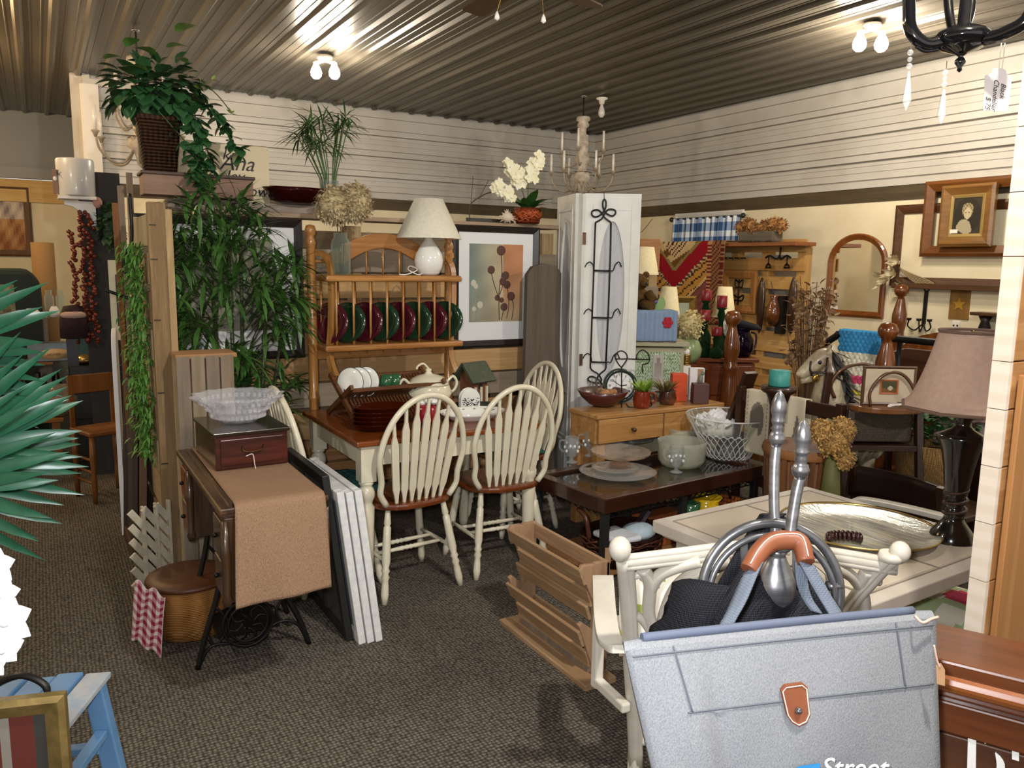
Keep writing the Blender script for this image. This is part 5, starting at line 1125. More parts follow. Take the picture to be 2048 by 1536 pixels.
gmug(1143,925,'footed glass mug at left corner of the coffee table'); gmug(1180,912,'footed glass mug just behind the left corner mug'); gmug(1352,945,'footed glass mug in front of the frosted glass bowl')
def gl(name,lab,cat,px,py,dz,prof,m,n=40,th=.005,**k): o=B().shell(prof,th,n=n,**k).build(name,m); o.location=onct(px,py,dz); return tag(o,lab,cat)
gl('glass_platter','large clear glass platter lying flat, lowest of the stack','platter',1235,948,0,[(.10,0),(.18,.008),(.21,.02)],m_gl2)
gl('glass_plate','clear glass plate resting on the large flat platter','plate',1230,946,.016,[(.06,0),(.11,.008),(.13,.018)],m_gl2)
gl('cake_stand','sparkling cut glass footed dish above the flat platters','dish',1240,940,.034,[(.06,0),(.055,.006),(.02,.016),(.02,.03),(.10,.04),(.15,.055),(.165,.075)],glass('amber_cut','f6ece0',.16,.05,120),wob=lambda a,z:1+.025*math.cos(20*a))
gl('cake_plate','clear glass plate carrying white flowers at back of coffee table','plate',1262,900,.0,[(.06,0),(.05,.01),(.02,.02),(.02,.05),(.09,.06),(.13,.075)],m_gl2)
t=thing('white_flower','white silk peonies lying on the clear glass plate','flowers',onct(1278,900,.08))
b=B()
for cx,cz,s in ((.0,.045,.06),(-.05,.03,.05),(.05,.025,.05)):
    for k in range(26): a=rnd.uniform(0,6.28); e=rnd.uniform(.1,1.5); b.leaf((cx,0,cz-.015),(math.cos(a)*math.cos(e),math.sin(a)*math.cos(e),math.sin(e)),s,s*.9,-.35,fold=.3)
b.build('petals',wm,t); B().tube([(-.05,0,.01),(-.2,-.05,.02)],.006,6).build('stem',mat('silver_stem','b8b4b4',.25,.9),t)
gl('frosted_bowl','frosted straight-sided glass bowl in the middle of coffee table','bowl',1362,932,0,[(.08,0),(.11,.01),(.13,.04),(.135,.13),(.137,.15)],glass('frost_bowl','e8e8dc',.45,.2,60),wob=lambda a,z:1+.012*math.cos(24*a))
gl('glass_candle_jar','small frosted glass jar holding a white candle behind the frosted bowl','jar',1362,900,0,[(.08,0),(.09,.01),(.092,.13),(.095,.14)],glass('frost_bowl','e8e8dc',.45,.2,60)); o=B().lathe([(.078,.012),(.08,.11),(.0,.112)],n=20).build('candle',mat('white_wax','e6e0d2',.5)); o.location=onct(1362,900,0); tag(o,'white candle inside the small frosted glass jar','candle')
def wobD(a,z): return 1+.012*math.cos(36*a+z*130)+.012*math.cos(36*a-z*130)
gl('trifle_bowl','huge diamond-cut crystal punch bowl on the coffee table','bowl',1455,915,0,[(.10,0),(.105,.008),(.115,.03),(.14,.09),(.165,.14),(.17,.155),(.195,.20),(.212,.235),(.216,.24)],glass('cut_diamond','f4f5f0',.10,.04),n=144,th=.007,wob=wobD)
b=B()
for k in range(120):
    a=rnd.uniform(0,6.28); r=.135*math.sqrt(rnd.random()); d=V((rnd.gauss(0,1),rnd.gauss(0,1),rnd.uniform(.2,1.5))); b.leaf((r*math.cos(a),r*math.sin(a),.17+.06*(1-r/.135)),d,.05,.05,-.3)
b.ball((0,0,.16),.13,1,1,.55); lt=B(); pf=[(.106,.01),(.116,.03),(.141,.09),(.166,.14),(.171,.155),(.196,.20),(.213,.235)]
for k in range(30):
    for s_ in (-1,1):
        lt.tube([((r+.002)*math.cos(2*pi*k/30+s_*i*.17),(r+.002)*math.sin(2*pi*k/30+s_*i*.17),z) for i,(r,z) in enumerate(pf[:5])],.0022,4)
    lt.tube([((r+.001)*math.cos(2*pi*k/30),(r+.001)*math.sin(2*pi*k/30),z) for r,z in pf[4:]],.002,4)
lo=lt.build('cut_lattice',glass('lattice_glass','ffffff',.75,.04)); lo.location=onct(1455,915,0); lo['kind']='thing'
TR=[o_ for o_ in COL.objects if o_.name=='trifle_bowl'][0]; lo.location=(0,0,0); lo.parent=TR; TR.scale=(1.18,1.18,1.08); B().tube([(.214*math.cos(a*pi/32),.214*math.sin(a*pi/32),.238) for a in range(64)],.004,6,closed=True).build('rim',glass('lattice_glass','ffffff',.75,.04),TR)
o=b.build('white_pompon',wm); o.location=onct(1432,905,0); tag(o,'white silk flower cluster inside the huge crystal punch bowl','flowers')
# under the coffee table
P=atZ(1213,1098,.06); t=thing('dark_basket','dark brown woven basket of folded white towels under coffee table','basket',(2.49,3.06,.051),rz)
B().shell([(.14,0),(.19,.06),(.235,.16),(.24,.17)],.012,n=36,sx=1.0,sy=.78,wob=lambda a,z:1+.012*math.cos(40*a+z*90)).build('basket',weave('dark_vine','3f1d12','1f0d08',260,.45,1.2),t)
b=B()
for k in range(30): a0=rnd.uniform(0,6.28); z0=rnd.uniform(.03,.17); r=.2+.3*(z0-.06)*.9+.012; b.tube([(r*math.cos(a0+.2*i),r*.78*math.sin(a0+.2*i),z0+.008*math.sin(i*2.2)) for i in range(7)],.005,5)
b.build('vine_strand',mat('vine_dark','4a2416',.4),t)
B().tube(spl([(-.23,-.0,.16),(-.24,.02,.27),(-.22,.1,.29)],5),.012,8).build('handle',mat('vine_dark','4a2416',.4),t)
b=B(); b.box(-.07,-.03,.16,.16,.2,.03); b.build('folded_cloth',mat('white_cloth','d8dade',.9),t,.012); b=B(); b.ball((.09,-.02,.15),.085,1.1,1,.5); b.build('towel_roll',mat('blue_white_towel','b9c8d0',.95,c2='a5b8c4',sc_=60),t); b=B(); b.beam((.15,.06,.13),(.2,.02,.24),.09,.02); b.build('small_frame',mat('plum_frame','4a3a44',.4),t)
t2=B().box(0,0,.03,.03,.004,.075).build('price_tag',mat('kraft_tag','a37f5c',.8)); P=t.location+Matrix.Rotation(rz,3,'Z')@V((-.225,-.13,.09)); t2.location=P; t2.rotation_euler=(0,0,FACE); tag(t2,'brown cardboard price tag hanging off the dark woven basket','tag')
def under(px,py,name,lab,cat,mt,prof,n=20,z=.05,**k): P=atZ(px,py,z); o=B().shell(prof,.006,n=n,**k).build(name,mt); o.location=(P.x,P.y,z); return tag(o,lab,cat)
P=atZ(1300,1060,.05); t=thing('terracotta_box','orange terracotta window box under coffee table','box',(2.83,3.2,.051),rz); b=B(); b.box(0,0,.09,.24,.14,.18); b.build('body',mat('terracotta','a85a2a',.8,c2='8e4820',sc_=20),t,.006)
o=B().shell([(.05,0),(.06,.04),(.055,.2),(.06,.25)],.006,n=20).build('green_vase',mat('green_glaze','2f5c3c',.15,coat=.4)); o.location=(2.94,3.06,.051); tag(o,'dark green cylinder vase under coffee table','vase')
o=B().shell([(.05,0),(.06,.03),(.05,.18),(.07,.23),(.062,.235),(.085,.265)],.006,n=24).build('yellow_vase',mat('yellow_glaze','c9a21c',.12,coat=.6)); o.location=(3.06,3.06,.051); tag(o,'glossy yellow flared vase under coffee table','vase')
t=thing('orange_basket','orange-brown handled basket at far end under coffee table','basket',(3.25,3.12,.051),rz); B().shell([(.09,0),(.12,.1),(.13,.2)],.008,n=24).build('basket',weave('orange_wicker','b0622c','7d4218',120,.5,1.0),t); B().tube(arc(0,.2,.06,0,pi,10),.007,8).build('handle',m_esp,t)
# wooden bin rack in the aisle
m_bin=wood('raw_cedar','b08f70','92724f',1,.75,8,c3='c0a080'); m_binz=wood('raw_cedar_z','aa876a','8a6a4c',2,.75,8)
t=thing('bin_rack','two-tier raw wood bin rack standing on the carpet in the aisle','rack',(1.735,2.51,0)); 
b=B(); b.box(-.03,0,.012,.145,.64,.024); b.build('base_board',m_bin,t,.004)
y0,y1=-.255,.255; ht=.455
for y in (y0,y1): 
    b=B(); b.box(.0,y,ht/2+.02,.07,.02,ht-.02); b.prism([(-.03,.20),(-.03,.05),(-.10,.235),(-.085,.245)],y-.01,y+.01,'xz'); b.prism([(-.03,.46),(-.03,.30),(-.10,.45),(-.09,.465)],y-.01,y+.01,'xz'); b.build('end_panel',m_binz,t,.003)
for z in (.10,.30): B().box(.03,0,z,.014,y1-y0,.075).build('back_slat',m_bin,t,.003)
B().box(.028,0,.43,.016,y1-y0+.02,.06).build('top_rail',m_bin,t,.003)
for zb_ in (.06,.30):
    B().beam((-.045,y0,zb_+.03),(-.045,y1,zb_+.03),.014,.06,up=(-.35,0,1)).build('front_slat',m_bin,t,.003); B().beam((-.088,y0-.01,zb_+.12),(-.088,y1+.01,zb_+.12),.014,.07,up=(-.4,0,1)).build('front_slat',m_bin,t,.003)
    B().box(-.005,0,zb_-.0,.08,y1-y0,.012).build('bin_floor',m_bin,t)
B().box(-.03,0,.055,.014,y1-y0-.02,.075).build('kick_board',wood('grey_plank','8a7a68','6c5e50',2,.9),t,.003)
B().beam((-.05,y0,.27),(-.05,y1,.27),.014,.06,up=(-.35,0,1)).build('front_slat',m_bin,t,.003)
# ================= right wall and what stands before it =================
RW=-pi/2   # things on the right wall face -X
XF=6.325
def wallthing(px,py,name,label,cat,x=XF,dz=0):
    P=atX(px,py,x); return thing(name,label,cat,P+V((0,0,dz)),RW)
def wdim(x0,y0,x1,y1,x=XF):
    P,Q=atX(x0,y0,x),atX(x1,y1,x); return abs(P.y-Q.y),abs(P.z-Q.z),(P+Q)*.5
# window with gingham valance
yw0,yw1,zw0,zw1=6.05,6.97,1.5,2.10
b=B(); b.frame(yw1-yw0+.12,zw1-zw0+.1,.06,.03); o=b.build('window_1',mat('white_trim','dcd8d2',.4)); o.location=(XF,(yw0+yw1)/2,zw0-.05); o.rotation_euler=(0,0,RW); struct(o)
def pane(u,v): return hexmix('2e3a2a','dfe6dc',max(0,min(1,.5+.8*math.sin(u*23)*math.sin(v*17+u*9))))
b=B(); b.sheet(lambda u,v:((u-.5)*(yw1-yw0),.004,zw0+v*(zw1-zw0)),20,14,0,pane)
m,N,L,bs=nt('daylit_pane'); a=N.new('ShaderNodeAttribute'); a.attribute_name='Col'; L.new(a.outputs['Color'],bs.inputs['Base Color']); L.new(a.outputs['Color'],bs.inputs['Emission Color']); bs.inputs['Emission Strength'].default_value=.8
o=b.build('window_pane_1',m); o.location=(XF+.0,(yw0+yw1)/2,0); o.rotation_euler=(0,0,RW); struct(o)
t=thing('gingham_valance','blue and white gingham valance on a dark rod over the small window','curtain',(XF,(yw0+yw1)/2,1.8),RW)
B().tube([(-.53,-.05,.285),(.53,-.05,.285)],.012,8).build('curtain_rod',m_black,t)
for s in (-1,1): B().ball((s*.54,-.05,.285),.028).build('rod_finial',m_black,t)
def ging(u,v):
    a=int(u*26)%2; c=int(v*4)%2
    return 'e6ebf2' if a+c==0 else ('31507f' if a+c==2 else '8fa6c6')
B().sheet(lambda u,v:((u-.5)*1.0,-.06-.014*math.sin(u*62)-.01*v,.29-.30*v),104,10,.002,ging).build('valance',colmat('gingham_blue'),t)
# pallet stand with rug, shelf etc.
XPL=6.08
t=thing('pallet_rack','tall golden pallet wall with a top shelf standing near right wall','rack',(XPL,6.3,0),RW); gp=[wood('gold_pal_a','c99c5c','b08448',0,.7,c3='d8b074'),wood('gold_pal_b','d3a868','bb8f50',0,.7,c3='dfbb80'),wood('gold_pal_c','bf9152','a3773c',0,.7)]; gpz=wood('gold_post','cda264','b0854a',2,.7)
z=.05
for k in range(10):
    h=.12 if k!=4 else .2; B().box(0,0,z+h/2,2.62,.02,h).build('plank',gp[k%3],t,.003); z+=h+.055
for x in (-1.25,-.4,.42,.82,1.25): B().box(x,.06,.88,.09,.09,1.76).build('post',gpz,t)
B().box(.1,-.09,1.775,2.55,.28,.035).build('shelf',wood('red_shelf','9a5e34','7c4826',0,.6),t,.004)
# rug hung over the rack
def rug(u,v):
    x=abs(u-.5)*2; y=v
    if x>.93: return '5a1f1a' if (int(v*44)%3) else '8a6a4a'
    if x>.76: return ('8c5a3a' if (int(v*40)+int(u*60))%3 else '3a2a20')
    if x>.66: return '6a1a1c' if int(v*34)%2 else 'b0875a'
    d=y*.92+x*.80
    s=.05*(int(v*24)%2)
    if d<.24: return 'cdb488' if (int(u*60)+int(v*36))%3 else '4a1a18'
    if d<.36: return 'c8ac7c' if int(d*90+u*7)%2 else '6a4a28'
    if d<.42: return '8a7a48'
    if d<.68: return '8e1420'
    if d<.74: return '4a3a38' if int(d*120+u*90)%2 else 'b9a07c'
    if d<1.0: return ('b5823c' if (int(u*44)+int(v*30))%4 else '3c2a1c')
    if d<1.04: return 'c9a86c'
    return '7a4440' if (int(u*70)+int(v*40))%5 else '5a3030'
P=atX(1268,487,XPL-.27); Q=atX(1450,487,XPL-.27); Rb_=atX(1400,612,XPL-.27); wr=abs(P.y-Q.y); hr=.78
t=thing('persian_rug','red and gold patterned wool rug hung over the pallet rack','rug',(XPL-.235,(P.y+Q.y)/2,0),RW)
def rf(u,v):
    s=v*(hr+.2); 
    if s<.17: return ((u-.5)*wr,.14-s,1.812)
    return ((u-.5)*wr,-.035-.008*math.sin(u*11+v*3),1.80-(s-.17))
def rc(u,v): return rug(u,max(0,(v*(hr+.2)-.17)/.66))
B().sheet(rf,72,56,.006,rc).build('rug',colmat('rug_wool',.95,.4,300),t)
# flower trough on top
P=atX(1520,474,XPL-.1); t=thing('flower_trough','grey wooden trough of dried orange hydrangea on the pallet rack shelf','flowers',(XPL-.1,P.y,1.793),RW)
B().box(0,0,.055,.42,.14,.10).build('trough',wood('grey_trough','6f6656','585042',0,.8),t,.004); b=B()
for k in range(8): fluffy(b,(-.24+.07*k,rnd.uniform(-.03,.03),.15+.03*math.sin(k*1.3)+(.02 if k==4 else 0)),.06,170,(1.1,1,1),.022)
b.build('flower_head',mat('dried_orange','b98a52',.9,c2='98683a',sc_=30),t); b=B()
for k in range(30): x=rnd.uniform(-.3,.25); b.tube([(x,-.09,.01),(x+rnd.uniform(-.1,.15),-.1+rnd.uniform(-.02,.02),.004+rnd.uniform(0,.02))],.003,4)
b.build('twig',mat('twig_brown','4a3a2c',.8),t)
# iron hook, wooden frame, snowshoes, vase on the rack
def onrack(px,py,name,label,cat,d=.02): return thing(name,label,cat,atX(px,py,XPL-d),RW)
t=onrack(1561,505,'scroll_hook','black iron double scroll hook hung under the rack shelf','hook',.03); S=.0051
b=B(); b.tube(spl([(0,0,.05),(0,-.01,-.03),(-.03,-.02,-.06),(-.1,-.03,-.03),(-.15,-.03,-.05)],6),.009,6); b.tube(spl([(0,-.01,-.03),(.03,-.02,-.06),(.1,-.03,-.03),(.15,-.03,-.05)],6),.009,6); b.tube([(-.11,-.03,-.04),(-.11,-.03,-.14)],.006,5); b.tube([(.11,-.03,-.04),(.11,-.03,-.14)],.006,5); b.build('scroll',m_iron,t)
for s in (-1,1): B().lathe([(.03,-.15),(.025,-.12),(.008,-.10),(0,-.10)],(s*.11,-.03,0),10).build('bell',mat('dark_brass','4a3a1e',.35,.9),t)
w,h,c=wdim(1448,540,1512,628,XPL-.03); t=thing('ornament_picture','pale wooden frame around an iron cross ornament on pallet rack','frame',(XPL-.03,c.y,c.z-h/2),RW)
B().frame(w,h,.075,.025).build('frame',wood('orange_frame','b07a42','8f5d2c',2,.5),t); b=B(); b.tube([(0,-.015,.08),(0,-.015,h-.09)],.008,6)
for s in (-1,1): b.tube(spl([(0,-.015,h*.7),(s*.05,-.015,h*.78),(s*.04,-.015,h*.6),(0,-.015,h*.62)],5),.007,5); b.tube(spl([(0,-.015,h*.35),(s*.07,-.02,h*.42),(s*.06,-.02,h*.3),(0,-.015,h*.3)],5),.008,5)
b.build('iron_ornament',m_iron,t)
t=onrack(1470,516,'peg_strip','thin dark peg rail with small knobs on the pallet rack','rail'); B().tube([(-.15,-.01,0),(.15,-.01,0)],.006,6).build('rail',m_iron,t)
for k in range(3): B().ball((-.08+.08*k,-.02,0),.012).build('knob',mat('brass','a08040',.3,.9),t)
for k,(px,lab) in enumerate(((1522,'left of the two dark pointed wooden shoe forms on pallet rack'),(1585,'right of the two dark pointed wooden shoe forms on pallet rack'))):
    o=B().at((0,0,0)).lathe([(0,-.33),(.03,-.28),(.045,-.1),(.05,.05),(.035,.15),(.012,.21),(0,.22)],n=14,sy=.5).build('weaving_shuttle',wood('shuttle','3f2416','2c180e',2,.3,coat=.4)); P=atX(px,600,XPL-.05); o.location=P; o.rotation_euler=(0,0,RW); tag(o,lab,'shuttle','dark pointed wooden shuttles')
t=onrack(1545,648,'wall_vase','amber-brown ceramic vase in a dark wall pocket on the pallet rack','vase',.08)
B().lathe([(.03,-.02),(.06,.03),(.075,.1),(.06,.17),(.03,.24),(.045,.27)],n=22).build('vase',mat('amber_ceramic','7a4520',.15,c2='3a2010',sc_=7,coat=.5),t); B().box(.06,.04,.09,.08,.06,.36).build('dark_pocket',m_iron,t); B().tube([(0,0,.27),(-.05,0,.4)],.004,5).build('twig',mat('twig_brown','4a3a2c',.8),t)
for k,(px,py) in enumerate(((1556,520),(1550,583),(1545,650+15),(1545,712))): 
    t=onrack(px,py,'metal_strip','grey metal strip between rack boards, %s from the top'%('first','second','third','fourth')[k],'strip',-.045); B().box(0,0,0,.26,.006,.09).build('strip',mat('grey_strip','7c8088',.4,.3),t); t['group']='grey metal strips on the pallet rack'
# arched mirror
w,h,c=wdim(1662,470,1772,632); yb,zb2=4.62,1.13; wm_,hm=.60,.74
t=thing('arched_mirror','arched oak framed mirror hanging on the cream right wall','mirror',(XF,yb,zb2),RW); m_mo=wood('mirror_oak','8a4f22','6d3b17',2,.3,coat=.4)
def archp(w,h,n=20): r=w/2; return [(-r,0),(r,0)]+[(r*math.cos(pi*k/n),h-r*.85+r*.85*math.sin(pi*k/n)) for k in range(n+1)]
A1,A2=archp(wm_,hm),[(x,z+.055) for x,z in archp(wm_-.11,hm-.11)]; k=len(A1)
b=B(); vs=[(x,0,z) for x,z in A1]+[(x,-.025,z) for x,z in A1]+[(x*.96,-.035,.02+z*.955) for x,z in A1]+[(x,-.012,z) for x,z in A2]; b.add(vs,[(r*k+i,r*k+(i+1)%k,(r+1)*k+(i+1)%k,(r+1)*k+i) for r in range(3) for i in range(k)]); b.build('frame',m_mo,t)
B().prism(A2,-.013,-.008,'xz').build('mirror_glass',mat('mirror','e6e6e2',.03,1.0),t); B().box(-.2,-.016,.075,.08,.003,.03).build('price_sticker',m_porc,t)
# two empty frames and a portrait
m_fr=wood('frame_walnut','5a3820','40260f',0,.4,coat=.2); m_fr2=wood('frame_gilt','7a4a20','5d3513',0,.35,coat=.3)
def wframe(y0,y1,z0,z1,bw,dp,name,label,m,off=0): 
    t=thing(name,label,'frame',(XF-off,(y0+y1)/2,z0),RW); B().frame(abs(y1-y0),z1-z0,bw,dp).build('frame',m,t); return t
wframe(4.28,3.10,1.42,2.095,.075,.03,'empty_frame','wide plain brown empty picture frame hung on the right wall',m_fr)
t=wframe(4.0,3.05,1.665,2.265,.085,.05,'empty_frame','larger gold-brown moulded empty frame hung overlapping the plain one',m_fr2,.035)
t=thing('portrait_picture','small sepia portrait in a gold and brown frame hung inside the larger empty frame','picture',(XF-.09,3.615,1.74),RW); w,h=.42,.475
B().frame(w,h,.075,.045).build('frame',wood('frame_gold','8a6230','6a4620',0,.3,coat=.4),t); b=B(); b.frame(w-.14,h-.14,.03,.012,.07,-.012); b.build('gold_liner',mat('gold_liner','a58a52',.4,.4),t)
def por(u,v):
    x,y=(u-.5)*2,(v-.5)*2
    if (x/.95)**2+((y)/1.0)**2>1: return '3a3428'
    f=(x-.02)**2/.07+(y-.12)**2/.1
    if f<1: return 'b9ab8c' if not ((abs(x-.1)<.05 or abs(x+.1)<.04) and abs(y-.17)<.03) else '5a5040'
    hr=(x-.0)**2/.16+(y-.32)**2/.16
    if hr<1: return '9a8c68' if math.sin(x*30)*math.sin(y*26)>-.2 else '6e6248'
    if y<-.2 and (x+.2)**2/.35+(y+.9)**2/.5<1: return 'a3977c'
    return '2f2a22'
B().sheet(lambda u,v:((u-.5)*(w-.2),-.014,h/2+(v-.5)*(h-.2)),36,40,0,por).build('print',colmat('print_paper',.7),t); B().box(-.1,-.02,.12,.08,.003,.03).build('price_sticker',m_porc,t)
# shelf, driftwood-like antler flower, candle sconce, plaque, domino, bracket
t=thing('wall_ledge','long thin brown wooden ledge on the right wall below the frames','shelf',(XF,3.62,1.425),RW); B().box(0,-.05,0,1.18,.1,.045).build('ledge',m_fr,t,.004)
t=thing('milkweed_pods','spray of split dried milkweed pods on the wall beside arched mirror','ornament',atX(1795,560,XF-.03),RW); b=B()
for (dx,dz,n) in ((-.0,.16,14),(-.11,.0,16),(.08,-.08,10),(-.02,.05,10)):
    for k in range(n): a=rnd.uniform(0,6.28); b.leaf((dx,-.02,dz),(math.cos(a),-rnd.uniform(.2,.8),math.sin(a)),rnd.uniform(.07,.12),.03,-.5,up=(0,-1,0))
b.build('pod',mat('pod_tan','b5a274',.7,c2='dcd1b0',sc_=25),t); b=B()
for k in range(6): b.tube(spl([(.02,-.02,.1),(.15,-.03,.0+.01*k),(.3,-.03,-.06+.012*k),(.36,-.02,-.04)],5),.006,5)
b.build('stem',mat('pod_stem','8c7a58',.7),t)
P=atX(1852,615,XF-.01); t=thing('iron_sconce','black iron three-arm candle sconce on the right wall','sconce',(XF,3.945,1.19),RW)
b=B(); b.box(0,-.012,.06,.03,.012,.27); b.tube(arc(0,.215,.022,-pi/2,1.4*pi,12,-.012),.006,6); b.build('backplate',m_iron,t)
for s in (-1,0,1):
    b=B(); b.tube(spl([(0,-.015,-.07),(s*.05,-.05,-.13 if s else -.14),(s*.10,-.07,-.10 if s else -.1),(s*.09,-.08,-.05)],6),.006,6); b.lathe([(.018,0),(.022,.02)],(s*.09,-.08,-.05),12); b.build('arm',m_iron,t)
t=thing('star_plaque','narrow brown plaque with a gold star hung below the wall ledge','plaque',(XF,3.66,1.29),RW); B().box(0,-.008,0,.16,.016,.24).build('board',wood('plaque_gold','8a6426','6f4d1a',2,.6),t,.003); b=B(); 
pts=[]
for k in range(10): a=pi/2+k*pi/5; r=.06 if k%2==0 else .025; pts.append((r*math.cos(a),r*math.sin(a)))
B().prism(pts,-.02,-.016,'xz').build('star',mat('star_gold','a8802c',.5,.3),t)
t=thing('domino_tag','small white tag with six black dots on the right wall','tag',(XF,3.675,1.06),RW); B().box(0,-.006,.04,.07,.012,.12).build('tag',m_porc,t,.006); B().tube(arc(0,.11,.025,0,pi,10,-.006),.006,6).build('ring',m_porc,t)
for k in range(4): B().ball((-.015+.03*(k%2),-.014,.025+.035*(k//2)),.008,1,.4,1).build('dot',m_black,t)
P=atX(1990,640,XF-.1); t=thing('corner_bracket','dark carved bracket shelf on the right wall near the plank end','shelf',(XF,3.36,1.17),RW); B().box(0,-.08,.06,.26,.16,.025).build('shelf_board',m_fr,t,.004); B().lathe([(.02,-.08),(.045,-.05),(.03,0),(.05,.045)],(-.06,-.06,0),14).build('corbel',m_black,t); B().lathe([(.02,-.08),(.045,-.05),(.03,0),(.05,.045)],(.09,-.06,0),14).build('corbel',m_black,t)
# bedposts and bed rails
m_bed=wood('bedpost','7c431b','5e3010',2,.22,6,coat=.5,c3='8e5224')
t=thing('bed_frame','tall turned-post wooden bed frame standing before the right wall','bed',(4.13,3.375,0)); bl=t.location
pp=[(.045,0),(.05,.06),(.045,.3),(.05,.42),(.065,.5),(.066,.62),(.055,.80),(.048,.86),(.058,.88),(.046,.90),(.043,.93),(.057,1.0),(.055,1.06),(.03,1.16),(.024,1.185)]
for (x,y,h) in ((0,.592,1.16),(0,-.588,1.16),(1.88,.592,1.34),(1.88,-.588,1.34)):
    s=h/1.185; B().lathe([(r,z*s) for r,z in pp]+[(.04,h+.008),(.055,h+.04),(.055,h+.06),(.04,h+.09),(0,h+.1)],(x,y,0),18).build('bedpost',m_bed,t)
for y in (.592,-.588): B().box(.94,y,.33,1.8,.03,.14).build('side_rail',m_bed,t,.004)
for x in (0,1.88): B().box(x,0,.36,.03,1.1,.2).build('end_rail',m_bed,t,.004)
B().prism([(-.55,.45),(.55,.45),(.55,.9)]+[(.55*math.cos(pi*k/12),.9+.2*math.sin(pi*k/12)) for k in range(13)]+[(-.55,.9)],1.87,1.89,'yz').build('headboard',m_bed,t)
# black iron headboard with crochet blanket
XI=4.42
t=thing('iron_headboard','black round-tube iron bed head standing behind the crochet blanket','headboard',(XI,2.9,0)); b=B()
q=[(0,.62,0),(0,.62,.75),(0,.57,1.0),(0,.45,1.12),(0,.33,1.14),(0,-.55,1.14),(0,-.62,1.1),(0,-.66,.95),(0,-.66,0)]
b.tube(spl(q,6),.022,10); b.build('tube_frame',m_iron,t)
for y in (.3,.0,-.3): B().tube([(0,y,.3),(0,y,1.13)],.014,8).build('spindle',m_iron,t)
B().tube([(0,.62,.3),(0,-.66,.3)],.016,8).build('cross_bar',m_iron,t)
P=atX(1765,672,XI-.03); Q=atX(1681,672,XI-.03); wB=abs(P.y-Q.y)
t=thing('crochet_blanket','blue, white and pink striped crochet blanket folded over the iron bed head','blanket',(XI,(P.y+Q.y)/2,0),RW)
def bl_(u,v):
    s=v; n=math.sin(u*90)*math.sin(v*60)
    c='3f8fc4' if s<.34 else ('e8e2cc' if s<.70 else ('d0476e' if s<.82 else ('e0d8b8' if s<.93 else 'd8c63a')))
    return hexmix(c,'2f6f9f' if s<.34 else ('9a9070' if s<.7 else '8a2040'),.35 if n<-.25 else 0)
def bfn(u,v): return ((u-.5)*wB,-.03-.006*math.sin(u*60)*math.sin(v*50)-.01*math.sin(u*7),1.172-.40*v)
b=B(); b.sheet(bfn,60,50,.012,bl_); b.sheet(lambda u,v:((u-.5)*wB,-.03+.06*v,1.172+.006*math.sin(pi*v)),30,4,.012,lambda u,v:'3f8fc4'); b.sheet(lambda u,v:((.5-u)*wB,.03,1.172-.3*v),20,16,.01,bl_); b.build('blanket',colmat('crochet',.95,.8,120),t)
t=thing('dark_headboard','low dark burl wooden headboard leaning beyond the iron bed head','headboard',(4.75,2.62,0)); B().prism([(-.62,0),(.62,0),(.62,1.0),(.45,1.06),(-.45,1.06),(-.62,1.0)],-.02,.02,'yz').build('board',wood('burl_dark','4f2a14','361a0a',1,.35,4,coat=.3),t,.006)
# dry seed-head bouquet
P=atD(1612,760,4.9); t=thing('seedhead_bouquet','tall bunch of dried brown seed heads in a floor vase by pallet rack','plant',(P.x,P.y,0)); b=B(); h_=B()
for k in range(60):
    a=rnd.uniform(-1,1); y=rnd.uniform(-.12,.12); h=rnd.uniform(1.08,1.52); tip=V((CR.x*a*.13+y*.2,CR.y*a*.13+y*.6,h)); b.tube([(a*.02,0,.3),(tip.x*.45,tip.y*.45,h*.7),tip],.0025,4)
    if h>1.05:
        for j in range(5): p=tip-V((0,0,rnd.uniform(0,.18))); h_.leaf(p+V((rnd.gauss(0,.02),rnd.gauss(0,.02),0)),(rnd.gauss(0,1),rnd.gauss(0,1),rnd.gauss(.2,.7)),.05,.035,.2)
b.build('stem',mat('straw_stem','6f5238',.8),t); h_.build('sprays',mat('seed_brown','6a4630',.7,c2='a98a64',sc_=25),t); B().shell([(.1,0),(.12,.2),(.08,.4),(.07,.45)],.01,n=20).build('vase',mat('grey_jug','4f555c',.4),t)
# rocking horse
TH=4.35; r0=atD(1665,800,TH); t=thing('rocking_horse','cream rocking horse head with black mane and bridle','toy',(r0.x+.12,r0.y+.1,0),FACE); L0=t.location; MI=Matrix.Rotation(-FACE,4,'Z')
def hz(px,py,dt=0): return MI@(atD(px,py,TH+dt)-L0)
m_h=mat('horse_cream','c9bb9c',.4,c2='7d6c56',sc_=9,coat=.2)
pts=[hz(1665,850,.12),hz(1662,810,.03),hz(1662,775),hz(1664,745),hz(1661,724),hz(1648,716),hz(1632,727),hz(1616,739),hz(1603,748),hz(1597,752)]
rr=[.14,.113,.09,.072,.061,.056,.052,.041,.031,.018]
q=spl(pts,4); n=len(q); R_=[rr[min(int(i/4),9)]+(rr[min(int(i/4)+1,9)]-rr[min(int(i/4),9)])*((i%4)/4) for i in range(n)]
b=B(); b.tube(q,R_,14); c0=hz(1665,850,.12); b.tube(spl([c0,c0+V((.06,.05,-.09)),c0+V((.14,.1,-.12)),c0+V((.24,.14,-.1)),c0+V((.3,.16,-.12))],4),[.13]+[.15]*8+[.15]*7+[.1],14)
for (x,y) in ((.02,-.04),(.04,.14),(.22,.06),(.24,.24)): p=c0+V((x,y,-.15)); b.tube([p,p+V((.02 if x<.3 else .05,0,-.2)),V((p.x-.03,p.y,.1))],[.06,.04,.03],10)
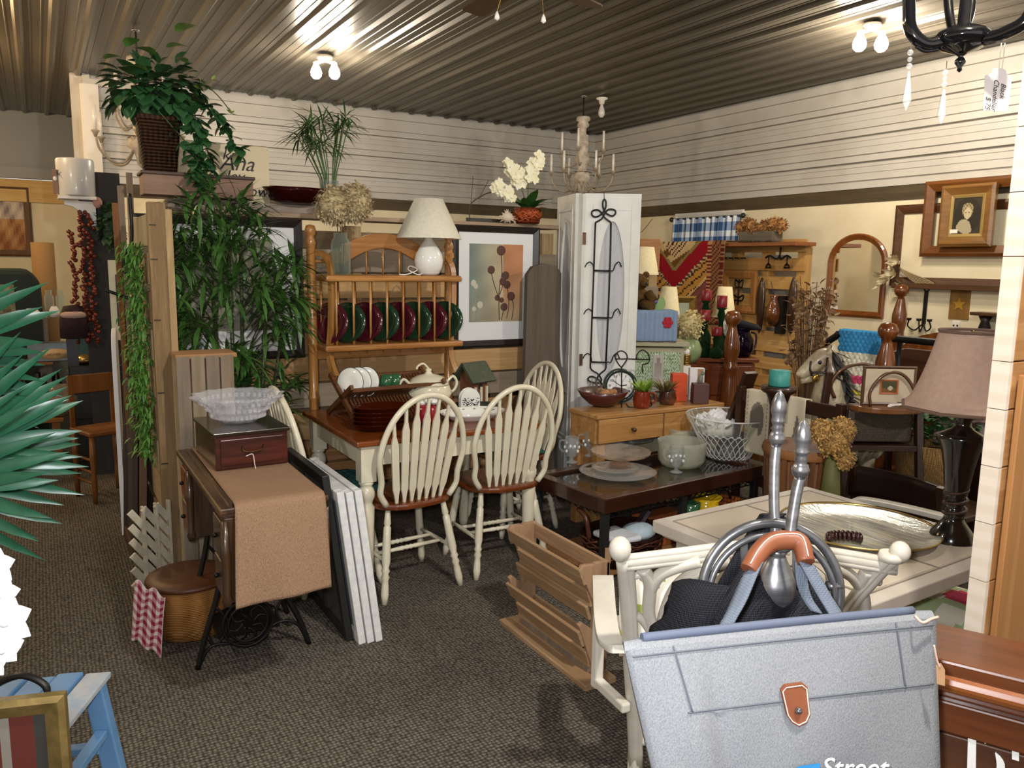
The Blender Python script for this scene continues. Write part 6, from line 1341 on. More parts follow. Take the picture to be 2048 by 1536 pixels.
b.ball(hz(1602,748),.026,1.1,.9,.8); b.tube([hz(1630,752),hz(1612,760),hz(1602,763)],[.03,.02,.014],10); b.leaf(hz(1655,708,-.04),(.1,-.2,1),.06,.03,.1); b.leaf(hz(1668,708,.04),(.1,.2,1),.06,.03,.1); b.build('body',m_h,t)
b=B()
for k in range(190):
    f=rnd.random(); p=hz(lerp(1660,1697,f**.7),lerp(697,800,f),rnd.uniform(-.085,.05)*(1-.3*f)); b.leaf(p,(rnd.uniform(-.1,.5),rnd.uniform(-.9,.2),rnd.uniform(-1.2,-.1)),rnd.uniform(.07,.13),.026,.1)
b.build('mane',mat('mane_black','1c1916',.7),t); b=B(); b.ball(hz(1640,725,-.052),.011,1,.6,1); b.build('eye',mat('ink_black','1a1a1a',.5),t)
b=B(); b.tube([hz(1622,722,-.05),hz(1620,738,-.052),hz(1624,752,-.045)],.006,6); b.tube(spl([hz(1623,745,-.05),hz(1645,745,-.068),hz(1665,752,-.078),hz(1690,765,-.08)],5),.006,6); b.tube([hz(1655,715,-.06),hz(1654,735,-.07),hz(1650,745,-.068)],.006,6); b.build('bridle',mat('bridle_leather','2a1a12',.5),t)
B().ball(hz(1632,757,-.03),.022,1,.4,1).build('rosette',mat('brass','a08040',.3,.9),t); b=B(); b.prism([(0,0)]+[(.1*k,.02+.004*(k-5)**2) for k in range(11)]+[(1.0,0.06)],-.12,.26,'xz') if 0 else None
for y in (-.04,.2): b.tube(spl([c0*1+V((-.15,y,0))-V((0,0,c0.z-.12)),V((c0.x+.1,c0.y+y,.03)),V((c0.x+.3,c0.y+y,.03)),V((c0.x+.45,c0.y+y,.12))],6),.03,8)
b.build('rocker',m_bed,t)
# quilt rail with two printed towels
XQ=3.45; zQ=.865; t=thing('quilt_rack','dark wooden slat rack holding two animal-print towels','rack',(XQ,2.885,0)); m_q=wood('dark_walnut','3a2014','28150b',1,.35,coat=.3)
B().box(0,0,zQ-.036,.024,.67,.07).build('top_slat',m_q,t,.003); B().box(0,0,.64,.024,.67,.05).build('lower_slat',wood('light_slat','a5773c','86602c',1,.5),t,.003); B().box(0,0,.36,.024,.67,.07).build('lower_slat',m_q,t,.003)
for y in (-.335,.335): B().box(0,y,.44,.04,.04,.88).build('post',m_q,t,.004); B().box(0,y,.02,.3,.05,.04).build('foot',m_q,t,.004)
for k,(x0,x1,py,lab,seed) in enumerate(((1492,1541,772,'cream towel printed with a grey bear, left on the dark slat rack',1),(1563,1612,785,'cream towel printed with a grey fox tail, right on the dark slat rack',2))):
    P=atX(x0,py,XQ-.03); Q=atX(x1,py,XQ-.03); wt=abs(P.y-Q.y); 
    def pr(u,v,k=k):
        if k==0:
            x,y=(u-.5)*2,(v-.45)*2
            if (x/.55)**2+(y/.55)**2<1 and not (x<.1 and y>.25): return '7d7468'
            if abs(abs(x)-.8)<.04 and int(v*30)%2: return '8f8778'
        else:
            x=u-.55-.12*math.sin(v*4); 
            if abs(x)<.13*math.sin(pi*max(0,min(1,(v-.25)/.65)))**.7 and .25<v<.9: return '77706a'
            if abs(u-.2)<.1 and v<.4: return 'b3a994'
        return 'd2c7ae'
    t=thing('printed_towel',lab,'towel',(XQ,(P.y+Q.y)/2,0),RW,'animal-print towels')
    b=B(); b.sheet(lambda u,v:((u-.5)*wt,-.020-.004*math.sin(u*8),zQ+.006-.36*v),26,34,.003,pr); b.sheet(lambda u,v:((u-.5)*wt,-.02+.04*v,zQ+.007),8,3,.003,lambda u,v:'d2c7ae'); b.sheet(lambda u,v:((.5-u)*wt,.02,zQ+.006-.3*v),8,8,.003,lambda u,v:'d2c7ae'); b.build('towel',colmat('towel_cloth',.95),t)
P=atD(1558,772,3.95); zc2=P.z; t=thing('candle_stand','turned dark wooden stand behind the printed towels','stand',(P.x,P.y,0)); B().lathe([(.12,0),(.11,.03),(.03,.06),(.035,.3),(.05,.45),(.03,.6),(.04,zc2-.1),(.06,zc2-.04),(.085,zc2-.025),(.085,zc2)],n=20).build('stand',m_q,t)
o=B().lathe([(.05,0),(.052,.005),(.05,.078),(.035,.08),(0,.07)],n=22).build('teal_candle',mat('teal_wax','2f8078',.5,c2='3f9088',sc_=15)); o.location=(P.x,P.y,zc2+.001); tag(o,'teal pillar candle on the turned dark stand','candle')
a_=atD(1502,745,4.6); t=thing('leaning_plank','long dark plank leaning beside the brown bedpost','plank',(atZ(1440,930,0.2).x,atZ(1440,930,.2).y,0)); p0=V((3.55,3.62,0)); t.location=p0; B().beam((0,0,0.02),a_-p0,.09,.03,up=(0,0,1)).build('plank',m_q,t,.003)
# bushel planter with hydrangea
P=atD(1605,890,3.7); t=thing('bushel_basket','tall slatted brown wood bushel basket behind the white table','basket',(P.x,P.y,0)); zt=P.z; R0=.172
b=B(); b.lathe([(R0*.70,0),(R0*.965,zt)],n=40)
for k in range(26):
    a=k*2*pi/26; b.beam((R0*.72*math.cos(a),R0*.72*math.sin(a),0),(R0*.985*math.cos(a),R0*.985*math.sin(a),zt),.008,.024,up=(-math.sin(a),math.cos(a),0))
b.build('slats',wood('bushel_wood','6e4424','4c2c14',2,.6,8),t)
for z in (.12,zt*.55,zt-.02): r=lerp(R0*.74,R0*1.03,z/zt); B().lathe([(r,z-.02),(r+.006,z),(r,z+.02)],n=40,cap=False).build('hoop',wood('hoop_wood','8a5a30','6d4420',0,.6),t)
P2=atD(1668,885,3.5); o=thing('hydrangea_bunch','bunch of dried golden hydrangeas on a stick vase beside the bushel basket','flowers',(P2.x,P2.y,0)); b=B(); fluffy(b,(0,0,P2.z-.0),.07,1000,(1,1,1),.011); fluffy(b,(-.05,.03,P2.z+.05),.055,700,(1,1,1),.011); fluffy(b,(.05,.0,P2.z+.055),.055,700,(1,1,1),.011); fluffy(b,(.03,-.03,P2.z-.07),.05,600,(1,1,1),.011); b.build('flower_head',mat('gold_hydrangea','c09a58',.9,c2='a07a48',sc_=30),o); B().lathe([(.07,0),(.08,.2),(.04,P2.z-.2),(.03,P2.z-.06)],n=16).build('vase',mat('moss_vase','5a5a2e',.6),o)
# high chair with tray, hoop basket and small picture
PH=atD(1780,812,3.9); t=thing('high_chair','antique brown wooden high chair with rounded tray','chair',(PH.x,PH.y,0),FACE); t.scale=(1.2,1.2,1); zt=PH.z; hc=t.location
b=B(); b.prism([(-.15,.06),(.15,.06)]+[(.15*math.cos(-pi*k/14),.03-.10*math.sin(pi*k/14)) for k in range(15)],zt-.03,zt,'xy'); b.build('tray',m_fr2,t,.006)
B().box(0,.16,zt-.22,.3,.28,.03).build('seat',m_q,t,.004)
for x in (-.14,.14): 
    for y in (.04,.29): B().beam((x*1.35,y+(.05 if y>.1 else -.04),0),(x,y,zt-.03 if y<.1 else zt+.12),.028,.028,up=(0,1,0)).build('leg',m_q,t,.003)
for z in (.2,.42): B().tube([(-.17,.02,z),(.17,.02,z)],.012,8).build('rung',m_q,t)
B().tube(spl([(-.11,.29,zt-.02),(-.13,.29,zt+.05),(-.09,.29,zt+.13),(0,.29,zt+.165),(.09,.29,zt+.13),(.13,.29,zt+.05),(.11,.29,zt-.02)],6),.009,8).build('bentwood_hoop',m_fr,t)
t2=thing('small_framed_picture','small matted picture in thin brown frame leaning on the high chair tray','picture',(hc.x,hc.y,zt+.001),FACE); t2.scale=(1.2,1.2,1.2); z0=t2.location
B().frame(.22,.16,.012,.012,0,.03).build('frame',m_fr,t2); B().box(0,.026,.08,.2,.006,.14).build('mat_board',mat('mat_beige','b5a48c',.8),t2); B().frame(.075,.06,.006,.004,.045,.022).build('inner_border',mat('print_orange','a5582c',.6),t2); B().sheet(lambda u,v:((u-.5)*.064,.0215,.05+v*.048),12,10,0,lambda u,v:'b8ae90' if (u-.55)**2+(v-.4)**2<.03 else ('4a4630' if v>.4 else '6b4a2a')).build('print',colmat('print_paper',.7),t2)
b=B(); b.tube(spl([(-.085,-.01,0),(-.09,-.01,.06),(-.05,-.01,.12),(0,-.01,.14),(.05,-.01,.12),(.09,-.01,.06),(.085,-.01,0)],6),.007,6); o=b.build('wooden_hoop',m_fr); o.location=z0; o.scale=(1.2,1.2,1.2); o.rotation_euler=(0,0,FACE); tag(o,'thin bent wooden hoop standing before the small framed picture','hoop')
b=B()
for k in range(4): b.leaf((-.03+.025*k,-.05,.004+.003*k),(1,.3-.2*k,.3),.05,.035,.1)
o=b.build('paper_tags',m_porc); o.location=z0; o.scale=(1.2,1.2,1.2); o.rotation_euler=(0,0,FACE); tag(o,'crumpled white paper tags on the high chair tray','paper')
o=B().box(0,.15,zt-.12,.25,.2,.15).build('grey_basket',weave('grey_reed','6e6455','453d33',420,.8,.9),None,.008); o.location=(hc.x,hc.y,0); o.scale=(1.2,1.2,1); o.rotation_euler=(0,0,FACE); tag(o,'grey woven basket set in the seat of the high chair','basket')
# dark chair back behind the white table, tan basket with greenery
p=atX(1706,922,3.3); q=atX(1893,985,3.3); hz_=(p.z+q.z)/2; d=(q-p); d.z=0; t=thing('dark_dining_chair','dark wooden chair with curved back board behind the white table','chair',((p.x+q.x)/2,(p.y+q.y)/2,0),math.atan2(d.y,d.x)); w=d.length
B().sheet(lambda u,v:((u-.5)*w,.05*math.sin(pi*u)-.02,hz_-.145+.145*v),16,4,.025).build('back_board',mat('dark_stain','23140c',.4,coat=.2),t)
for s in (-1,1): B().beam((s*w*.45,.12,0),(s*w*.47,-.02,hz_+.005),.035,.03,up=(0,1,0)).build('back_leg',m_q,t,.003); B().beam((s*w*.42,.46,0),(s*w*.42,.45,.44),.035,.035,up=(0,1,0)).build('front_leg',m_q,t,.003)
B().box(0,.28,.45,w*.95,.42,.03).build('seat',m_q,t,.006)
P=atD(1868,925,4.1); t=thing('tan_basket','tan woven basket with a leafy green plant beyond the white table','basket',(P.x,P.y,0)); zt=P.z+.11
B().shell([(.15,zt-.40),(.185,zt-.1),(.19,zt)],.01,n=32,wob=lambda a,z:1+.01*math.cos(28*a)).build('basket',weave('tan_wicker2','c29a62','8f6a3c',420,.6,1.0),t); B().box(0,0,(zt-.405)/2,.28,.28,zt-.405).build('stand',m_q,t)
b=B()
for k in range(220): a=rnd.uniform(0,6.28); r=.21*math.sqrt(rnd.random()); b.leaf((r*math.cos(a)*.8+.03,r*math.sin(a)*.8,zt+rnd.uniform(0,.16)),(rnd.gauss(0,1),rnd.gauss(0,1),rnd.uniform(.1,1.2)),rnd.uniform(.05,.09),.03,.3)
b.build('foliage',mat('deep_green_leaf','1f4a1c',.6,c2='2f6028',sc_=30),t)
P=atD(1945,905,4.2); t=thing('folded_quilt','pale floral folded quilt stacked behind the brown-shaded lamp','quilt',(P.x,P.y,0)); B().box(0,0,.73,.3,.3,.2).build('quilt',mat('pale_quilt','b7a8a4',.95,c2='8a5a62',sc_=14),t,.04); B().box(0,0,.31,.3,.3,.62).build('stand',m_q,t)
# ================= near right: white table, lamp, armchair, silver stand, bag =================
m_wt=mat('whitewash','c6beb2',.45,c2='b6aca0',sc_=5); m_tile=mat('table_tile','c6baa8',.35,c2='baad9a',sc_=4)
TL=V((1.906,2.174)); e1=V((.858,.042)).normalized(); e2=V((e1.y,-e1.x)); S1,S2,zt=.90,.88,.62
cen=TL+e1*(S1/2)+e2*(S2/2); rz=math.atan2(e1.y,e1.x)
t=thing('white_table','square whitewashed table with inset tile top','table',(cen.x,cen.y,0),rz)
B().box(0,0,zt-.0225,S1,S2,.045).build('tabletop',m_wt,t,.004); B().box(0,0,zt-.05,S1-.05,S2-.05,.02).build('edge_moulding',m_wt,t,.004)
for i in range(2):
    for j in range(2): B().box((i-.5)*(S1*.44),(j-.5)*(S2*.44),zt+.0005,S1*.42,S2*.42,.003).build('tile_panel',m_tile,t,.001)
m_gr=mat('seam_grey','8a8072',.7)
for q in (-S1*.44,0,S1*.44): B().box(q,0,zt+.0006,.005,S2*.88,.0036).build('seam',m_gr,t); B().box(0,q*S2/S1,zt+.0006,S1*.88,.005,.0036).build('seam',m_gr,t)
for x in (-1,1):
    for y in (-1,1): B().beam((x*(S1/2-.08),y*(S2/2-.08),0),(x*(S1/2-.09),y*(S2/2-.09),zt-.06),.055,.055,up=(0,1,0)).build('leg',m_wt,t,.005)
P=atZ(1715,1062,zt+.004); t=thing('glass_charger','large round gold-flecked glass platter on the white table','platter',(P.x,P.y,zt+.003))
def cm(u,v): return 'b6a87c'
m,N,L,bs=nt('charger_glass'); v=coords(N,L,(1,.12,1)); n1=noise(N,L,v,60,4); L.new(ramp(N,L,n1,[(.35,'94968f'),(.55,'bdbeb5'),(.7,'d8cba4')]),bs.inputs['Base Color']); bs.inputs['Roughness'].default_value=.12; bs.inputs['Metallic'].default_value=.1; bs.inputs['Coat Weight'].default_value=.5; bump(N,L,n1,bs,.5,.004)
B().shell([(.12,0),(.22,.006),(.268,.022)],.006,n=64).build('platter',m,t); B().lathe([(.268,.022),(.272,.026),(.268,.029)],n=64,cap=False).build('rim',mat('gold_rim','b59a5c',.3,.8),t)
P=atZ(1690,1092,zt+.01); t=thing('coiled_ornament','dark red-brown glossy coiled bead bracelet lying on the glass platter','ornament',(P.x,P.y,zt+.012),FACE)
for k in range(11): a=pi*.98-k*.27; B().ball((.05*math.cos(a)*1.15,.035*math.sin(a),.022),.016,.55,1.2,1.25,10,6).build('bead',mat('oxblood_gloss','2c0c0c',.1,coat=.6),t)
# brown-shaded lamp
P=atZ(1903,1080,zt); t=thing('buffet_lamp','tall black turned lamp with a tan bell shade standing on the white table','lamp',(P.x,P.y,zt)); lp=t.location
k_=2.72/FPX
def zl(py): return zat(lp,1900,py)-zt
m_blk=mat('lamp_black','14120f',.16,coat=.6)
prof=[(44,1100),(44,1085),(40,1070),(28,1055),(20,1045),(18,1036),(22,1030),(18,1022),(15,1015),(20,1010),(15,1003),(22,985),(28,940),(36,900),(44,882),(46,876),(36,870),(20,862),(15,855),(15,845),(22,835),(24,825),(18,812),(10,805),(8,760)]
B().lathe([(r*k_,max(0,zl(y)-zl(1086))) for r,y in prof],n=28).build('base',m_blk,t)
b=B(); b.tube([(.036*math.cos(a*.5),.036*math.sin(a*.5),.085+.0028*a) for a in range(44)],.006,6); b.build('wrapped_cord',mat('cord_brown','3a241a',.5),t)
def bell(n):
    out=[]
    for i in range(n+1):
        f=i/n; r=lerp(.205,.105,f**.62); out.append((r,lerp(zl(820)-zl(1086),zl(668)-zl(1086),f)))
    return out
pr=bell(12); b=B(); b.lathe(pr+[(r-.004,z) for r,z in pr[::-1]]+[pr[0]],n=8,cap=False); m_bs=mat('tan_shade','dbbda9',.8,c2='d2b09b',sc_=50)
b.build('bell_shade',m_bs,t,rz=.2); b=B()
for (r,z) in (pr[0],pr[-1]): b=B(); b.tube([((r)*math.cos(.2+2*pi*j/8),(r)*math.sin(.2+2*pi*j/8),z) for j in range(8)],.006,6,closed=True); b.build('shade_trim',mat('shade_trim','7d6254',.8),t)
B().tube([(0,0,zl(760)-zl(1086)),(0,0,zl(665)-zl(1086))],.004,6).build('stem',mat('brass','a08040',.3,.9),t); b=B(); zz=pr[-1][1]-.01; b.tube([(-.1,0,zz),(.1,0,zz)],.003,5); b.tube([(0,-.1,zz),(0,.1,zz)],.003,5); b.build('harp',mat('brass','a08040',.3,.9),t)
# white lounge chair
m_wc=mat('antique_white','d6d0c4',.35,c2='c9c2b4',sc_=10,coat=.25)
rt=atD(1500,1420,2.45); t=thing('white_armchair','antique white fretwork-back armchair between the silver stand and white table','chair',(rt.x,rt.y,0)); L0=t.location
def cp(px,py,dt=0): return atD(px,py,2.0+.00108*(py-1095)+dt)-L0
def bar(pts,r,name='fret_bar',n=5,flat=0,par=t): b=B(); b.tube(spl([cp(*p) for p in pts],n),r,10); return b.build(name,m_wc,par)
q=spl([cp(1247,1118),cp(1254,1200),cp(1259,1300),cp(1266,1420),cp(1270,1520)],5); q[-1].z=0
b=B(); b.tube(q,.020,10); b.tube([p+CR*.014-CF*.006 for p in q],.012,8); b.build('back_post',m_wc,t)
B().ball(cp(1240,1098),.029,1,1,1.15).build('ball_finial',m_wc,t); B().ball(cp(1800,1104),.026,1,1,1.1).build('ball_finial',m_wc,t); B().lathe([(.03,-.012),(.032,0),(.028,.01)],tuple(cp(1782,1112)),14).build('finial_collar',m_wc,t)
q=spl([cp(1786,1114),cp(1745,1158),cp(1700,1212),cp(1640,1320),cp(1600,1450),cp(1590,1540)],5); b=B(); b.tube(q,.020,10); b.tube([p-CR*.012-CF*.008 for p in q],.012,8); b.build('back_post',m_wc,t)
q=spl([cp(1252,1124),cp(1350,1112,.02),cp(1500,1096,.05),cp(1640,1108,.03),cp(1790,1132)],6); b=B(); b.tube(q,.019,10); b.tube([p+CU*.012-CF*.008 for p in q],.011,8); b.tube([p-CU*.014-CF*.006 for p in q],.010,8); b.build('top_rail',m_wc,t)
for pts,r in (([(1285,1135),(1300,1170),(1298,1230),(1320,1290),(1350,1340)],.018),([(1300,1180),(1320,1150),(1360,1132),(1400,1122)],.017),([(1322,1290),(1330,1230),(1355,1175),(1410,1135),(1460,1120)],.019),([(1258,1160),(1278,1150),(1296,1165)],.010),([(1262,1225),(1285,1240),(1310,1280),(1330,1320)],.012),([(1390,1290),(1400,1220),(1440,1165),(1500,1130)],.018),([(1420,1190),(1440,1172),(1460,1180),(1455,1200),(1435,1200)],.012),
    ([(1735,1140),(1722,1170),(1728,1220),(1700,1290)],.017),([(1722,1175),(1700,1150),(1660,1130)],.016),([(1690,1250),(1660,1180),(1620,1140),(1580,1118)],.018),([(1760,1165),(1740,1160),(1726,1178)],.010),([(1640,1290),(1630,1220),(1590,1165),(1540,1130)],.018)): bar(pts,r)
# arms
def arm(pts,w,name):
    q=spl(pts,6); b=B()
    def f(u,v): k=v*(len(q)-1); i=min(int(k),len(q)-2); p=q[i].lerp(q[i+1],k-i); return p+CR*((u-.5)*w)
    b.sheet(f,3,24,.022); return b.build(name,m_wc,t,.004)
arm([atD(1256,1290,2.20)-L0,atD(1235,1288,2.21)-L0,atD(1218,1270,2.24)-L0,atD(1210,1220,2.34)-L0,atD(1206,1150,2.52)-L0],.066,'arm')
p=atD(1199,1200,2.40)-L0; B().beam(p+V((0,0,-.02)),V((p.x,p.y,.27)),.03,.03,up=(0,1,0)).build('arm_support',m_wc,t,.006); p2=atD(1258,1300,2.26)-L0; B().beam(V((p.x,p.y,.29)),V((p2.x,p2.y,.29)),.03,.03).build('seat_rail',m_wc,t,.006)
ax=V((CR.x,CR.y,0)).normalized(); ay=V((CF.x,CF.y,0)).normalized()
s0=V((atD(1262,1300,2.3).x,atD(1262,1300,2.3).y,0))-L0+ay*.06
for (a_,bb) in ((.0,.0),(.52,.0),(.06,.40),(.5,.40)): q_=s0+ax*(a_+.04)+ay*(bb+.03); B().beam(q_+V((0,0,0)),q_+V((0,0,.30)),.035,.035,up=(0,1,0)).build('leg',m_wc,t,.006)
b=B(); P_=[s0+ax*.02,s0+ax*.6,s0+ax*.6+ay*.44,s0+ax*.02+ay*.44]; b.add([p+V((0,0,.29)) for p in P_]+[p+V((0,0,.33)) for p in P_],[(3,2,1,0),(4,5,6,7),(0,1,5,4),(1,2,6,5),(2,3,7,6),(3,0,4,7)]); b.build('seat_frame',m_wc,t,.006)
p0=cp(1268,1480); b=B(); b.tube([p0,p0+ax*.4],.016,10); b.build('stretcher',m_wc,t)
t2=thing('chair_pillow','white and yellow-green floral pillow standing inside the white armchair','cushion',L0+s0+ax*.17+ay*.10+V((0,0,.35)),FACE)
def pil(sgn):
    def f(u,v): e=((1-(2*u-1)**4)*(1-(2*v-1)**4))**.6; return ((u-.5)*.36*(1 if sgn>0 else -1),.06*v-sgn*.055*e,.25*v)
    return f
pc=lambda u,v: 'e9e6dc' if math.sin(u*11+v*5)*math.sin(v*9-u*4)<.35 else ('cfc96a' if math.sin(u*31)>0 else '9aa85a')
b=B(); b.sheet(pil(1),18,16,0,pc); b.sheet(pil(-1),18,16,0,pc); b.build('pillow',colmat('pillow_cloth',.9),t2)
t2=thing('seat_pad','white floral seat cushion in the white armchair','cushion',L0+s0+V((0,0,.332)),FACE); B().box(.31,.2,.0+.008,.5,.34,.014).build('pad',mat('pad_white','e4e0d2',.9,c2='c9c48a',sc_=9),t2,.006)
# second chair beyond the table: its arm and floral cushion
p=atZ(1705,1000,.57); q=atZ(1905,1046,.57); d=q-p; t=thing('white_armchair','second antique white armchair, only its curved arm showing past the white table','chair',(p.x,p.y,0)); b=B(); w=d.length; dn=d.normalized(); nn=V((-dn.y,dn.x,0))
qq=spl([V((0,0,.50))+dn*.0-nn*.03,V((0,0,.55))-nn*.01+dn*.01,V((0,0,.57))+dn*.04,V((0,0,.575))+dn*w*.5+nn*.01,V((0,0,.575))+dn*w],6)
b.sheet(lambda u,v:(lambda k:qq[min(int(k),len(qq)-1)])(v*(len(qq)-1))+nn*((u-.5)*.055),3,len(qq)-1,.02); b.build('arm',m_wc,t,.003)
for s in (.05,.9): B().beam(dn*(w*s),dn*(w*s)+V((0,0,.55)),.03,.03,up=(0,1,0)).build('leg',m_wc,t,.004)
B().box(0,0,0,.36,.3,.04).build('seat_frame',m_wc,t,.004,loc=dn*.28+nn*.18+V((0,0,.38)),rz=math.atan2(d.y,d.x))
o=thing('floral_cushion','cushion printed with a pink rose on pale green at the second white chair','cushion',V((p.x,p.y,0))+dn*.28+nn*.18+V((0,0,.402)),math.atan2(d.y,d.x))
fc=lambda u,v:'c0405a' if (u-.5)**2+(v-.5)**2<.03 else ('a8b888' if math.sin(u*13)*math.sin(v*11)>-.1 else 'e0dcc8')
b=B(); b.sheet(lambda u,v:((u-.5)*.34,(v-.5)*.28,.05*((1-(2*u-1)**4)*(1-(2*v-1)**4))),16,16,.003,fc); b.build('cushion',colmat('pillow_cloth',.9),o)
P=atZ(1925,1205,.40); o=thing('rose_cushion','pale green rose-print cushion on a low stool under the white table corner','cushion',(P.x,P.y,.36),rz); b=B(); b.sheet(lambda u,v:((u-.5)*.34,(v-.5)*.34,.06*((1-(2*u-1)**4)*(1-(2*v-1)**4))),18,18,.003,fc); b.build('cushion',colmat('pillow_cloth',.9),o)
o2=thing('low_stool','low whitewashed stool carrying the rose-print cushion','stool',(P.x,P.y,0),rz); B().box(0,0,.345,.34,.34,.028).build('seat',m_wt,o2,.004)
for x in (-.14,.14):
    for y in (-.14,.14): B().box(x,y,.165,.03,.03,.33).build('leg',m_wt,o2)
# plank wall end
m_pk=[wood('fresh_plank','b5834f','9a6b3c',0,.65,7,c3='c3945f'),wood('grey_old_plank','8b857c','746e66',0,.8),wood('fresh_plank_b','b98a58','a07444',0,.65,7)]
def endgrain():
    m,N,L,b=nt('end_grain'); b.inputs['Roughness'].default_value=.85; v=coords(N,L,(1,1,.45)); wv=N.new('ShaderNodeTexWave'); wv.wave_type='RINGS'; wv.inputs['Scale'].default_value=16; wv.inputs['Distortion'].default_value=2; L.new(v,wv.inputs['Vector']); L.new(ramp(N,L,wv.outputs['Fac'],[(.2,'d3c5b2'),(.75,'dacdbd')]),b.inputs['Base Color']); return m
m_eg=endgrain(); XK=1.875; N0=atX(2017,800,XK); F0=atX(1980,800,XK)
t=thing('plank_wall','stacked pale plank wall end beside the brown-shaded lamp','partition',(XK,(N0.y+F0.y)/2,0)); dy=F0.y-N0.y; z=.0; k=0
for h in (.14,.135,.14,.14,.135,.14,.14,.135,.135,.11,.235,.14,.14,.14,.2):
    m_=m_pk[0] if z<1.36 else (m_pk[1] if k%2 else m_pk[1]); off=0 if z<1.36 else (.0 if z<1.5 else .0)
    pl=B().box(.6,-.004+0,z+h/2,1.19,dy-.008,h-.003).build('plank',m_,t,.002); B().box(-.003,0,z+h/2,.012,dy,h-.002).build('plank_end',m_eg,pl); z+=h; k+=1
B().box(.62,-dy/2-.012,.66,1.2,.014,1.32).build('facing_board',wood('facing_board','b98450','a06f3e',2,.55,4,c3='c29060'),t,.002)
# brown chest with cut-out front at the lower right
m_cd=wood('chest_brown','6e3c1c','4e2610',0,.35,4,coat=.3,c3='7e4a24')
p0=V((1.515,.86)); e=V((.45,-.893)); f=V((-e.y,e.x))*-1; 
if f.dot(V((-1,-1)))<0: f=-f
t=thing('brown_chest','dark brown wooden chest with moulded top and white cut-out panel at lower right','chest',(p0.x,p0.y,0),math.atan2(e.y,e.x)); fl=(Matrix.Rotation(-math.atan2(e.y,e.x),3,'Z')@V((f.x,f.y,0))).y; sg=1 if fl>0 else -1
B().box(.30,sg*.085,.835,.66,.17,.03).build('top',m_cd,t,.005); B().box(.30,sg*.09,.808,.64,.185,.03).build('top_moulding',wood('chest_orange','8a4f24','6d3a16',0,.3,4,coat=.4),t,.012); B().box(.30,sg*.08,.40,.62,.15,.78).build('body',m_cd,t,.004); B().box(.30,sg*.165,.745,.64,.02,.06).build('drawer_rail',m_cd,t,.004)
pn=B().box(.3,sg*.162,.40,.54,.012,.62).build('fret_panel',wood('fret_brown','54301a','3c2010',0,.5),t,.003); m_pw=mat('white_shiplap','e8e6e2',.6)
nq=V((f.x,f.y,0)); Pq=V((p0.x,p0.y,0))+nq*.172
def cpx(px,py): P=atP(px,py,Pq,nq)-V((p0.x,p0.y,0)); P=Matrix.Rotation(-math.atan2(e.y,e.x),3,'Z')@P; return (P.x,P.z)
y1=sg*.169
for poly in ([(1937,1437),(1953,1439),(1951,1580),(1933,1580)],[(2024,1455),(2038,1457),(2038,1522),(2024,1518)]):
    B().prism([cpx(*q) for q in poly],y1,y1+sg*.004,'xz').build('white_slat',m_pw,t)
for (a,c) in (((1978,1447),(1970,1487)),((1991,1505),(1985,1570))):
    pts=[]; 
    for k in range(9): s=k/8; pts.append((lerp(a[0],c[0],s)+22*math.sin(pi*s)**.8,lerp(a[1],c[1],s)))
    for k in range(8,-1,-1): s=k/8; pts.append((lerp(a[0],c[0],s)+6*math.sin(pi*s)-1,lerp(a[1]+1,c[1]-1,s)))
    B().prism([cpx(*q) for q in pts],y1,y1+sg*.004,'xz').build('white_crescent',m_pw,t)
# silver stand
TS=1.40; rt=atD(1545,1230,TS); t=thing('silver_stand','tall silver metal coat stand with urn finial and upright hooks, a tote hanging on it','stand',(rt.x,rt.y,0)); L0=t.location
m_sil=mat('brushed_silver','a3a3a6',.28,.85,c2='77777c',sc_=9,aniso=(1,1,6)); m_sil2=mat('dark_silver','6c6c70',.3,.8,c2='8d8d90',sc_=14)
def sp(px,py,dt=0): return atD(px,py,TS+dt)-L0
kp=TS/FPX
def zs(py): return zat(rt,1545,py)
prof=[(10,1300),(14,1246),(36,1240),(40,1232),(38,1224),(24,1219),(20,1214),(30,1206),(39,1192),(42,1176),(40,1160),(32,1138),(23,1122),(18,1112),(17,1106),(20,1102),(17,1097),(12,1092),(9,1085),(0,1083)]
B().lathe([(r*kp,zs(y)) for r,y in prof],n=28).build('urn',m_sil,t); b=B()
for k in range(14): a=k*.45; b.ball((.036*math.cos(a),.036*math.sin(a),zs(1228)),.008,1,1,.8,8,6)
b.build('acanthus_ring',m_sil2,t)
B().tube([(0,0,.02),(0,0,zs(1290))],.014,10).build('pole',m_sil2,t); B().lathe([(.17,0),(.17,.012),(.05,.03),(.02,.06)],n=28).build('foot',m_sil2,t)
def hook(pts,fin,dt0,dt1):
    q=spl([sp(x,y,lerp(dt0,dt1,i/(len(pts)-1))) for i,(x,y) in enumerate(pts)],6); h=B(); h.tube(q,[.0095]*len(q),10); o=h.build('hook',m_sil,t)
    p=q[-1]; b=B(); s=fin; b.lathe([(.009,0),(.013,.006),(.015,.014),(.012,.022),(.009,.026),(.012,.03),(.009,.036),(.0115,.042),(.012,.046),(.0105,.052),(.0135,.062),(.0125,.078),(.007,.092),(0,.1)],tuple(p),16,wob=lambda a,z:1+(.10*math.cos(6*a) if z>.05 else 0)); b.build('hook_finial',m_sil,o)
hook([(1558,1094),(1572,1094),(1579,1075),(1584,1040),(1592,990),(1600,955)],1,-.06,-.06); hook([(1548,1092),(1550,1060),(1548,1000),(1549,930),(1553,890)],1,.02,.03)
q=[sp(1542+138*math.cos(a),1190-140*math.sin(a),.0) for a in [pi*1.16-k*(pi*1.32)/32 for k in range(33)]]
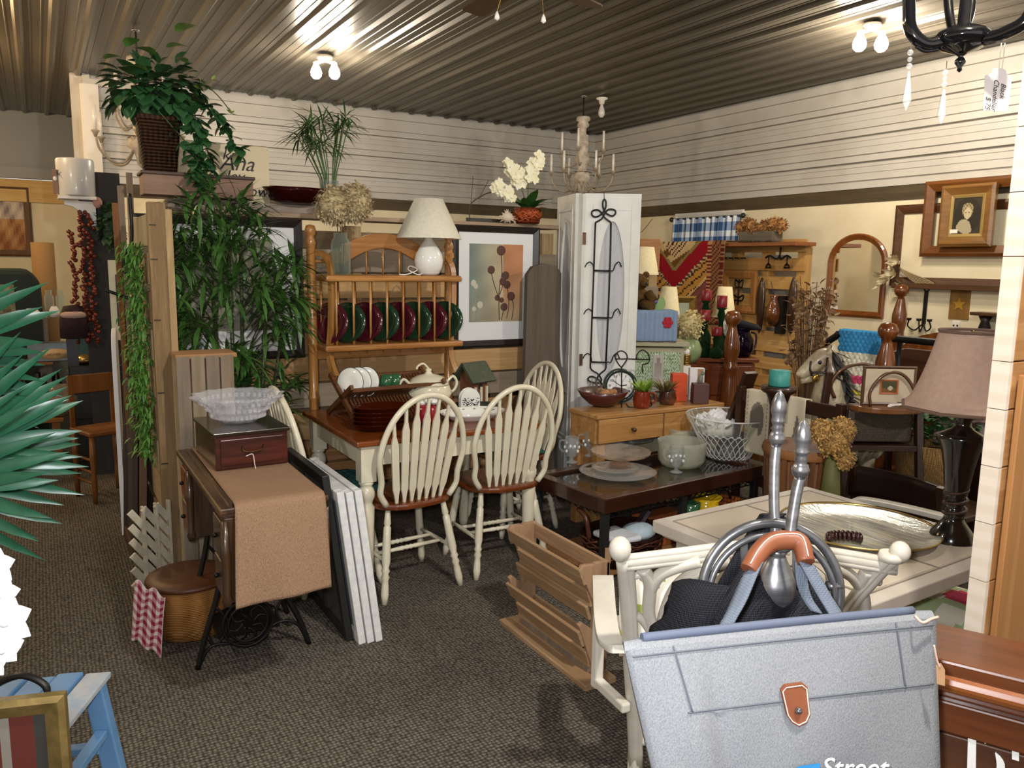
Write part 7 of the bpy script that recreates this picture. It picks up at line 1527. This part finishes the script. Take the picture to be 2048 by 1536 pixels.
b=B(); b.tube([p+CU*.004 for p in q],.0085,10); b.tube([p-CU*.006-CF*.004 for p in [sp(1542+126*math.cos(a),1190-128*math.sin(a)) for a in [pi*1.16-k*(pi*1.32)/32 for k in range(33)]]],.006,8); b.build('ring',m_sil2,t)
for (x,y) in ((1412,1205),(1667,1172)): b=B(); p=sp(x,y); b.tube([p-CR*.012,p+CR*.014],.009,8); b.build('ring_clip',m_sil,t)
for x in (1488,1592): B().beam(sp(x,1085,.03),sp(x,1300,.03),.012,.006,up=CF).build('flat_bar',m_sil2,t)
# black bag behind
t=thing('black_bag','black nylon bag slung on the back of the silver stand','bag',atD(1470,1230,1.47)); L0=t.location; m_bk=weave('black_nylon','1c1d22','101116',700,.6,.3)
def bp(px,py,dt=0): return atD(px,py,1.47+dt)-L0
b=B(); 
def bb(u,v):
    x=lerp(1336,1625,u); top=1172+ (18 if u<.12 else 0)+8*math.sin(u*9); y=lerp(top,1420,v); return bp(x,y,-.02-.05*math.sin(pi*u)*math.sin(pi*min(1,v+.15))+.008*math.sin(u*17+v*9))
b.sheet(bb,26,18,.05); b.build('body',m_bk,t)
def ribbon(pts,w,m,name,par,up,th=.004,n=6):
    q=spl(pts,n); b=B(); k_=len(q)-1
    def f(u,v): i=round(v*k_); return q[i]+up[min(i*len(up)//(k_+1),len(up)-1)]*((u-.5)*w)
    b.sheet(f,3,k_,th); return b.build(name,m,par)
ribbon([bp(1548,1030,.0),bp(1535,1040,-.01),bp(1500,1095,-.01),bp(1455,1175,-.01)],.045,m_bk,'strap',t,[CR])
ribbon([bp(1552,1032,.0),bp(1580,1060,0),bp(1605,1120,0),bp(1612,1200,0)],.03,m_bk,'strap',t,[CR])
# grey tote
t=thing('grey_tote_bag','large grey felt tote bag with leather tab hanging on the silver stand','bag',atD(1560,1300,1.22)); L0=t.location
m_felt=mat('grey_felt','8d8f92',.95,c2='74767a',sc_=520,bmp=.25,spec=.1,aniso=(1,1,.6)); m_navy=weave('slate_web','6d7580','59616e',900,.85,.3); m_lea=mat('tan_leather','81492c',.5,c2='733f26',sc_=20); m_st=mat('thread','e0d8cc',.8)
def tdep(u): return lerp(1.13,1.30,u)
def top(u): return (lerp(1250,1872,u), lerp(1302,1236,u)-2*math.sin(pi*u))
def bot(u): return (lerp(1352,1886,u),lerp(1745,1700,u))
def fr(u,v):
    a,c=top(u),bot(u); x=lerp(a[0],c[0],v); y=lerp(a[1],c[1],v); bul=.03*math.sin(pi*u)**.6*math.sin(pi*(.15+.8*v))+.012*math.exp(-((u-.16-.05*v)/.05)**2)*v-.01*math.exp(-((u-.26)/.03)**2)*min(1,v*3)
    return atD(x,y,tdep(u)-bul-.02*v+.006*math.sin(u*14+v*6)*v)-L0
bk=V((CF.x,CF.y,0))*.13
nu,nv=44,26; rows=[]
for j in range(nv+1):
    v=j/nv; f_=[V(fr(i/nu,v)) for i in range(nu+1)]; g=[fr(1-i/nu,v)+bk*(.35+.65*min(1,v*3))*(1-.35*abs(2*(i/nu)-1)**4)-V((0,0,.0)) for i in range(nu+1)]; rows.append(f_+g)
n=len(rows[0]); b=B(); b.add([p for r in rows for p in r],[(j*n+(i+1)%n,j*n+i,(j+1)*n+i,(j+1)*n+(i+1)%n) for j in range(nv) for i in range(n)]+[tuple(nv*n+i for i in range(n))],True); b.build('body',m_felt,t)
b=B(); b.sheet(lambda u,v:fr(u,0).lerp(fr(u,0)+bk*.35*(1-.35*abs(2*u-1)**4),v)+V((0,0,-.004+.010*math.sin(pi*v))),40,6); b.build('top_gusset',m_felt,t)
zp=[fr(.06+.88*k/30,0)+bk*.14+V((0,0,.008)) for k in range(31)]; b=B(); b.tube(zp,.007,8); b.build('zipper_welt',mat('slate_piping','555d70',.7),t)
def seam(pts,name='seam'): b=B(); b.tube([fr(u,v)-CF*.002 for u,v in pts],.0014,5); b.build(name,mat('seam_dark','5d6069',.9),t)
seam([(lerp(.16,.985,k/20),.30-.02*k/20) for k in range(21)]); seam([(.155+.02*k/10,.3*k/10) for k in range(11)]); seam([(.87+.02*k/10,.29*k/10) for k in range(11)]); seam([(.02+.97*k/24,.028) for k in range(25)])
def tabp(x,y,d=.0): 
    P=None; best=None
    for i in range(35,75):
        for j in range(10,66):
            u,v=i/100,j/100; w_=fr(u,v)+L0; d_=w_-EYE; dd=d_.dot(CF); qx=1024+FPX*d_.dot(CR)/dd; qy=768-FPX*d_.dot(CU)/dd; e_=(qx-x)**2+(qy-y)**2
            if best is None or e_<best: best=e_; P=w_
    return (EYE+ray(x,y)*((P-EYE).dot(CF)-.006-d))-L0
P_=[(1562,1380),(1570,1371),(1605,1366),(1615,1374),(1621,1430),(1614,1446),(1598,1454),(1584,1446),(1574,1432)]
b=B(); vs=[tabp(*q) for q in P_]; b.add(vs+[p+CF*.007 for p in vs],[tuple(range(9))[::-1],tuple(range(9,18))]+[(i,(i+1)%9,9+(i+1)%9,9+i) for i in range(9)]); b.build('leather_tab',m_lea,t)
c=V((0,0,0)); 
for p in vs: c+=p/9
B().tube([c+(p-c)*.9-CF*.001 for p in vs],.0008,4,closed=True).build('stitching',m_st,t); B().ball(tabp(1597,1422,.003),.0055).build('rivet',mat('rivet_steel','8a8a8e',.2,.9),t)
sw=text('lettering','Street',.040,mat('print_white','f0f1f4',.6),t,tabp(1640,1553,.006),shear=.25)
sw.rotation_euler=Matrix(((CR.x,CU.x,-CF.x),(CR.y,CU.y,-CF.y),(CR.z,CU.z,-CF.z))).to_euler()
vs=[tabp(x,y,.002) for x,y in ((1560,1560),(1598,1533),(1640,1527),(1640,1560))]; b=B(); b.add(vs,[(0,1,2,3)][::1]); b.add([p+CF*.001 for p in vs],[(3,2,1,0)]); b.build('blue_print',mat('print_blue','2f86c4',.6),t)
# handles
hk=atD(1577,1090,1.335)-L0
def rp(px,py,tt): return atD(px,py,tt)-L0
ribbon([rp(1447,1258,1.22),rp(1470,1215,1.24),rp(1492,1165,1.28),rp(1508,1132,1.30)],.036,m_navy,'handle_strap',t,[CR*.85+CU*.5])
ribbon([rp(1612,1128,1.31),rp(1632,1165,1.30),rp(1655,1205,1.29),rp(1676,1238,1.27)],.030,m_navy,'handle_strap',t,[CR*.9-CU*.3])
ribbon([rp(1600,1126,1.33),rp(1603,1165,1.33),rp(1615,1200,1.33),rp(1632,1226,1.32)],.022,m_navy,'handle_strap',t,[CR*.9-CU*.3])
q=spl([rp(1497,1140,1.30),rp(1516,1108,1.315),rp(1540,1086,1.33),rp(1572,1080,1.335),rp(1600,1086,1.33),rp(1612,1125,1.31)],8); b=B(); b.tube(q,[.0145+.002*math.sin(pi*i/len(q)) for i in range(len(q))],12); b.build('leather_grip',m_lea,t)
b=B(); b.tube([p+CU*.013-CF*.011 for p in q],.0009,4); b.build('stitching',m_st,t)
B().tube(spl([rp(1830,1232,1.27),rp(1845,1245,1.26),rp(1862,1238,1.27),rp(1876,1234,1.28)],5),.0025,5).build('cord_end',mat('pink_string','c9a596',.8),t); b=B(); b.tube(spl([rp(1868,1290,1.25),rp(1874,1320,1.25),rp(1880,1335,1.25)],5),.0015,5); b.build('tag_string',mat('pink_string','c9a596',.8),t)
vs=[rp(1872,1330,1.25),rp(1882,1326,1.25),rp(1890,1340,1.25),rp(1890,1372,1.25),rp(1874,1368,1.25)]; b=B(); b.add(vs+[p+CF*.001 for p in vs],[(4,3,2,1,0),(5,6,7,8,9)]); b.build('paper_tag',mat('kraft_tag','a37f5c',.8),t)
# ================= hanging from the ceiling =================
m_chw=mat('distressed_white','cbbfae',.6,c2='9c8f7c',sc_=18); m_chg=mat('distressed_arm','a89a86',.55,c2='8a7c68',sc_=20)
def chandelier(hook,px,f,label,py):
    """py maps feature heights (photo rows on the hook's vertical) ; f = metres per row there"""
    t=thing('chandelier',label,'chandelier',hook); z=lambda y: (hook.z-(hook.z-zat(hook,px,py[0])))-hook.z-(y-0)*f
    b=B(); b.tube([(0,0,0),(0,0,z(0))],.004,5); 
    for k in range(10): b.tube([(.008*math.cos(a*1.05),.002,z(0)*k/10-.01+.012*math.sin(a*1.05)) for a in range(6)],.002,4,closed=True)
    b.build('chain',m_iron,t); B().lathe([(.03,-.0),(.03,-.006),(.008,-.014)],n=12).build('ceiling_hook',mat('silver_stem','b8b4b4',.25,.9),t)
    col=[(2,0),(10,2),(11,8),(7,12),(9,16),(9,20),(5,24),(5,32),(9,48),(10,56),(6,64),(9,72),(12,84),(8,94),(7,104),(12,112),(14,122),(8,130),(6,136),(5,146),(2,150),(0,152)]
    B().lathe([(r*f*1.3,z(y)) for r,y in col[::-1]],n=18).build('column',m_chw,t)
    for tier,(na,R,yh,yc,yd,hc) in enumerate(((6,62,112,108,146,34),(4,42,84,66,98,36))):
        for k in range(na):
            a=2*pi*k/na+.35+tier*.4; c,s=math.cos(a),math.sin(a); P=lambda r,y:(r*f*c,r*f*s,z(y))
            b=B(); b.tube(spl([P(6,yh),P(R*.35,yd-4),P(R*.65,yd),P(R*.92,yd-14),P(R,yc+6)],5),.0085,6); ar=b.build('arm',m_chg,t)
            B().lathe([(.008,z(yc+8)),(.02,z(yc+2)),(.03,z(yc)),(.028,z(yc-1))],(R*f*c,R*f*s,0),12).build('candle_cup',m_chg,ar); B().tube([P(R,yc),P(R,yc-hc)],.012,8).build('candle_sleeve',m_porc,ar)
    b=B()
    for k in range(8): a=k*.785; b.leaf((.04*math.cos(a),.04*math.sin(a),z(112)),(math.cos(a),math.sin(a),.8),.08,.05,.6); 0
    b.build('leaf_collar',m_chg,t); return t
H1=atZ(1168,192,ZC+.02); chandelier(H1,1168,8.05/FPX*.99,'distressed white two-tier candle chandelier hanging in the back corner',(232,))
H2=atZ(271,60,ZC+.02); chandelier(H2,275,6.0/FPX*1.42,'distressed white two-tier candle chandelier hanging behind the ivy planter',(112,))
# ceiling fan
P=atZ(1062,-50,2.86); t=thing('ceiling_fan','brown-bladed ceiling fan with two white pull-chain drops','fan',P); m_fan=wood('fan_blade','5f4020','4a3018',0,.4)
B().lathe([(.03,.36),(.03,.1),(.1,.08),(.11,0),(.05,-.04),(0,-.045)],n=20).build('motor',mat('fan_bronze','3c2c1c',.4,.5),t)
tp1=atZ(943,26,2.86)-P; tp2=atZ(1188,14,2.86)-P; a1=math.atan2(tp1.y,tp1.x); a2=math.atan2(tp2.y,tp2.x); da=(a2-a1)
for k in range(5):
    a=a1+k*da if abs(abs(da)-1.2566)<.35 else a1+k*math.copysign(1.2566,da); Lb=max(tp1.length,.5) if k!=1 else tp2.length
    if k>1: Lb=.6
    bl=B().at((0,0,0),math.radians(8),0,a).prism([(.12,-.05),(Lb-.03,-.065),(Lb,-.05),(Lb,.05),(Lb-.03,.065),(.12,.05)],-.004,.004,'xy').build('blade',m_fan,t)
for (px,py) in ((994,32),(1087,38)):
    p=atD(px,py,(P-EYE).dot(CF)+.02)-P; b=B(); b.tube([(p.x*.75,p.y*.75,-.03),(p.x,p.y,p.z+.02)],.0015,4); b.build('pull_chain',mat('brass','a08040',.3,.9),t); B().lathe([(0,-.02),(.012,-.012),(.01,.004),(.003,.02),(0,.022)],tuple(p),10).build('pull_drop',m_porc,t)
# black chandelier close by
TB=1.5; P=atD(1925,75,TB); t=thing('black_chandelier','glossy black chandelier with crystal drops and price tag at top right','chandelier',P); k_=TB/FPX; m_bc=mat('gloss_black','0c0c0f',.1,coat=.6)
def kp_(px,py,dt=0): return atD(px,py,TB+dt)-P
B().lathe([(r*k_,-(y-75)*k_) for r,y in ((0,142),(5,138),(4,132),(10,124),(10,118),(4,112),(12,106),(38,96),(52,84),(54,74),(46,64),(28,56),(12,50),(10,-40))],n=28).build('hub',m_bc,t)
for pts,r in (([(1885,82,0),(1850,88,0),(1822,60,0),(1818,10,0),(1816,-60,0)],13),([(1968,78,-.03),(2010,66,-.06),(2060,30,-.09),(2075,-60,-.1)],13),([(1930,60,.06),(1942,20,.08),(1945,-60,.1)],9),([(1905,62,.04),(1898,20,.06),(1892,-60,.08)],9)):
    q=spl([kp_(*p) for p in pts],6); B().tube(q,r*k_,10).build('arm',m_bc,t)
B().tube(spl([kp_(1880,98),kp_(1850,102),kp_(1832,92)],5),4*k_,8).build('lower_scroll',m_bc,t)
m_cry=glass('crystal_drop','ffffff',.28,.02)
for pts in (((1822,86),(1812,222)),((1892,128),(1882,248))):
    (x0,y0),(x1,y1)=pts; b=B(); L_=y1-y0
    for f,r in ((.14,6),(.24,5),(.34,6)): p=kp_(lerp(x0,x1,f),lerp(y0,y1,f)); b.ball(p,r*k_,1,1,1,8,5)
    p0=kp_(lerp(x0,x1,.42),lerp(y0,y1,.42)); p1=kp_(x1,y1); b.tube([p0,p0.lerp(p1,.3),p0.lerp(p1,.75),p1],[2*k_,5*k_,8*k_,1*k_],6)
    d=b.build('crystal_drop',m_cry,t); B().tube([kp_(x0+2,y0-6),kp_(x0,y0+14)],.0008,4).build('wire_hook',mat('silver_stem','b8b4b4',.25,.9),d)
vs=[kp_(*q) for q in ((1970,151),(1984,146),(1986,138),(1998,135),(2012,140),(2014,148),(2024,152),(2016,222),(1967,221))]; b=B(); b.add(vs+[p+CF*.001 for p in vs],[tuple(range(9))[::-1],tuple(range(9,18))]); tg=b.build('price_tag',mat('tag_pink','d9cdc8',.8),t)
RM=Matrix(((CR.x,CU.x,-CF.x),(CR.y,CU.y,-CF.y),(CR.z,CU.z,-CF.z)))@Matrix.Rotation(-pi/2-.1,3,'Z')
for s,(x,y) in (('Black',(2003,166)),('Chandelier',(1989,158)),('$ 75',(1973,192))):
    o=text('lettering',s,.0135,m_ink,t,kp_(x,y,-.002),rot=RM.to_euler(),shear=.3,ext=.0002)
B().tube([kp_(1997,140),kp_(2003,86),kp_(2010,86),kp_(2004,140)],.0009,4).build('tag_string',mat('string','d8d0c0',.8),t)
